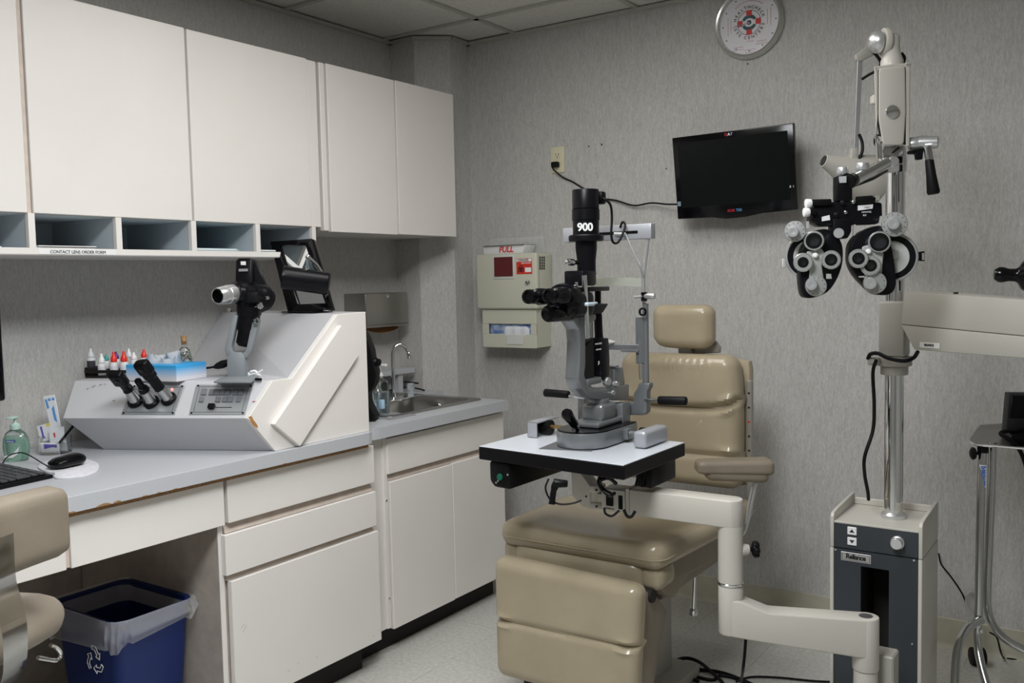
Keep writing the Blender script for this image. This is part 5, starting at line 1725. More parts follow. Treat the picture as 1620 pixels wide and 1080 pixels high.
# ================================================================== SLIT LAMP TABLE AND ARM
TX0, TX1, TY0, TY1, TZ = -1.520, -1.043, 2.03, 2.385, 0.87
table = thing('instrument_table', 'small white table with thick black edge carried on a cream swing arm', 'table', (-1.28, 2.2, 0.83))
TP = [atZ(757, 705, TZ), atZ(987, 735.7, TZ), atZ(1084, 699.4, TZ), None]
TP[3] = TP[0] + TP[2] - TP[1]
for p in TP:
    p.z = TZ - 0.0385
MB().prism(TP, (0, 0, 0.036), 0.003, 2).build('edge_band', M_BLACK, table, smooth=False)
ctp = sum(TP, V((0, 0, 0))) / 4
MB().prism([V((p.x, p.y, TZ - 0.003)) + (V((ctp.x, ctp.y, 0)) - V((p.x, p.y, 0))).normalized() * 0.003 for p in TP], (0, 0, 0.003), 0.0008, 1).build('top', mat('white_melamine', (0.60, 0.63, 0.68), 0.22), table, smooth=False)
ed1 = (TP[1] - TP[0]).normalized()
ed2 = (TP[3] - TP[0]).normalized()
TBM = axes(V((TP[0].x, TP[0].y, 0)), ed1, ed2)
# power box under left side
pbx = MB(TBM).prism([(0.03, 0.01, 0.832), (0.03, 0.01, 0.775), (0.045, 0.012, 0.757), (0.105, 0.012, 0.757), (0.105, 0.01, 0.832)], (0, 0.31, 0.0), 0.008, 2)
pbo = pbx.build('power_supply', M_BLACK, table)
MB(TBM).cyl((0.07, 0.0105, 0.79), (0.07, 0.006, 0.79), 0.010, 0.009, 16).build('green_switch', mat('dark_green', (0.01, 0.12, 0.07), 0.3), pbo)
for q in ((0.055, 0.772), (0.062, 0.778), (0.098, 0.80)):
    MB(TBM).cyl((q[0], 0.0105, q[1]), (q[0], 0.0095, q[1]), 0.003, n=8).build('screw', M_ALU, pbo)
MB(TBM).box(0.415, 0.466, 0.19, 0.345, 0.772, 0.832, 0.006, 2).build('cable_box', M_BLACK, table)
MB(TBM).box(0.12, 0.36, 0.05, 0.30, 0.822, 0.832, 0.003, 1).build('under_plate', M_GREYMET, table)
# arm
PX, PY_ = -0.862, 2.25
arm = thing('swing_arm', 'cream enamelled swing arm carrying the slit lamp table', 'arm', (PX, PY_, 0.4))
ztp = atY(1165, 789, PY_).z
lft = atZ(1003, 770, ztp)
ud = (V((PX, PY_, 0)) - V((lft.x, lft.y, 0))).normalized()
uy = V((-ud.y, ud.x, 0))
Lb_ = (V((PX, PY_, 0)) - V((lft.x, lft.y, 0))).length
UM = axes(V((lft.x, lft.y, 0)), ud, uy)
zb0 = ztp - 0.072
rp_ = 0.0325


def capsule_prism(mb, A2, B2, r, z0, z1, n=14, bev=0.004, profA=True, profB=True):
    """vertical slab between two axes with half-round ends"""
    d_ = (B2 - A2).normalized()
    nn = V((-d_.y, d_.x, 0))
    pts_ = []
    a0 = math.atan2(nn.y, nn.x)
    for k in range(n + 1):
        a = a0 - PI * k / n
        c_ = B2 if profB else B2
        pts_.append(V((c_.x + r * math.cos(a), c_.y + r * math.sin(a), z0)) if profB else None)
    pts_ = [p for p in pts_ if p]
    if not profB:
        pts_ = [V((B2.x, B2.y, z0)) + nn * r, V((B2.x, B2.y, z0)) - nn * r]
    if profA:
        for k in range(n + 1):
            a = a0 + PI - PI * k / n
            pts_.append(V((A2.x + r * math.cos(a), A2.y + r * math.sin(a), z0)))
    else:
        pts_ += [V((A2.x, A2.y, z0)) - nn * r, V((A2.x, A2.y, z0)) + nn * r]
    return mb.prism(pts_, (0, 0, z1 - z0), bev, 2)


capsule_prism(MB(), V((lft.x, lft.y, 0)), V((PX, PY_, 0)), rp_, zb0, ztp, profA=False).build('upper_beam', M_BEIGE, arm, ang=50)
MB(UM).box(-0.012, -0.0005, -0.031, 0.031, zb0 - 0.001, ztp + 0.001, 0.002, 1).build('beam_collar', M_BEIGE, arm)
hsb = MB(UM).box(-0.085, -0.0125, -0.034, 0.034, zb0 + 0.004, ztp - 0.006, 0.003, 2).build('switch_housing', M_BEIGE, arm)
MB(UM).box(-0.031, -0.018, -0.0365, -0.034, zb0 + 0.014, ztp - 0.020, 0.001, 1).build('rocker_switch', M_BLACK, hsb)
MB(UM).box(-0.068, -0.046, -0.040, -0.034, zb0 + 0.020, ztp - 0.020, 0.002, 1).build('power_inlet', M_BLACK, hsb)
text_mesh('lettering', 'Reliance', 0.008, M_INK, hsb, UM @ V((-0.058, -0.0345, zb0 + 0.012)), ud, (0, 0, 1), depth=0.0003)
hp_ = UM @ V((-0.122, 0.0, 0))
hg = MB().cyl(V((hp_.x, hp_.y, zb0 + 0.002)), V((hp_.x, hp_.y, zb0 + 0.020)), 0.030, n=28, bev=0.002).cyl(V((hp_.x, hp_.y, ztp - 0.024)), V((hp_.x, hp_.y, ztp - 0.004)), 0.030, n=28, bev=0.002).cyl(V((hp_.x, hp_.y, zb0 + 0.02)), V((hp_.x, hp_.y, ztp - 0.02)), 0.026, n=28)
hg.build('hinge_barrel', M_BEIGE, arm)
MB(UM).box(-0.105, -0.08, -0.022, 0.022, zb0 + 0.022, ztp - 0.026, 0.002).build('hinge_tongue', M_BEIGE, arm)
MB(UM).prism([(-0.122, -0.030, zb0 + 0.004), (-0.15, -0.028, zb0 + 0.004), (-0.185, -0.025, zb0 + 0.035), (-0.185, -0.025, TZ - 0.05), (-0.122, -0.030, ztp - 0.006)], (0, 0.055, 0), 0.003, 2).build('clevis_block', M_BEIGE, arm)
MB(UM).box(-0.24, -0.10, -0.03, 0.05, TZ - 0.052, TZ - 0.0495 + 0.001, 0.001, 1).build('mount_plate', M_GREYMET, arm)
for (a_, b_) in ((-0.103, ztp - 0.014), (-0.135, (zb0 + ztp) / 2), (-0.103, zb0 + 0.011)):
    c_ = UM @ V((a_, -0.0265, b_))
    MB().cyl(c_, c_ - uy * 0.004, 0.003, n=8).build('set_screw', M_DARK, arm)
zr = atY(1155, 921, PY_).z
zbt = atY(1155, 1000, PY_).z
MB().cyl((PX, PY_, zr + 0.004), (PX, PY_, zb0 + 0.002), rp_ - 0.0005, n=36).build('upper_post', M_BEIGE, arm)
MB().ring((PX, PY_, zr - 0.004), (0, 0, 1), rp_ + 0.001, 0.02, 0.008, 36, 0.002).build('chrome_ring', M_CHROME, arm)
MB().cyl((PX, PY_, zbt), (PX, PY_, zr - 0.004), rp_ - 0.0005, n=36, bev=0.004).build('lower_post', M_BEIGE, arm)
# lower arm to the floor pole
QX, QY = -0.552, 2.375
lz1 = atY(1375, 975, QY).z
lz0 = atY(1394, 1040, QY).z + 0.012
ld2 = (V((QX, QY, 0)) - V((PX, PY_, 0)))
LL = ld2.length
ld2.normalize()
LM = axes(V((PX, PY_, 0)), ld2, V((0, 0, 1)), None)
# profile in the vertical plane, then thickness across
zA = atY(1173, 948, PY_).z
prof = [(0.0, zbt), (0.0, zA + 0.004), (rp_ * 0.8, zA), (0.095, lz1 + 0.004), (LL, lz1), (LL, lz0 - 0.012), (0.045, zbt - 0.006)]
nn_ = V((-ld2.y, ld2.x, 0))
pp = [V((PX, PY_, 0)) + ld2 * a_ + V((0, 0, z_)) - nn_ * rp_ for a_, z_ in prof]
MB().prism(pp, nn_ * (2 * rp_), 0.005, 3).build('lower_beam', M_BEIGE, arm)
MB().cyl((QX, QY, lz0 - 0.05), (QX, QY, lz1), rp_, n=36, bev=0.004).build('end_boss', M_BEIGE, arm)
MB().cyl((QX, QY, lz1 - 0.001), (QX, QY, lz1 + 0.0008), 0.017, n=28).build('end_cap', mat('dark_grey_cap', (0.06, 0.06, 0.065), 0.5), arm)
MB().cyl((QX, QY, 0.0), (QX, QY, lz0 - 0.0505), rp_ - 0.003, n=36).build('floor_pole', M_BEIGE, arm)
MB().box(QX - 0.01, QX + 0.06, QY + 0.033, QY + 0.10, 0.02, lz0 - 0.02, 0.004, 1).build('pole_channel', M_BEIGE2, arm)
kb0 = atD(1172, 869, depth(V((PX, PY_, 0.6))) - 0.0)
kx = V((CR.x, CR.y, 0)).normalized()
MB().cyl(kb0, kb0 + kx * 0.022, 0.017, 0.013, 20, 0.003).build('knob_boss', M_BEIGE, arm)
stk = MB().cyl(kb0 + kx * 0.02, kb0 + kx * 0.035, 0.006)
for k in range(6):
    a_ = k * PI / 3
    kk = kb0 + kx * 0.032 + V((-kx.y, kx.x, 0)) * math.cos(a_) * 0.014 + V((0, 0, 1)) * math.sin(a_) * 0.014
    stk.cyl(kk, kk + kx * 0.014, 0.008, n=12, bev=0.002)
stk.cyl(kb0 + kx * 0.030, kb0 + kx * 0.046, 0.017, n=20, bev=0.003)
stk.build('star_knob', M_BLACK, arm)
# clamp lever and cables under the table
lvp = lambda px, py, dd=0.0: atD(px, py, 2.36 + dd)
MB().cyl(lvp(898, 765), lvp(876, 764), 0.009, 0.012, 14, 0.002).tube([lvp(880, 764), lvp(876, 775), lvp(873, 797)], [0.010, 0.008, 0.009], 12, smooth=3).build('clamp_lever', M_BLACK, arm)
cbs = thing('cable_loops', 'thin black cables looping under the white instrument table', 'cable', lvp(960, 770), group='cables under the instrument table')
MB().tube([lvp(950, 752), lvp(947, 762), lvp(953, 775), lvp(965, 784), lvp(972, 780, -.05)], 0.0045, 8).build('cable', M_GLOSSBLK, cbs)
MB().tube([lvp(975, 765, .03), lvp(965, 757, .02), lvp(955, 757), lvp(949, 762), lvp(955, 774), lvp(968, 782, -.05)], 0.005, 8).build('cable', M_GLOSSBLK, cbs)
MB().tube([lvp(868, 757), lvp(863, 772), lvp(870, 789), lvp(885, 797), lvp(905, 796), lvp(920, 791)], 0.0025, 8).build('cable', M_RUBBER, cbs)
MB().tube([lvp(956, 803, -.03), lvp(958, 812, -.03), lvp(968, 816, -.03), lvp(980, 807, -.03)], 0.003, 8).build('cable', M_RUBBER, cbs)
MB().tube([lvp(987, 806, -.03), lvp(992, 816, -.03), lvp(999, 817, -.03), lvp(1005, 808, -.03)], 0.004, 8).build('cable', M_RUBBER, cbs)
MB().tube([lvp(1013, 742, .1), lvp(1009, 755, .1), lvp(1006, 768, .1)], 0.004, 8, smooth=2).tube([lvp(1022, 745, .1), lvp(1018, 757, .1), lvp(1016, 770, .1)], 0.005, 8, smooth=2).build('cable', M_RUBBER, cbs)

# ================================================================== SLIT LAMP
xs = -1.265
sl = thing('slit_lamp', 'black and grey slit lamp biomicroscope standing on the white instrument table', 'microscope', (xs, 2.24, TZ))


def sx(px, py, dx=0.0):
    return atX(px, py, xs + dx)


M_GLIDE = mat('grey_glide_plate', (0.16, 0.165, 0.175), 0.35, 0.3)
MB().prism([atZ(853, 710, TZ + 0.0004), atZ(935, 714, TZ + 0.0004), atZ(960, 700, TZ + 0.0004), atZ(885, 697, TZ + 0.0004)], (0, 0, 0.002)).build('glide_plate', M_GLIDE, sl, smooth=False)


def bullet(r, y0, y1, z, n=18, x=xs):
    pts_ = [V((x - r, y1, z))]
    for k in range(n + 1):
        a = PI + PI * k / n
        pts_.append(V((x + r * math.cos(a), y0 + r + r * math.sin(a), z)))
    pts_.append(V((x + r, y1, z)))
    return pts_


MB().prism(bullet(0.076, 2.118, 2.375, TZ + 0.0035), (0, 0, 0.042), 0.003, 2).build('base', M_ALU if False else mat('cast_grey', (0.24, 0.25, 0.26), 0.33, 0.55), sl)
M_CAST = MATS['cast_grey']
MB().prism(bullet(0.074, 2.121, 2.372, TZ + 0.0455), (0, 0, 0.004), 0.001, 1).build('base_cover', M_GLOSSBLK, sl)
MB().box(xs - 0.045, xs + 0.045, 2.20, 2.345, TZ + 0.0498, TZ + 0.066, 0.006, 2).build('slide_block', M_CAST, sl)
jb = V((xs, 2.165, TZ + 0.0495))
jt = sx(892, 648)
MB().cyl(jb, jb + (jt - jb) * 0.5, 0.006).build('joystick_shaft', M_CHROME, sl)
jd = (jt - jb).normalized()
MB().lathe([(0.008, 0), (0.012, 0.006), (0.012, 0.02), (0.015, 0.045), (0.0165, 0.058), (0.012, 0.066), (0, 0.067)], jb + (jt - jb) * 0.22, jd, 22).build('joystick_grip', M_GLOSSBLK, sl)
# wheel covers and axle
for (x0_, x1_) in ((-1.482, -1.448), (-1.128, -1.088)):
    if x0_ < xs - 0.1:
        wc = MB().box(x0_, x0_ + 0.006, 2.235, 2.365, TZ + 0.001, TZ + 0.048, 0.003, 2).box(x0_, x1_, 2.235, 2.365, TZ + 0.042, TZ + 0.048, 0.003, 2).box(x0_, x1_, 2.235, 2.241, TZ + 0.001, TZ + 0.048, 0.003, 2)
        wc.build('wheel_cover', M_LTGREY, sl)
        MB().cyl((x0_ + 0.012, 2.30, TZ + 0.024), (x1_ + 0.01, 2.30, TZ + 0.024), 0.022, n=24).build('wheel', M_BLACK, sl)
    else:
        MB().box(x0_, x1_, 2.222, 2.365, TZ + 0.001, TZ + 0.048, 0.010, 4).build('wheel_cover', M_LTGREY, sl)
        MB().cyl((x0_ - 0.014, 2.30, TZ + 0.024), (x0_ + 0.002, 2.30, TZ + 0.024), 0.022, n=24).build('wheel', M_BLACK, sl)
MB().cyl((-1.46, 2.30, TZ + 0.026), (xs - 0.06, 2.30, TZ + 0.026), 0.006).build('axle', mat('brass', (0.45, 0.28, 0.12), 0.3, 0.9), sl)
MB().cyl((xs + 0.06, 2.30, TZ + 0.026), (-1.13, 2.30, TZ + 0.026), 0.008).box(xs + 0.074, xs + 0.09, 2.285, 2.315, TZ + 0.01, TZ + 0.04, 0.002).build('axle_bearing', M_CAST, sl)
# rotating column
ycol = sx(947, 650).y
z_a, z_b = TZ + 0.062, sx(947, 636).z
MB().box(xs - 0.036, xs + 0.036, ycol - 0.040, ycol + 0.045, z_a, z_b, 0.012, 3).build('column_block', M_CAST, sl)
MB().cyl((xs, ycol + 0.0, z_b - 0.002), (xs, ycol, z_b + 0.012), 0.030, n=32, bev=0.002).build('column_disc', M_CAST, sl)
# swept microscope arm, in the lamp's symmetry plane
apts = [(975, 632), (938, 632), (912, 628), (899, 615), (893, 598), (895, 575), (896, 540), (894, 520), (886, 508), (886, 502), (898, 498), (913, 495), (922, 497), (922, 505), (908, 515), (905, 530), (905, 575), (903, 592), (907, 604), (918, 611), (940, 613), (975, 606)]
MB().prism([sx(*p, -0.022) for p in apts], (0.044, 0, 0), 0.004, 2).build('microscope_arm', M_CAST, sl)
MB().prism([sx(*p, -0.016) for p in ((958, 580), (972, 580), (975, 606), (972, 632), (958, 630))], (0.03, 0, 0), 0.004, 2).build('arm_hub', M_CAST, sl)
for (px, py, r) in ((958, 603, 0.013), (972, 607, 0.009), (966, 621, 0.008)):
    p = sx(px, py, 0.016)
    MB().lathe([(r, 0), (r, 0.010), (r * 0.8, 0.014), (0, 0.0145)], p, (1, -0.3, 0), 14).build('clamp_knob', mat('clear_knob', (0.5, 0.5, 0.5), 0.15, 0.6), sl)
MB().box(-0.02, 0.02, -0.012, 0.012, 0, 0.004, 0.001, 1, Matrix.Translation(sx(967, 580, 0.0))).build('scale_plate', M_CAST, sl)
# illumination head column
MB().prism([sx(*p, -0.015) for p in ((908, 548), (925, 535), (926, 604), (914, 604), (907, 592))], (0.03, 0, 0), 0.003, 1).build('tilt_block', M_SATBLK, sl)
bt = [sx(926, 535), sx(948, 535)]
MB().prism([sx(*p, -0.022) for p in ((928, 534), (942, 534), (944, 570), (943, 600), (931, 600), (929, 570))], (0.044, 0, 0), 0.004, 2).build('prism_housing', M_SATBLK, sl)
ph_c = sx(937, 565, 0.0305)
text_mesh('lettering', 'HAAG STREIT', 0.0065, M_WHITEINK, sl, V((xs + 0.0224, sx(936, 545).y, sx(938, 543).z)), (0, 1, 0), (0, 0, 1))
text_mesh('lettering', 'SWISS MADE', 0.0055, M_WHITEINK, sl, V((xs + 0.0224, sx(936, 545).y, sx(938, 552).z)), (0, 1, 0), (0, 0, 1))
text_mesh('lettering', 'JS', 0.012, M_WHITEINK, sl, V((xs + 0.0224, sx(936, 545).y, sx(938, 573).z)), (0, 1, 0), (0, 0, 1))
MB().box(xs - 0.03, xs + 0.025, sx(918, 600).y, sx(940, 600).y, sx(930, 607).z, sx(930, 597).z, 0.003).build('pivot_bracket', M_CAST, sl)
ty = sx(927, 420).y
MB().cyl(sx(929, 535, 0.036), sx(924, 435, 0.036), 0.0075, n=20).build('chrome_rod', M_CHROME, sl)
MB().box(-0.012, 0.012, -0.022, 0.022, -0.005, 0.005, 0.003, 1, Matrix.Translation(sx(930, 481, 0.04))).cyl(sx(935, 480, 0.04), sx(944, 479, 0.04), 0.003).build('rod_clamp', mat('pale_blue_clamp', (0.55, 0.66, 0.72), 0.4), sl)
MB().tube([sx(946, 455, 0.0), sx(946, 500, 0.0), sx(948, 545, 0.0)], [0.009, 0.012, 0.016], 12, smooth=3).build('mirror_arm', M_SATBLK, sl)
MB().box(xs - 0.03, xs + 0.03, sx(900, 455).y, sx(950, 455).y, sx(925, 461).z, sx(925, 454).z, 0.003).build('cross_plate', M_SATBLK, sl)
wl_ = lambda npx, py: npx * depth(sx(927, py)) / FPX
a_, b_ = sx(926, 300), sx(926, 371)
MB().lathe([(0.024, 0.001), (0.0355, 0.0), (0.037, 0.003), (0.037, 0.052), (0.0355, 0.054), (0.0385, 0.0545), (0.0385, 0.084), (0.0365, 0.085), (0.0365, a_.z - b_.z)], V((xs, a_.y, a_.z)), (0, 0, -1), 36).build('lamp_housing', M_SATBLK, sl)
MB().box(-0.012, 0.012, -0.014, 0.014, -0.018, 0.018, 0.006, 2, Matrix.Translation(sx(950, 313, 0.012))).build('lamp_socket', M_BLACK, sl)
MB().ring(V((xs, a_.y, b_.z - 0.001)), (0, 0, -1), 0.0485, 0.02, 0.018, 36, 0.003).build('filter_flange', M_SATBLK, sl)
MB().lathe([(0.030, 0), (0.030, 0.02), (0.026, 0.055), (0.026, 0.12)], V((xs, a_.y, b_.z - 0.018)), (0, 0, -1), 28).build('projector_neck', M_SATBLK, sl)
zz_ = atX(917, 360, xs).z
fr_n = V((0.62, -0.785, 0)).normalized()
tx_ = V((-fr_n.y, fr_n.x, 0))
text_mesh('lettering', '900', 0.030, M_WHITEINK, sl, V((xs, a_.y, zz_)) + fr_n * 0.0375 - tx_ * 0.008, tx_, (0, 0, 1), depth=0.0006, bold=0.001, spacing=0.95)
MB().cyl(sx(915, 415), sx(905, 415), 0.006).build('knob_stem', M_BLACK, sl)
MB().cyl(sx(906, 415), sx(898, 414), 0.010, 0.009, 20, 0.002).build('filter_knob', M_CHROME, sl)
MB().box(xs - 0.03, xs + 0.03, sx(907, 440).y, sx(928, 440).y, sx(920, 452).z, sx(920, 428).z, 0.005, 2).build('slit_unit', M_SATBLK, sl)
MB().cyl(sx(944, 432, 0.02), sx(935, 432, 0.02), 0.0018, n=8).cyl(sx(912, 446, 0.02), sx(912, 458, 0.02), 0.005).build('slit_lever', M_CHROME, sl)
# microscope body and eyepieces
bz = atX(905, 474, xs).z
MB().lathe([(0.030, 0), (0.043, 0.006), (0.046, 0.02), (0.046, 0.05), (0.036, 0.06), (0.034, 0.10)], V((xs, sx(884, 474).y, bz)), (0, 1, 0.0), 32).build('magnification_drum', M_GLOSSBLK, sl)
MB().cushion((xs, sx(905, 480).y, bz - 0.012), (0.085, 0.12, 0.07), 0.02, 10).build('microscope_body', M_SATBLK, sl)
MB().prism([sx(*p, -0.03) for p in ((885, 480), (905, 498), (925, 495), (935, 480))], (0.06, 0, 0), 0.005, 2).build('body_saddle', M_SATBLK, sl)
for ex_ in (-0.031, 0.031):
    yo = sx(860, 468).y - 0.03
    o1 = V((xs + ex_, yo, atX(858, 468, xs + ex_).z - 0.0))
    MB().lathe([(0.011, 0.004), (0.0135, 0.0), (0.0185, 0.002), (0.0195, 0.010), (0.017, 0.014), (0.0155, 0.024), (0.019, 0.028), (0.019, 0.046), (0.022, 0.052), (0.022, 0.080)], o1, (0, 1, -0.02), 28, caps=False).cyl(o1 + V((0, 0.006, 0)), o1 + V((0, 0.009, 0)), 0.0135).build('eyepiece', M_GLOSSBLK, sl)
MB().cyl(V((xs, sx(866, 486).y, bz - 0.033)), V((xs, sx(900, 486).y, bz - 0.033)), 0.022, 0.024, 24, 0.004).build('lower_tube', M_GLOSSBLK, sl)
MB().tube([sx(889, 488), sx(887, 496), sx(882, 503), sx(879, 504)], [0.004, 0.005, 0.0055, 0.004], 8, smooth=3).build('zoom_lever', M_BLACK, sl)
# grips on the frame base
HYF = 2.40
MB().cyl(atY(900, 626, 2.33), atY(925, 628, 2.33), 0.0055).build('grip_rod', M_CHROME, sl)
MB().cyl(atY(862, 621, 2.33), atY(900, 624, 2.33), 0.0125, 0.0115, 20, 0.003).build('hand_grip', M_RUBBER, sl)
MB().cyl(atY(1020, 632, HYF), atY(1045, 633, HYF), 0.0045).build('grip_rod', M_CHROME, sl)
MB().cyl(atY(1042, 633, HYF), atY(1086, 634, HYF), 0.0125, 0.0125, 20, 0.003).build('hand_grip', M_RUBBER, sl)
fpl = [atY(*p, HYF) for p in ((960, 638), (978, 637), (1002, 637), (1002, 622), (1009, 612), (1009, 606), (1027, 606), (1027, 613), (1023, 619), (1023, 652), (1018, 657), (985, 656), (985, 672), (968, 672))]
MB().prism(fpl, (0, 0.03, 0), 0.004, 2).build('frame_bracket', M_CAST, sl)
MB().prism([atY(*p, 2.34) for p in ((952, 640), (985, 638), (986, 684), (955, 686))], (0, 0.05, 0), 0.004, 2).build('frame_foot', M_CAST, sl)
MB().box(xs - 0.14, xs - 0.115, HYF, HYF + 0.03, TZ + 0.03, TZ + 0.11, 0.004).build('frame_bracket', M_CAST, sl)
for sgx in (1, -1):
    def hf(px, py, dy=0.0, s=sgx):
        p = atY(px, py, HYF + dy)
        return p if s > 0 else V((2 * xs - p.x - 0.01, p.y, p.z))
    MB().cyl(hf(1022, 610, 0.012), hf(1021, 480, 0.012), 0.0095, 0.009, 16).cyl(hf(1013, 575), hf(1013, 540), 0.005).build('frame_post', M_CAST, sl)
    MB().tube([hf(1019, 480, .012), hf(1018, 450, .012), hf(1018, 435, .012), hf(1024, 385, .012), hf(1026, 374, .012)], 0.0062, 12, smooth=4).build('upper_tube', M_ALU, sl)
MB().box(atY(1005, 500, HYF).x, atY(1018, 500, HYF).x, HYF - 0.002, HYF + 0.01, atY(1010, 575, HYF).z, atY(1010, 500, HYF).z, 0.003, 1).build('scale_bar', M_CAST, sl)
bx0, bx1 = atY(945, 370, HYF).x - 0.12, atY(1030, 365, HYF).x
MB().box(bx0, bx1, HYF, HYF + 0.03, atY(1000, 378.5, HYF).z, atY(1000, 354.5, HYF).z, 0.003, 2).build('top_bar', M_LTGREY, sl)
MB().box(atY(945, 370, HYF).x, atY(1009, 370, HYF).x, HYF - 0.001, HYF + 0.001, atY(1000, 369.5, HYF).z, atY(1000, 365, HYF).z).build('bar_slot', M_BLACK, sl)
MB().tube([atY(990, 370, HYF - .01), atY(1000, 395, HYF - .01), atY(1012, 420, HYF - .005), atY(1017, 435, HYF)], 0.0028, 8, smooth=3).cyl(atY(972, 370, HYF - .006), atY(990, 370, HYF - .006), 0.0045).build('fixation_arm', M_ALU, sl)
sx0, sx1_ = atY(930, 448, HYF).x - 0.02, atY(1016, 448, HYF).x
zs0, zs1 = atY(980, 455, HYF).z, atY(980, 441.5, HYF).z


def strap(u, v):
    x_ = sx0 + (sx1_ - sx0) * u
    return (x_, HYF + 0.02 - 0.010 * math.sin(PI * u) + 0.03 * (1 - u) * 0, zs0 + (zs1 - zs0) * v + 0.006 * math.sin(PI * u))


MB().grid(strap, 24, 2, 0.0035).build('forehead_strap', mat('strap_white', (0.66, 0.68, 0.60), 0.5), sl)
MB().cyl(atY(1016, 468.5, HYF), atY(1036, 468, HYF), 0.0085, 0.0085, 20, 0.002).cyl(atY(1004, 470, HYF), atY(1016, 469, HYF), 0.004).build('canthus_knob', M_ALU, sl)
rc_ = atY(1017.5, 493, HYF - 0.01)
MB().ring(rc_, (0, -1, 0), 0.0125, 0.0075, 0.006, 24, 0.001).build('black_ring', M_BLACK, sl)
MB().cyl(atY(1019, 462, HYF), atY(1019, 476, HYF), 0.009, n=12).build('post_joint', M_BLACK, sl)
MB().box(xs - 0.03, atY(1012, 548, HYF).x, HYF - 0.006, HYF + 0.006, atY(980, 553, HYF).z, atY(980, 544, HYF).z, 0.002, 1).box(atY(985, 558, HYF).x, atY(1012, 548, HYF).x, HYF - 0.012, HYF - 0.004, atY(980, 556, HYF).z, atY(980, 552, HYF).z, 0.001).build('chin_bar', M_CAST, sl)
MB().sphere(atY(957, 541, HYF - 0.0), 0.034, (1.0, 0.7, 0.24)).build('chin_cup', mat('chin_white', (0.72, 0.74, 0.70), 0.4), sl)
MB().tube([atY(1013, 560, HYF), atY(1013, 585, HYF), atY(1014, 600, HYF)], 0.0045, 8, smooth=0).build('chin_screw', M_CHROME, sl)
cbl = MB().tube([sx(950, 312, .015), sx(958, 316, .03), sx(966, 325, .04), sx(968, 345, .04), sx(967, 370, .04), sx(970, 383, .04), sx(978, 383, .04), sx(986, 368, .04), sx(989, 356, .04), sx(985, 351, .03), sx(981, 360, .02)], 0.0035, 8)
cbl.build('lamp_cable', M_RUBBER, sl)

# ================================================================== INSTRUMENT UNIT
UY0, UY1 = 2.62, 2.86
ux0, ux1 = atY(1313, 863, UY0).x, atY(1459, 883, UY0).x
uzt = atY(1386, 832, UY0).z
un = thing('instrument_stand', 'cream and charcoal instrument stand cabinet with chrome pole', 'instrument stand', ((ux0 + ux1) / 2, 2.74, 0))
uzs = atY(1320, 866, UY0).z      # seam
th = 0.010
for xa in (ux0, ux1 - th):
    MB().prism([(xa, UY0, 0.02), (xa, UY0, uzs - 0.001), (xa, UY1, uzs - 0.001), (xa, UY1, 0.02)], (th, 0, 0), 0.002, 2).build('side_wall', M_BEIGE, un)
    MB().prism([(xa, UY0 + 0.002, uzs + 0.001), (xa, UY0 + 0.002, uzt + 0.012), (xa, UY0 + 0.010, uzt + 0.022), (xa, UY0 + 0.05, uzt + 0.026), (xa, UY1 - 0.004, uzt + 0.034), (xa, UY1, uzt + 0.02), (xa, UY1, uzs + 0.001)], (th, 0, 0), 0.002, 2).build('head_cheek', M_BEIGE, un)
MB().box(ux0 + th, ux1 - th, UY0 + 0.004, UY1, uzt - 0.006, uzt, 0.001, 1).box(ux0 + th, ux1 - th, UY1 - 0.012, UY1, uzt, uzt + 0.02, 0.002, 1).build('top_tray', M_BEIGE, un)
MB().box(ux0 + th, ux1 - th, UY1 - 0.008, UY1, 0.02, uzt - 0.006).build('back_wall', M_BEIGE, un)
MB().box(ux0 + th + 0.0005, ux1 - th - 0.0005, UY0 + 0.005, UY0 + 0.012, uzs + 0.0012, uzt - 0.0065, 0.001, 1).build('head_panel', M_CHAR, un)
s0, s1 = atY(1361, 896, UY0), atY(1405, 1035, UY0)
slx0, slx1, slz = s0.x, s1.x, s0.z
fp_ = MB().box(ux0 + th + 0.0005, slx0, UY0 + 0.005, UY0 + 0.012, 0.02, uzs - 0.0012).box(slx1, ux1 - th - 0.0005, UY0 + 0.005, UY0 + 0.012, 0.02, uzs - 0.0012).box(slx0, slx1, UY0 + 0.005, UY0 + 0.012, slz, uzs - 0.0012)
fp_.build('front_panel', M_CHAR, un, smooth=False)
MB().box(slx0 - 0.004, slx1 + 0.004, UY0 + 0.16, UY0 + 0.164, 0.02, slz + 0.004).box(slx0 - 0.004, slx0, UY0 + 0.013, UY0 + 0.16, 0.02, slz + 0.004).box(slx1, slx1 + 0.004, UY0 + 0.013, UY0 + 0.16, 0.02, slz + 0.004).box(slx0, slx1, UY0 + 0.013, UY0 + 0.16, slz, slz + 0.004).build('slot_lining', M_DARK, un)
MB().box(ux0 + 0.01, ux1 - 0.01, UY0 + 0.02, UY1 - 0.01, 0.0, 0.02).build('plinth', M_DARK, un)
for i, (px, py) in enumerate(((1348, 839.5), (1348, 856))):
    p = atY(px, py, UY0 + 0.004)
    bq_ = MB().box(p.x - 0.0125, p.x + 0.0125, p.y - 0.002, p.y + 0.002, p.z - 0.011, p.z + 0.011, 0.001, 1).build('arrow_button', M_WHITE, un)
    sg = 1 if i == 0 else -1
    MB().prism([V((p.x - 0.007, p.y - 0.0022, p.z - 0.004 * sg)), V((p.x + 0.007, p.y - 0.0022, p.z - 0.004 * sg)), V((p.x, p.y - 0.0022, p.z + 0.005 * sg))], (0, -0.0006, 0)).build('arrow', M_INK, bq_, smooth=False)
p = atY(1420, 858, UY0)
MB().lathe([(0.018, -0.006), (0.018, 0.004), (0.0155, 0.006), (0.0155, 0.018), (0.014, 0.020), (0, 0.020)], p, (0, -1, 0), 32).build('dimmer_knob', M_ALU, un)
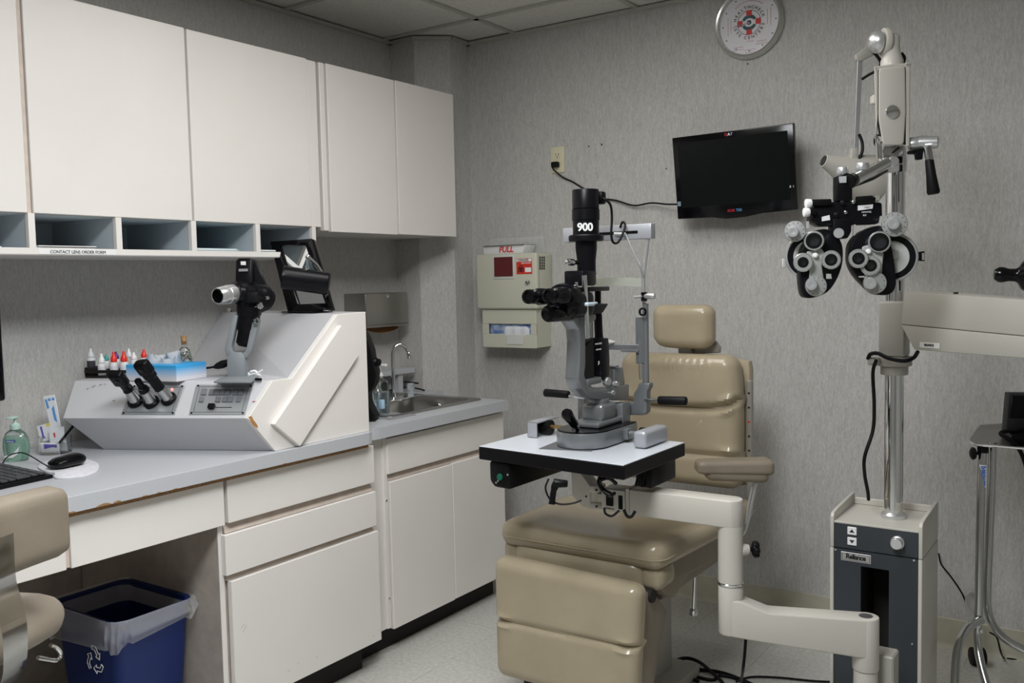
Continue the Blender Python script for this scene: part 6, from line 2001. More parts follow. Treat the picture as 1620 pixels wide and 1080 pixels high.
p = atY(1354, 882, UY0 + 0.0045)
bdg = MB().box(p.x - 0.0405, p.x + 0.0405, p.y - 0.001, p.y, p.z - 0.0125, p.z + 0.0125, 0.0004, 1).build('name_badge', M_ALU, un)
for (a0_, b0_, a1_, b1_) in ((-1, 1, 1, 1), (-1, -1, 1, -1), (-1, -1, -1, 1), (1, -1, 1, 1)):
    MB().cyl(V((p.x + a0_ * 0.037, p.y - 0.0011, p.z + b0_ * 0.0095)), V((p.x + a1_ * 0.037, p.y - 0.0011, p.z + b1_ * 0.0095)), 0.0005, n=4).build('badge_line', M_INK, bdg)
text_mesh('lettering', 'Reliance', 0.0185, M_INK, bdg, V((p.x, p.y - 0.0013, p.z + 0.001)), (1, 0, 0), (0, 0, 1), bold=0.0008, spacing=0.88)
for px, py in ((1446, 886), (1322, 869), (1443, 1018)):
    p = atY(px, py, UY0 + 0.004)
    MB().cyl(p, p - V((0, 0.002, 0)), 0.0028, n=10).build('screw', M_ALU, un)
pxx, pyy = atY(1414, 700, 2.74).x, 2.74
MB().lathe([(0.034, 0), (0.034, 0.010), (0.029, 0.016), (0.0265, 0.018)], (pxx, pyy, uzt + 0.0002), (0, 0, 1), 36).build('pole_collar', M_ALU, un)
ptop = atY(1415, 232, pyy).z
MB().cyl((pxx, pyy, uzt + 0.01), (pxx, pyy, ptop), 0.0255, n=48).build('chrome_pole', M_CHROME, un)
# ---- sleeve and arm of the second instrument on the pole
ka = thing('support_boom', 'beige instrument arm clamped to the chrome pole reaching to the right', 'arm', (pxx, pyy, 1.05))
zA_, zB_ = atY(1410, 476, pyy).z, atY(1410, 560, pyy).z
MB().box(pxx - 0.035, pxx + 0.035, pyy - 0.04, pyy + 0.035, zB_ - 0.004, zA_, 0.006, 3).build('sleeve', M_BEIGE2, ka)
zC_, zD_ = atY(1410, 578, pyy).z, atY(1410, 592, pyy).z
MB().cyl((pxx, pyy, zC_), (pxx, pyy, zB_ - 0.005), 0.047, n=40, bev=0.003).box(pxx - 0.062, pxx - 0.03, pyy - 0.055, pyy + 0.0, zC_ + 0.003, zB_ - 0.006, 0.006, 2).build('clamp_ring', M_BEIGE2, ka)
sp0 = V((pxx - 0.045, pyy - 0.055, (zC_ + zB_) / 2))
MB().cyl(sp0, sp0 - V((0, 0.004, 0)), 0.006, n=12).build('clamp_screw', M_ALU, ka)
MB().cyl((pxx, pyy, zD_), (pxx, pyy, zC_ - 0.001), 0.037, n=40, bev=0.002).build('stop_ring', M_BEIGE2, ka)
A0, A1 = atD(1430, 461.5, 2.52), atD(1620, 474, 2.12)
ad_ = V((A1.x - A0.x, A1.y - A0.y, 0)).normalized()
an_ = V((-ad_.y, ad_.x, 0))
if an_.dot(CF) < 0:
    an_ = -an_
MB().prism([atP(*c, A0, an_) for c in ((1430, 460.5), (1700, 479.5), (1700, 539), (1425, 513))], an_ * 0.085, 0.004, 2).build('upper_casing', M_BEIGE2, ka)
MB().prism([atP(*c, A0 - an_ * 0.004, an_) for c in ((1425, 514), (1700, 540), (1700, 573), (1446, 553))], an_ * 0.09, 0.003, 2).build('lower_casing', M_BEIGE2, ka)
ad_ = (atP(1620, 566, A0, an_) - atP(1446, 553, A0, an_)).normalized()
p = atP(1471, 546, A0 - an_ * 0.0045, an_)
lbp = MB(axes(p, ad_, -an_.cross(ad_) if (-an_.cross(ad_)).z > 0 else an_.cross(ad_))).box(-0.038, 0.038, -0.0075, 0.0075, 0, 0.0012, 0.0004, 1).build('name_plate', mat('pale_plate', (0.60, 0.60, 0.58), 0.4), ka)
text_mesh('lettering', 'RELIANCE', 0.008, M_INK, ka, p + V((0, 0, 0)) - an_ * 0.0014 - ad_ * 0.002, ad_, -an_.cross(ad_) if (-an_.cross(ad_)).z > 0 else an_.cross(ad_), depth=0.0003, bold=0.0005)
MB().cyl(atP(1512, 466, A0 + an_ * .03, an_) - V((0, 0, 0.004)), atP(1512, 463, A0 + an_ * .03, an_) + V((0, 0, 0.002)), 0.006, n=12).build('screw', M_DARK, ka)
MB().tube([V((pxx - 0.06, pyy - 0.05, zB_ - 0.01)), V((pxx - 0.05, pyy - 0.062, zB_ + 0.004)), V((pxx - 0.03, pyy - 0.062, zB_ + 0.006)), V((pxx + 0.0, pyy - 0.07, zB_ - 0.006)), V((pxx + 0.04, pyy - 0.07, zB_ - 0.012)), V((pxx + 0.06, pyy - 0.05, zB_ - 0.004)), V((pxx + 0.065, pyy - 0.02, zB_ + 0.01))], 0.0055, 10).build('cable_wrap', M_RUBBER, ka)
cdp = depth(V((pxx, pyy, 0.9))) - 0.02
solo(MB().tube([atD(1386, 570, cdp - 0.03), atD(1381, 590, cdp), atD(1383, 640, cdp), atD(1381, 680, cdp), atD(1368, 722, cdp), atD(1368, 750, cdp + .04), atD(1373, 778, cdp + .08), atD(1374, 790, cdp + .1)], 0.005, 10),
     'power_cable', M_RUBBER, 'black cable hanging beside the chrome pole down to the stand cabinet', 'cable', atD(1373, 778, cdp + .08))
# black instrument knob at the right edge
kk0 = atD(1572, 434, 2.25)
kt_ = thing('keratometer', 'black instrument body with ball handle entering at the right edge', 'instrument', atD(1640, 440, 2.25))
kdv = (atD(1640, 436, 2.22) - kk0).normalized()
kp_ = [(0.0, -0.001), (0.012, 0.001), (0.0185, 0.010), (0.0195, 0.019), (0.017, 0.028), (0.0155, 0.034), (0.016, 0.048), (0.020, 0.054), (0.034, 0.062), (0.042, 0.075), (0.044, 0.095), (0.044, 0.14)]
MB().lathe(kp_, kk0, kdv, 32).build('handle_knob', M_GLOSSBLK, kt_)
MB().prism([atD(1624, 430, 2.22), atD(1680, 430, 2.22), atD(1680, 520, 2.22), atD(1625, 470, 2.22)], _ray(1624, 450).normalized() * 0.1, 0.01, 2).build('body', M_BLACK, kt_)

# ================================================================== PHOROPTER ARM, HEAD
dph = 2.22
q_ = lambda px, py, dz=0.0: atD(px, py, dph + dz)
mpp = dph / FPX
pa = thing('counterbalance_boom', 'cream counterbalanced arm with chrome clamp at the top of the pole', 'arm', (pxx, pyy, ptop))
do = 2.42
fdr = _ray(1412, 165).normalized()
o4 = lambda px, py, dz=0.0: atD(px, py, do + dz)
frm = MB()
for cs in (((1383, 105), (1389, 104), (1389, 180), (1386, 215)), ((1433, 99), (1440, 99), (1439, 232), (1433, 232)), ((1383, 105), (1440, 99), (1440, 106), (1384, 112))):
    if len(cs) == 4:
        frm.prism([o4(*c) for c in cs], fdr * 0.16, 0.002, 1)
frm.build('arm_channel', M_BEIGE, pa, smooth=False)
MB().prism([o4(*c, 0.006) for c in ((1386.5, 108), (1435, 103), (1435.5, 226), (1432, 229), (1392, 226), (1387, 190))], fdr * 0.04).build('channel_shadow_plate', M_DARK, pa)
MB().prism([o4(*c, -0.006) for c in ((1390, 113), (1392, 108), (1428, 104), (1432, 107), (1433, 178), (1430, 226), (1426, 230), (1399, 230), (1396, 226), (1390, 190))], fdr * 0.055, 0.005, 3).build('front_cover', M_BEIGE, pa)
c_ = o4(1411.5, 177, -0.008)
MB().cyl(c_, c_ - fd * 0.004, 0.0185, 0.0175, 32, 0.001).build('chrome_disc', M_CHROME, pa)
MB().lathe([(0.030, -0.004), (0.029, 0.012), (0.022, 0.03), (0.020, 0.042), (0.020, 0.075), (0.012, 0.082), (0, 0.083)], o4(1411, 103, 0.05), V((0, 0, 1)), 28).build('post_head', M_BEIGE, pa)
MB().cyl(o4(1395, 66, 0.05), o4(1405, 66, 0.05), 0.036, 0.036, 36, 0.003).build('pivot_cheek', M_BEIGE, pa)
MB().lathe([(0.0, 0.0), (0.010, 0.001), (0.022, 0.008), (0.029, 0.016), (0.031, 0.026)], o4(1375, 67, 0.04), (o4(1395, 66, 0.05) - o4(1375, 67, 0.04)), 28).build('pivot_cap', M_ALU, pa)
# chrome clamp
zc0, zc1_ = o4(1413, 272, 0.05), o4(1413, 232, 0.05)
MB().cyl((pxx, pyy, ptop - 0.001), (pxx, pyy, ptop + 0.08), 0.012).build('inner_post', M_CHROME, pa)
pb0, pb1 = V((pxx, pyy, 0)), None
MB().lathe([(0.0272, 0), (0.029, 0.002), (0.031, 0.03), (0.027, 0.07)], V((pxx, pyy, atY(1413, 274, pyy).z)), (0, 0, 1), 32).build('pole_clamp', M_CHROME, pa)
c_ = o4(1411, 256, 0.045)
MB().lathe([(0.010, -0.01), (0.010, 0.0), (0.0145, 0.003), (0.0145, 0.012), (0.012, 0.014), (0, 0.0145)], c_, -fd, 28).build('clamp_knob', M_ALU, pa)
MB().prism([o4(*c, 0.055) for c in ((1398, 231), (1428, 231), (1431, 240), (1430, 272), (1401, 273), (1396, 240))], fdr * 0.05, 0.004, 2).build('clamp_block', M_CHROME, pa)
MB().box(-0.009, 0.009, -0.009, 0.009, -0.004, 0.004, 0.002, 1, Matrix.Translation(o4(1395, 222, 0.02))).cyl(o4(1388, 226, .01), o4(1389, 250, .01), 0.004).cyl(o4(1393, 226, .01), o4(1394, 256, .01), 0.003).build('chrome_link', M_CHROME, pa)
MB().cyl(o4(1385, 222, 0.02), o4(1392, 222, 0.02), 0.016, n=24, bev=0.002).build('side_pivot', M_CHROME, pa)
# handle
MB().cyl(o4(1437, 229, .03), o4(1456, 227, .02), 0.019, n=28, bev=0.002).lathe([(0.019, 0), (0.018, 0.02), (0.016, 0.045), (0.012, 0.048), (0, 0.049)], o4(1454, 226, .02), (o4(1482, 225, 0) - o4(1454, 226, .02)), 28).build('lock_barrel', M_ALU, pa)
MB().prism([o4(*c) for c in ((1439, 238), (1462, 234), (1460, 252), (1452, 252), (1451, 243), (1440, 243))], fd * 0.02, 0.002, 1).build('lock_pawl', M_BLACK, pa)
MB().cyl(o4(1467, 232, -.01), o4(1471, 254, -.01), 0.0105, n=20).build('handle_shank', M_CHROME, pa)
hh0, hh1 = o4(1470, 252, -.01), o4(1477, 307, -.01)
MB().lathe([(0.0095, 0), (0.011, 0.003), (0.0125, 0.04), (0.0165, (hh1 - hh0).length - 0.006), (0.014, (hh1 - hh0).length), (0, (hh1 - hh0).length)], hh0, hh1 - hh0, 24).build('handle_grip', M_RUBBER, pa)
MB().tube([o4(1381, 82, .06), o4(1387, 88, .06), o4(1393, 97, .07), o4(1393, 103, .08)], 0.0045, 8).tube([o4(1425, 84, .08), o4(1430, 92, .08), o4(1427, 102, .08)], 0.006, 8).tube([o4(1385, 113, .09), o4(1375, 118, .1), o4(1364, 125, .12)], 0.004, 8).build('cable', M_RUBBER, pa)
MB().box(-.01, .01, -.01, .01, -.012, .012, 0.003, 1, axes(o4(1384, 158, 0.03), hd, fd)).build('cable_clip', M_BEIGE, pa)
# overhead lamp with flat arm
dl2 = 2.66
l4 = lambda px, py, dz=0.0: atD(px, py, dl2 + dz)
hl2 = thing('exam_lamp', 'beige bell-shaped examination lamp on a flat grey arm behind the phoropter', 'lamp', l4(1388, 70))
MB().prism([l4(*c) for c in ((1381, 66), (1388, 84), (1362, 97), (1356, 95), (1354, 86))], fd * 0.02, 0.003, 2).build('upper_joint', M_BEIGE2, hl2)
MB().prism([l4(*c, .004) for c in ((1357, 93), (1365, 95), (1358, 240), (1351, 240))], fd * 0.008, 0.001, 1).build('flat_arm', mat('arm_grey', (0.34, 0.345, 0.35), 0.4, 0.4), hl2)
MB().prism([l4(*c) for c in ((1348, 234), (1358, 233), (1359, 258), (1352, 266), (1345, 262))], fd * 0.02, 0.003, 2).build('lower_joint', M_BEIGE2, hl2)
MB().tube([l4(1359, 212), l4(1364, 225), l4(1364, 240), l4(1358, 254)], 0.0045, 8).build('lamp_cable', M_RUBBER, hl2)
a_, b_ = l4(1303, 254, .02), l4(1388, 290, .05)
L = (b_ - a_).length
MB().lathe([(0.013, 0.006), (0.016, 0.0), (0.0185, 0.001), (0.030, L * 0.22), (0.052, L * 0.48), (0.070, L * 0.72), (0.078, L * 0.95), (0.076, L), (0.074, L * 0.97), (0.05, L * 0.5)], a_, b_ - a_, 40, caps=False).build('bell_shade', M_BEIGE2, hl2)
MB().cyl(a_ - (b_ - a_) * 0.012, a_ + (b_ - a_) * 0.03, 0.0150).build('vent_opening', M_DARK, hl2)

# ---- phoropter
pho = thing('phoropter', 'black and silver phoropter with round dials hanging from the pole arm', 'phoropter', q_(1345, 390))
# viewing frame: x right, y up, z toward the camera
fz = -(atD(1345, 400, 1) - V((0, 0, CAMH))).normalized()
fz.z = 0
fz.normalize()
fxv = V((0, 0, 1)).cross(fz).normalized()


def disc(mb, px, py, dz, r, h, bev=0.001, tilt=0.0):
    c_ = q_(px, py, dz)
    return mb.cyl(c_, c_ + fz * h, r, r, 36, bev)


M_DIAL = mat('dial_silver', (0.46, 0.47, 0.46), 0.38, 0.75)
M_DIALW = mat('dial_pale', (0.46, 0.47, 0.45), 0.45, 0.2)
M_LENS = mat('dark_lens', (0.02, 0.02, 0.025), 0.05, coat=1.0)
slb = MB().tube([q_(1402, 258, 0.10), q_(1377, 271, 0.05), q_(1352, 284, 0.0)], 0.0145, 18, smooth=0)
slb.build('slanted_rod', M_CHROME, pho)
MB().tube([o4(1403, 270, 0.02), q_(1380, 283, 0.06), q_(1356, 292, 0.02)], 0.004, 10, smooth=0).build('rack_bar', M_BLACK, pho)
MB().cyl(q_(1352, 284, .02), q_(1341, 288, 0.0), 0.017, 0.018, 24, 0.003).build('rod_collar', M_BLACK, pho)
MB().prism([q_(*c) for c in ((1324, 279), (1341, 273), (1349, 276), (1349, 318), (1324, 318))], fd * 0.03, 0.003, 2).build('hanger_block', M_BLACK, pho)
pl4 = MB(axes(q_(1333, 284, -0.002), fxv, V((0, 0, 1)))).box(-0.009, 0.009, -0.008, 0.008, -0.001, 0.001, 0.0005, 1).build('rating_plate', M_ALU, pho)
for px, py, r in ((1333, 269, .0145), (1364, 262, .0165)):
    c_ = q_(px, py + 5, .03)
    MB().cyl(c_ - V((0, 0, 0.004)), c_ + V((0, 0, 0.014)), r, r * 0.97, 32, 0.002).build('levelling_knob', M_ALU, pho)
# centre bridge
MB().prism([q_(*c) for c in ((1286, 327), (1300, 320), (1340, 318), (1396, 320), (1397, 342), (1390, 354), (1345, 356), (1300, 358), (1285, 350))], fd * 0.05, 0.005, 2).build('bridge', M_SATBLK, pho)
MB().prism([q_(*c, -0.008) for c in ((1318, 345), (1348, 345), (1348, 366), (1342, 377), (1325, 378), (1318, 370))], fd * 0.04, 0.005, 2).build('bridge_boss', M_BLACK, pho)
MB().cyl(q_(1284, 321, -.004), q_(1314, 320, -.004), 0.0085, n=20, bev=0.001).build('pd_tube', M_BLACK, pho)
MB().cyl(q_(1355, 317, -.004), q_(1383, 315, -.004), 0.0095, n=20, bev=0.001).build('pd_tube', M_BLACK, pho)
MB().box(-0.009, 0.009, -0.006, 0.006, 0, 0.01, 0.001, 1, axes(q_(1386, 314, -.004), fxv, V((0, 0, 1)))).build('scale_window', mat('olive_window', (0.22, 0.23, 0.19), 0.2), pho)
for px, py in ((1279, 322), (1276, 336)):
    MB().cyl(q_(px - 5, py, -.004), q_(px + 5, py - 0.4, -.004), 0.0112, 0.0105, 20, 0.003).build('white_knob', M_WHITE, pho)
MB().cyl(q_(1281, 336, -.004), q_(1290, 336, -.004), 0.007).build('knob_stem', M_BLACK, pho)
for cs in (((1300, 343), (1312, 340), (1313, 348), (1300, 350)), ((1357, 325), (1381, 323), (1380, 330), (1357, 333))):
    MB().prism([q_(*c, -.002) for c in cs], -fd * 0.0015).build('maker_plate', M_WHITE, pho, smooth=False)
text_mesh('lettering', 'REICHERT', 0.006, M_INK, pho, q_(1369, 328, -.0045), fxv, (0, 0, 1), depth=0.0002)
text_mesh('lettering', 'ULTRAMATIC', 0.0055, M_WHITEINK, pho, q_(1367, 335.5, -.0015), fxv, (0, 0, 1), depth=0.0004)
text_mesh('lettering', 'RX', 0.006, M_WHITEINK, pho, q_(1368, 340.5, -.0015), fxv, (0, 0, 1), depth=0.0004)
for px, py, r in ((1323, 340, .006), (1338, 336, .004), (1333, 321, .006), (1350, 320, .004)):
    disc(MB(), px, py, -.003, r, 0.004).build('fitting', M_CHROME if r < .005 else M_BLACK, pho)
MB().prism([q_(*c, -.001) for c in ((1351, 355), (1354, 355), (1353, 372), (1350, 372))], fd * 0.006).build('index_bar', M_DIALW, pho)
MB().prism([q_(*c, -.001) for c in ((1277, 350), (1280, 350), (1280, 361), (1277, 361))], fd * 0.006).build('index_bar', M_DIALW, pho)
MB().prism([q_(*c, -.001) for c in ((1392, 342), (1395, 341), (1394, 352), (1391, 353))], fd * 0.006).build('index_bar', M_DIALW, pho)
ck_ = q_(1327, 369, -.016)
MB().lathe([(0.009, -0.012), (0.009, 0), (0.0125, 0.002), (0.0125, 0.012), (0.0115, 0.014), (0, 0.014)], ck_, fz, 28).build('bridge_knob', M_ALU, pho)


def head(body, wheel, dials, lenses, carrier, tag_px):
    t0 = body
    MB().prism([q_(*c, 0.0) for c in catmull([V((a, b, 0)) for a, b in body], 3, True) and [(v.x, v.y) for v in catmull([V((a, b, 0)) for a, b in body], 3, True)]], fd * 0.036, 0.004, 2).build('battery_case', M_SATBLK, pho)
    wx, wy, wr = wheel
    c_ = q_(wx, wy, 0.032)
    MB().ring(c_, fz, wr * mpp, (wr - 4) * mpp, 0.012, 56, 0.002).build('wheel_rim', M_DIAL, pho)
    MB().cyl(q_(wx, wy, 0.030), q_(wx, wy, 0.024), (wr - 4) * mpp, n=56).build('wheel_disc', M_SATBLK, pho)
    c_ = q_(wx, wy, 0.0235)
    MB().ring(c_, fz, (wr - 13) * mpp, 0.004, 0.003, 48, 0.0005).build('scale_disc', M_DIALW, pho)
    MB().prism([q_(a, b, -0.004) for a, b in carrier], -fz * -0.005 if False else fz * 0.006, 0.002, 1).build('lens_carrier', M_DIALW, pho)
    for (px, py, r, kr, kx_, ky_) in dials:
        c_ = q_(px, py, -0.006)
        dlo = MB().lathe([(r * mpp, 0), (r * mpp, 0.006), (r * mpp - 0.0012, 0.008), (r * mpp * 0.55, 0.0085), (0, 0.0085)], c_, fz, 44).build('dial', M_DIAL, pho)
        for k in range(12):
            a = k * PI / 6 + 0.2
            m0 = c_ + fz * 0.0087 + fxv * math.cos(a) * r * mpp * 0.86 + V((0, 0, 1)) * math.sin(a) * r * mpp * 0.86
            m1 = c_ + fz * 0.0087 + fxv * math.cos(a) * r * mpp * 0.74 + V((0, 0, 1)) * math.sin(a) * r * mpp * 0.74
            MB().cyl(m0, m1, 0.0006, n=4).build('dial_mark', M_INK, dlo)
        ck2 = q_(kx_, ky_, -0.014)
        MB().lathe([(kr * mpp, 0), (kr * mpp, 0.012), (kr * mpp * 0.92, 0.014), (kr * mpp * 0.3, 0.0145), (0, 0.0135)], ck2, fz, 36).build('dial_knob', M_ALU, dlo)
    for (px, py, r, ri) in lenses:
        c_ = q_(px, py, -0.008)
        lo_ = MB().lathe([(ri * mpp, 0.004), (ri * mpp, 0.013), (ri * mpp + 0.002, 0.015), (r * mpp - 0.002, 0.015), (r * mpp, 0.013), (r * mpp, 0.0), (ri * mpp, 0.0)], c_, fz, 44, caps=False).build('lens_ring', M_DIAL, pho)
        MB().ring(c_ + fz * 0.012, fz, ri * mpp + 0.0022, ri * mpp - 0.004, 0.0040, 36, 0.0005).build('black_bezel', M_BLACK, lo_)
        MB().cyl(c_ + fz * 0.003, c_ + fz * 0.006, ri * mpp, n=36).build('lens', M_LENS, lo_)
        if r > 14.5:
            for k in range(16):
                a = k * PI / 8
                rr_ = (r * 0.5 + ri * 0.5 + 1.4) * mpp
                m0 = c_ + fz * 0.0152 + fxv * math.cos(a) * rr_ + V((0, 0, 1)) * math.sin(a) * rr_
                MB().cyl(m0, m0 + (m0 - c_ - fz * 0.0152).normalized() * 0.0018, 0.0004, n=4).build('degree_mark', M_INK, lo_)


head([(1268, 402), (1274, 384), (1289, 367), (1305, 362), (1321, 368), (1332, 385), (1334, 405), (1331, 425), (1322, 446), (1309, 462), (1291, 470), (1276, 471), (1270, 462), (1267, 438)],
     (1281, 405, 38), [(1258, 366, 16.5, 8.5, 1255, 367), (1291, 452, 16.5, 9, 1284, 450)],
     [(1288, 381, 15.5, 11), (1271, 415, 14.8, 7), (1315, 411, 14.8, 8)],
     [(1276, 398), (1300, 393), (1306, 402), (1300, 420), (1303, 440), (1280, 440), (1281, 425)], None)
head([(1345, 402), (1347, 386), (1358, 371), (1376, 361), (1396, 357), (1406, 374), (1413, 400), (1417, 428), (1418, 450), (1412, 463), (1399, 467), (1384, 464), (1369, 451), (1354, 434), (1346, 417)],
     (1411, 407, 39), [(1415, 355, 19.5, 9.5, 1413, 354), (1384, 447, 17.5, 9.5, 1377, 448)],
     [(1391, 383, 17, 12.8), (1358, 409, 15, 8), (1377, 420, 15.5, 8)],
     [(1364, 390), (1378, 386), (1398, 400), (1394, 440), (1368, 436), (1362, 415)], None)
for px, py in ((1290, 404), (1374, 398)):
    c_ = q_(px, py, -.009)
    MB().lathe([(0.0065, 0), (0.0065, 0.008), (0.004, 0.011), (0, 0.0115)], c_, fz, 18).build('pivot_button', M_WHITE, pho)
for cs in (((1307, 433), (1315, 433), (1316, 441), (1307, 441)), ((1358, 437), (1367, 436), (1370, 439), (1359, 439))):
    MB().prism([q_(*c, -.002) for c in cs], fz * 0.003, 0.0006, 1).build('white_index', M_DIALW, pho, smooth=False)
MB().prism([q_(*c, .01) for c in ((1450, 399), (1463, 397), (1463, 413), (1450, 412))], fd * 0.01, 0.001, 1).build('side_latch', M_BLACK, pho)
MB().prism([q_(*c, .008) for c in ((1459, 400), (1462, 400), (1462, 411), (1459, 411))], fd * 0.004).build('latch_tab', M_ALU, pho)
MB().prism([q_(*c, .015) for c in ((1238, 409), (1243, 409), (1243, 423), (1238, 423))], fd * 0.006, 0.001, 1).build('side_latch', M_DIALW, pho)
MB().prism([q_(*c, .018) for c in ((1411, 398), (1421, 396), (1421, 409), (1411, 410))], fz * 0.006, 0.001, 1).build('pd_plate', M_DIALW, pho)

# ================================================================== CART AND CORDS ON THE RIGHT
CY = 2.98
mc = thing('mayo_cart', 'chrome tube instrument cart with a steel tray at the right edge', 'cart', atZ(1560, 1040, 0.0))
tp = [(1533, 695), (1538, 686), (1548, 673), (1556, 671), (1640, 668), (1700, 690), (1700, 712), (1560, 703), (1540, 701)]
zt_ = atY(1550, 700, CY).z
tpp = [atZ(px, py, zt_) for px, py in tp]
cen = sum(tpp, V((0, 0, 0))) / len(tpp)
trm = MB()
loft(trm, [[p - (p - cen).normalized() * 0.03 - V((0, 0, 0.010)) for p in tpp], [p for p in tpp], [p + (p - cen).normalized() * 0.004 - V((0, 0, 0.006)) for p in tpp]], cap_last=False, cap_first=True)
trm.build('tray', M_STEEL, mc)
MB().tube([p - V((0, 0, 0.002)) for p in tpp], 0.004, 8, closed=True, smooth=3).build('tray_rim', M_CHROME, mc)
dm_ = depth(atY(1555, 705, CY))
c4_ = lambda px, py, dz=0.0: atD(px, py, dm_ + dz)
MB().tube([c4_(1555, 706), c4_(1552, 773), c4_(1548, 960), c4_(1546, 1010), c4_(1552, 1050, -.03), c4_(1566, 1100, -.08)], 0.0118, 16, smooth=5).build('front_tube', mat('tube_chrome', (0.55, 0.56, 0.56), 0.15, 1.0), mc)
MB().tube([c4_(1570, 700, .03), c4_(1568, 773, .03), c4_(1562, 930, .03), c4_(1563, 965, .02), c4_(1572, 990, 0.0), c4_(1590, 1010, -.02), c4_(1620, 1027, -.05), c4_(1680, 1050, -.1)], 0.0118, 16, smooth=5).build('rear_tube', MATS['tube_chrome'], mc)
MB().tube([c4_(1552, 980, -.01), c4_(1532, 992, -.04), c4_(1517, 1020, -.09), c4_(1512, 1060, -.14), c4_(1511, 1110, -.2)], 0.0125, 16, smooth=5).build('leg', MATS['tube_chrome'], mc)
MB().tube([c4_(1545, 978, .1), c4_(1536, 965, .2), c4_(1533, 950, .3), c4_(1538, 942, .33)], 0.0125, 16, smooth=4).build('leg', MATS['tube_chrome'], mc)
cw0 = atZ(1538, 1006, 0.0)
MB().cyl(V((-0.44, 3.36, 0.03)), V((-0.40, 3.38, 0.03)), 0.03, n=24, bev=0.004).build('caster', M_RUBBER, mc)
MB().cyl(c4_(1555, 703), c4_(1555, 716), 0.0155, n=20, bev=0.001).build('black_collar', M_BLACK, mc)
MB().cyl(c4_(1548, 717), c4_(1541, 717), 0.005).lathe([(0.006, 0), (0.018, 0.004), (0.019, 0.008), (0.012, 0.013), (0, 0.014)], c4_(1543, 717), (c4_(1535, 717) - c4_(1543, 717)), 18).build('clamp_knob', M_BLACK, mc)
lbq = c4_(1554.5, 752)
lq = MB().lathe([(0.0123, -0.034), (0.0123, 0.034)], lbq, V((0.0, 0.0, 1)), 20, caps=False).build('brand_sticker', mat('sticker_white', (0.70, 0.74, 0.80), 0.5), mc)
text_mesh('lettering', 'BREWER', 0.013, M_BLUEINK, mc, lbq + fz * 0.0128 + V((0, 0, -0.004)), V((0, 0, -1)), fxv, depth=0.0003, bold=0.0006)
text_mesh('lettering', 'b', 0.018, M_BLUEINK, mc, lbq + fz * 0.0128 + V((0, 0, 0.026)), V((0, 0, -1)), fxv, depth=0.0003, bold=0.0008)
MB().sphere(lbq + fz * 0.0115 + V((0, 0, -0.029)), 0.003, (1, 1, 1)).build('orange_dot', mat('orange_ink', (0.6, 0.2, 0.1), 0.5), mc)
MB().sphere(c4_(1552, 998, -.012), 0.006).build('cap_bolt', M_CHROME, mc)
bc_ = thing('instrument_case', 'black open instrument case standing on the cart tray at the right edge', 'case', atZ(1606, 695, zt_ - .008))
dc_ = depth(atZ(1606, 695, zt_ - .008))
MB().prism([atD(px, py, dc_) for px, py in ((1597, 621), (1680, 622), (1680, 700), (1591, 690), (1592, 680))], fd * 0.03, 0.004, 2).build('lid', mat('case_dark_grey', (0.035, 0.04, 0.04), 0.45), bc_)
MB().prism([atD(px, py, dc_ - .006) for px, py in ((1600, 625), (1680, 626), (1680, 660), (1597, 661))], -fd * 0.004, 0.002, 1).build('lid_panel', M_BLACK, bc_)
MB().prism([atZ(px, py, zt_ - .008) for px, py in ((1585, 688), (1640, 680), (1690, 700), (1600, 705))], (0, 0, 0.03), 0.004, 2).build('base', M_BLACK, bc_)
solo(MB().tube([atD(1640, 670, dc_ - .04), atD(1612, 680, dc_ - .05), atD(1590, 682, dc_ - .06), atD(1583, 686, dc_ - .07), atD(1592, 692, dc_ - .09), atD(1606, 702, dc_ - .1), atD(1618, 722, dc_ - .1), atD(1630, 760, dc_ - .1)], 0.006, 10), 'instrument_cable', M_RUBBER, 'black cable curling over the front of the cart tray', 'cable', atD(1600, 700, dc_ - .1))
dw = lambda px, py, Y=YB - 0.012: atY(px, py, Y)
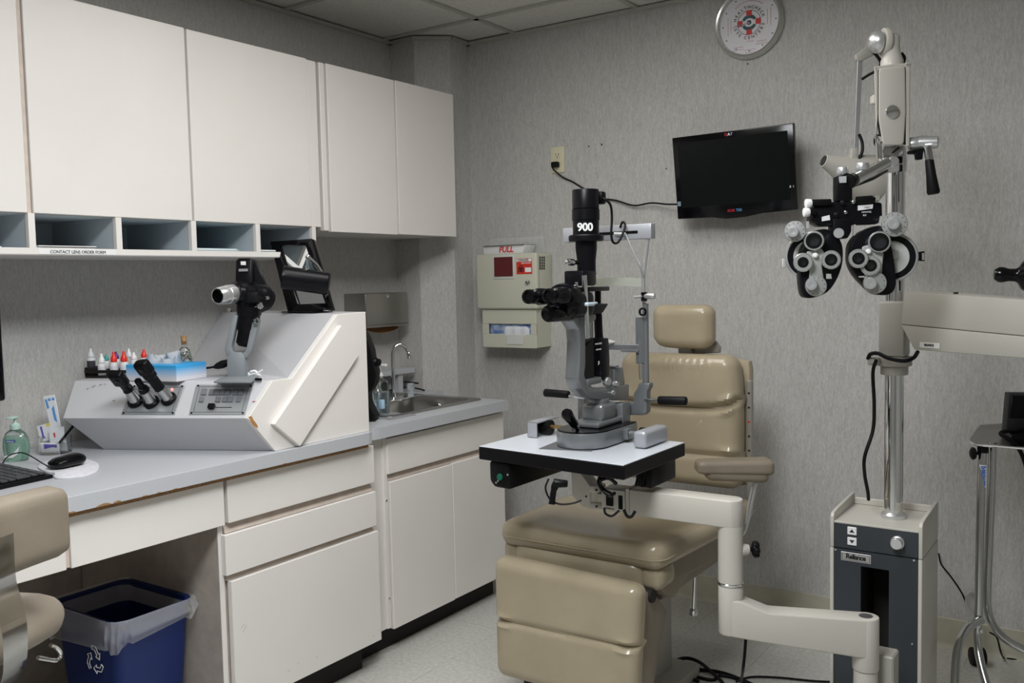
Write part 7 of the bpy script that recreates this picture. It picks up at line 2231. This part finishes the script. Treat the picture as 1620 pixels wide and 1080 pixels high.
solo(MB().tube([dw(1485, 875), dw(1489, 892), dw(1503, 910), dw(1517, 930), dw(1525, 945), dw(1531, 965)], 0.0028, 8), 'wall_cable', M_RUBBER, 'thin black cord trailing down the wall from behind the stand cabinet', 'cord', dw(1531, 965))
solo(MB().tube([dw(1566, 1000, 3.42), dw(1577, 1008, 3.40), dw(1583, 1030, 3.38), atZ(1588, 1040, 0.004), atZ(1600, 1042, 0.004), atZ(1650, 1048, 0.004)], 0.003, 8), 'floor_cable', M_RUBBER, 'thin black cord dropping to the floor behind the cart legs', 'cord', atZ(1600, 1042, 0.004))
# black cords coiled on the floor under the arm
fz0 = lambda px, py, z=0.006: atZ(px, py, z)
cf_ = MB().tube([fz0(1062, 1062), fz0(1080, 1059), fz0(1120, 1060), fz0(1150, 1066), fz0(1185, 1080), fz0(1230, 1100)], 0.006, 8)
cf_.tube([fz0(1105, 1078, .012), fz0(1085, 1068, .012), fz0(1070, 1052, .012), fz0(1073, 1043, .012), fz0(1090, 1041, .012), fz0(1108, 1048, .012), fz0(1125, 1062, .012), fz0(1142, 1078, .012), fz0(1150, 1095, .012)], 0.006, 8)
cf_.tube([fz0(1078, 1066), fz0(1100, 1070), fz0(1128, 1075), fz0(1140, 1068), fz0(1170, 1075), fz0(1200, 1095)], 0.0055, 8)
solo(cf_, 'coiled_cable', M_RUBBER, 'heap of coiled black cord on the floor beside the chair base', 'cord', fz0(1110, 1060, 0.0))
solo(MB().tube([fz0(1165, 1078, .02), fz0(1180, 1072), fz0(1200, 1070), fz0(1240, 1072), fz0(1290, 1077), fz0(1340, 1079)], 0.0035, 8), 'floor_cable', M_RUBBER, 'thin black cord lying across the floor toward the stand cabinet', 'cord', fz0(1200, 1070, 0.0))
vc0 = atD(1180, 1008, 2.55)
solo(MB().tube([vc0, atD(1178, 1035, 2.55), atD(1175, 1062, 2.55), atZ(1172, 1082, 0.004)], 0.0042, 8), 'hanging_cable', M_RUBBER, 'black cord dropping from the underside of the cream swing arm', 'cord', atZ(1172, 1082, 0.004))
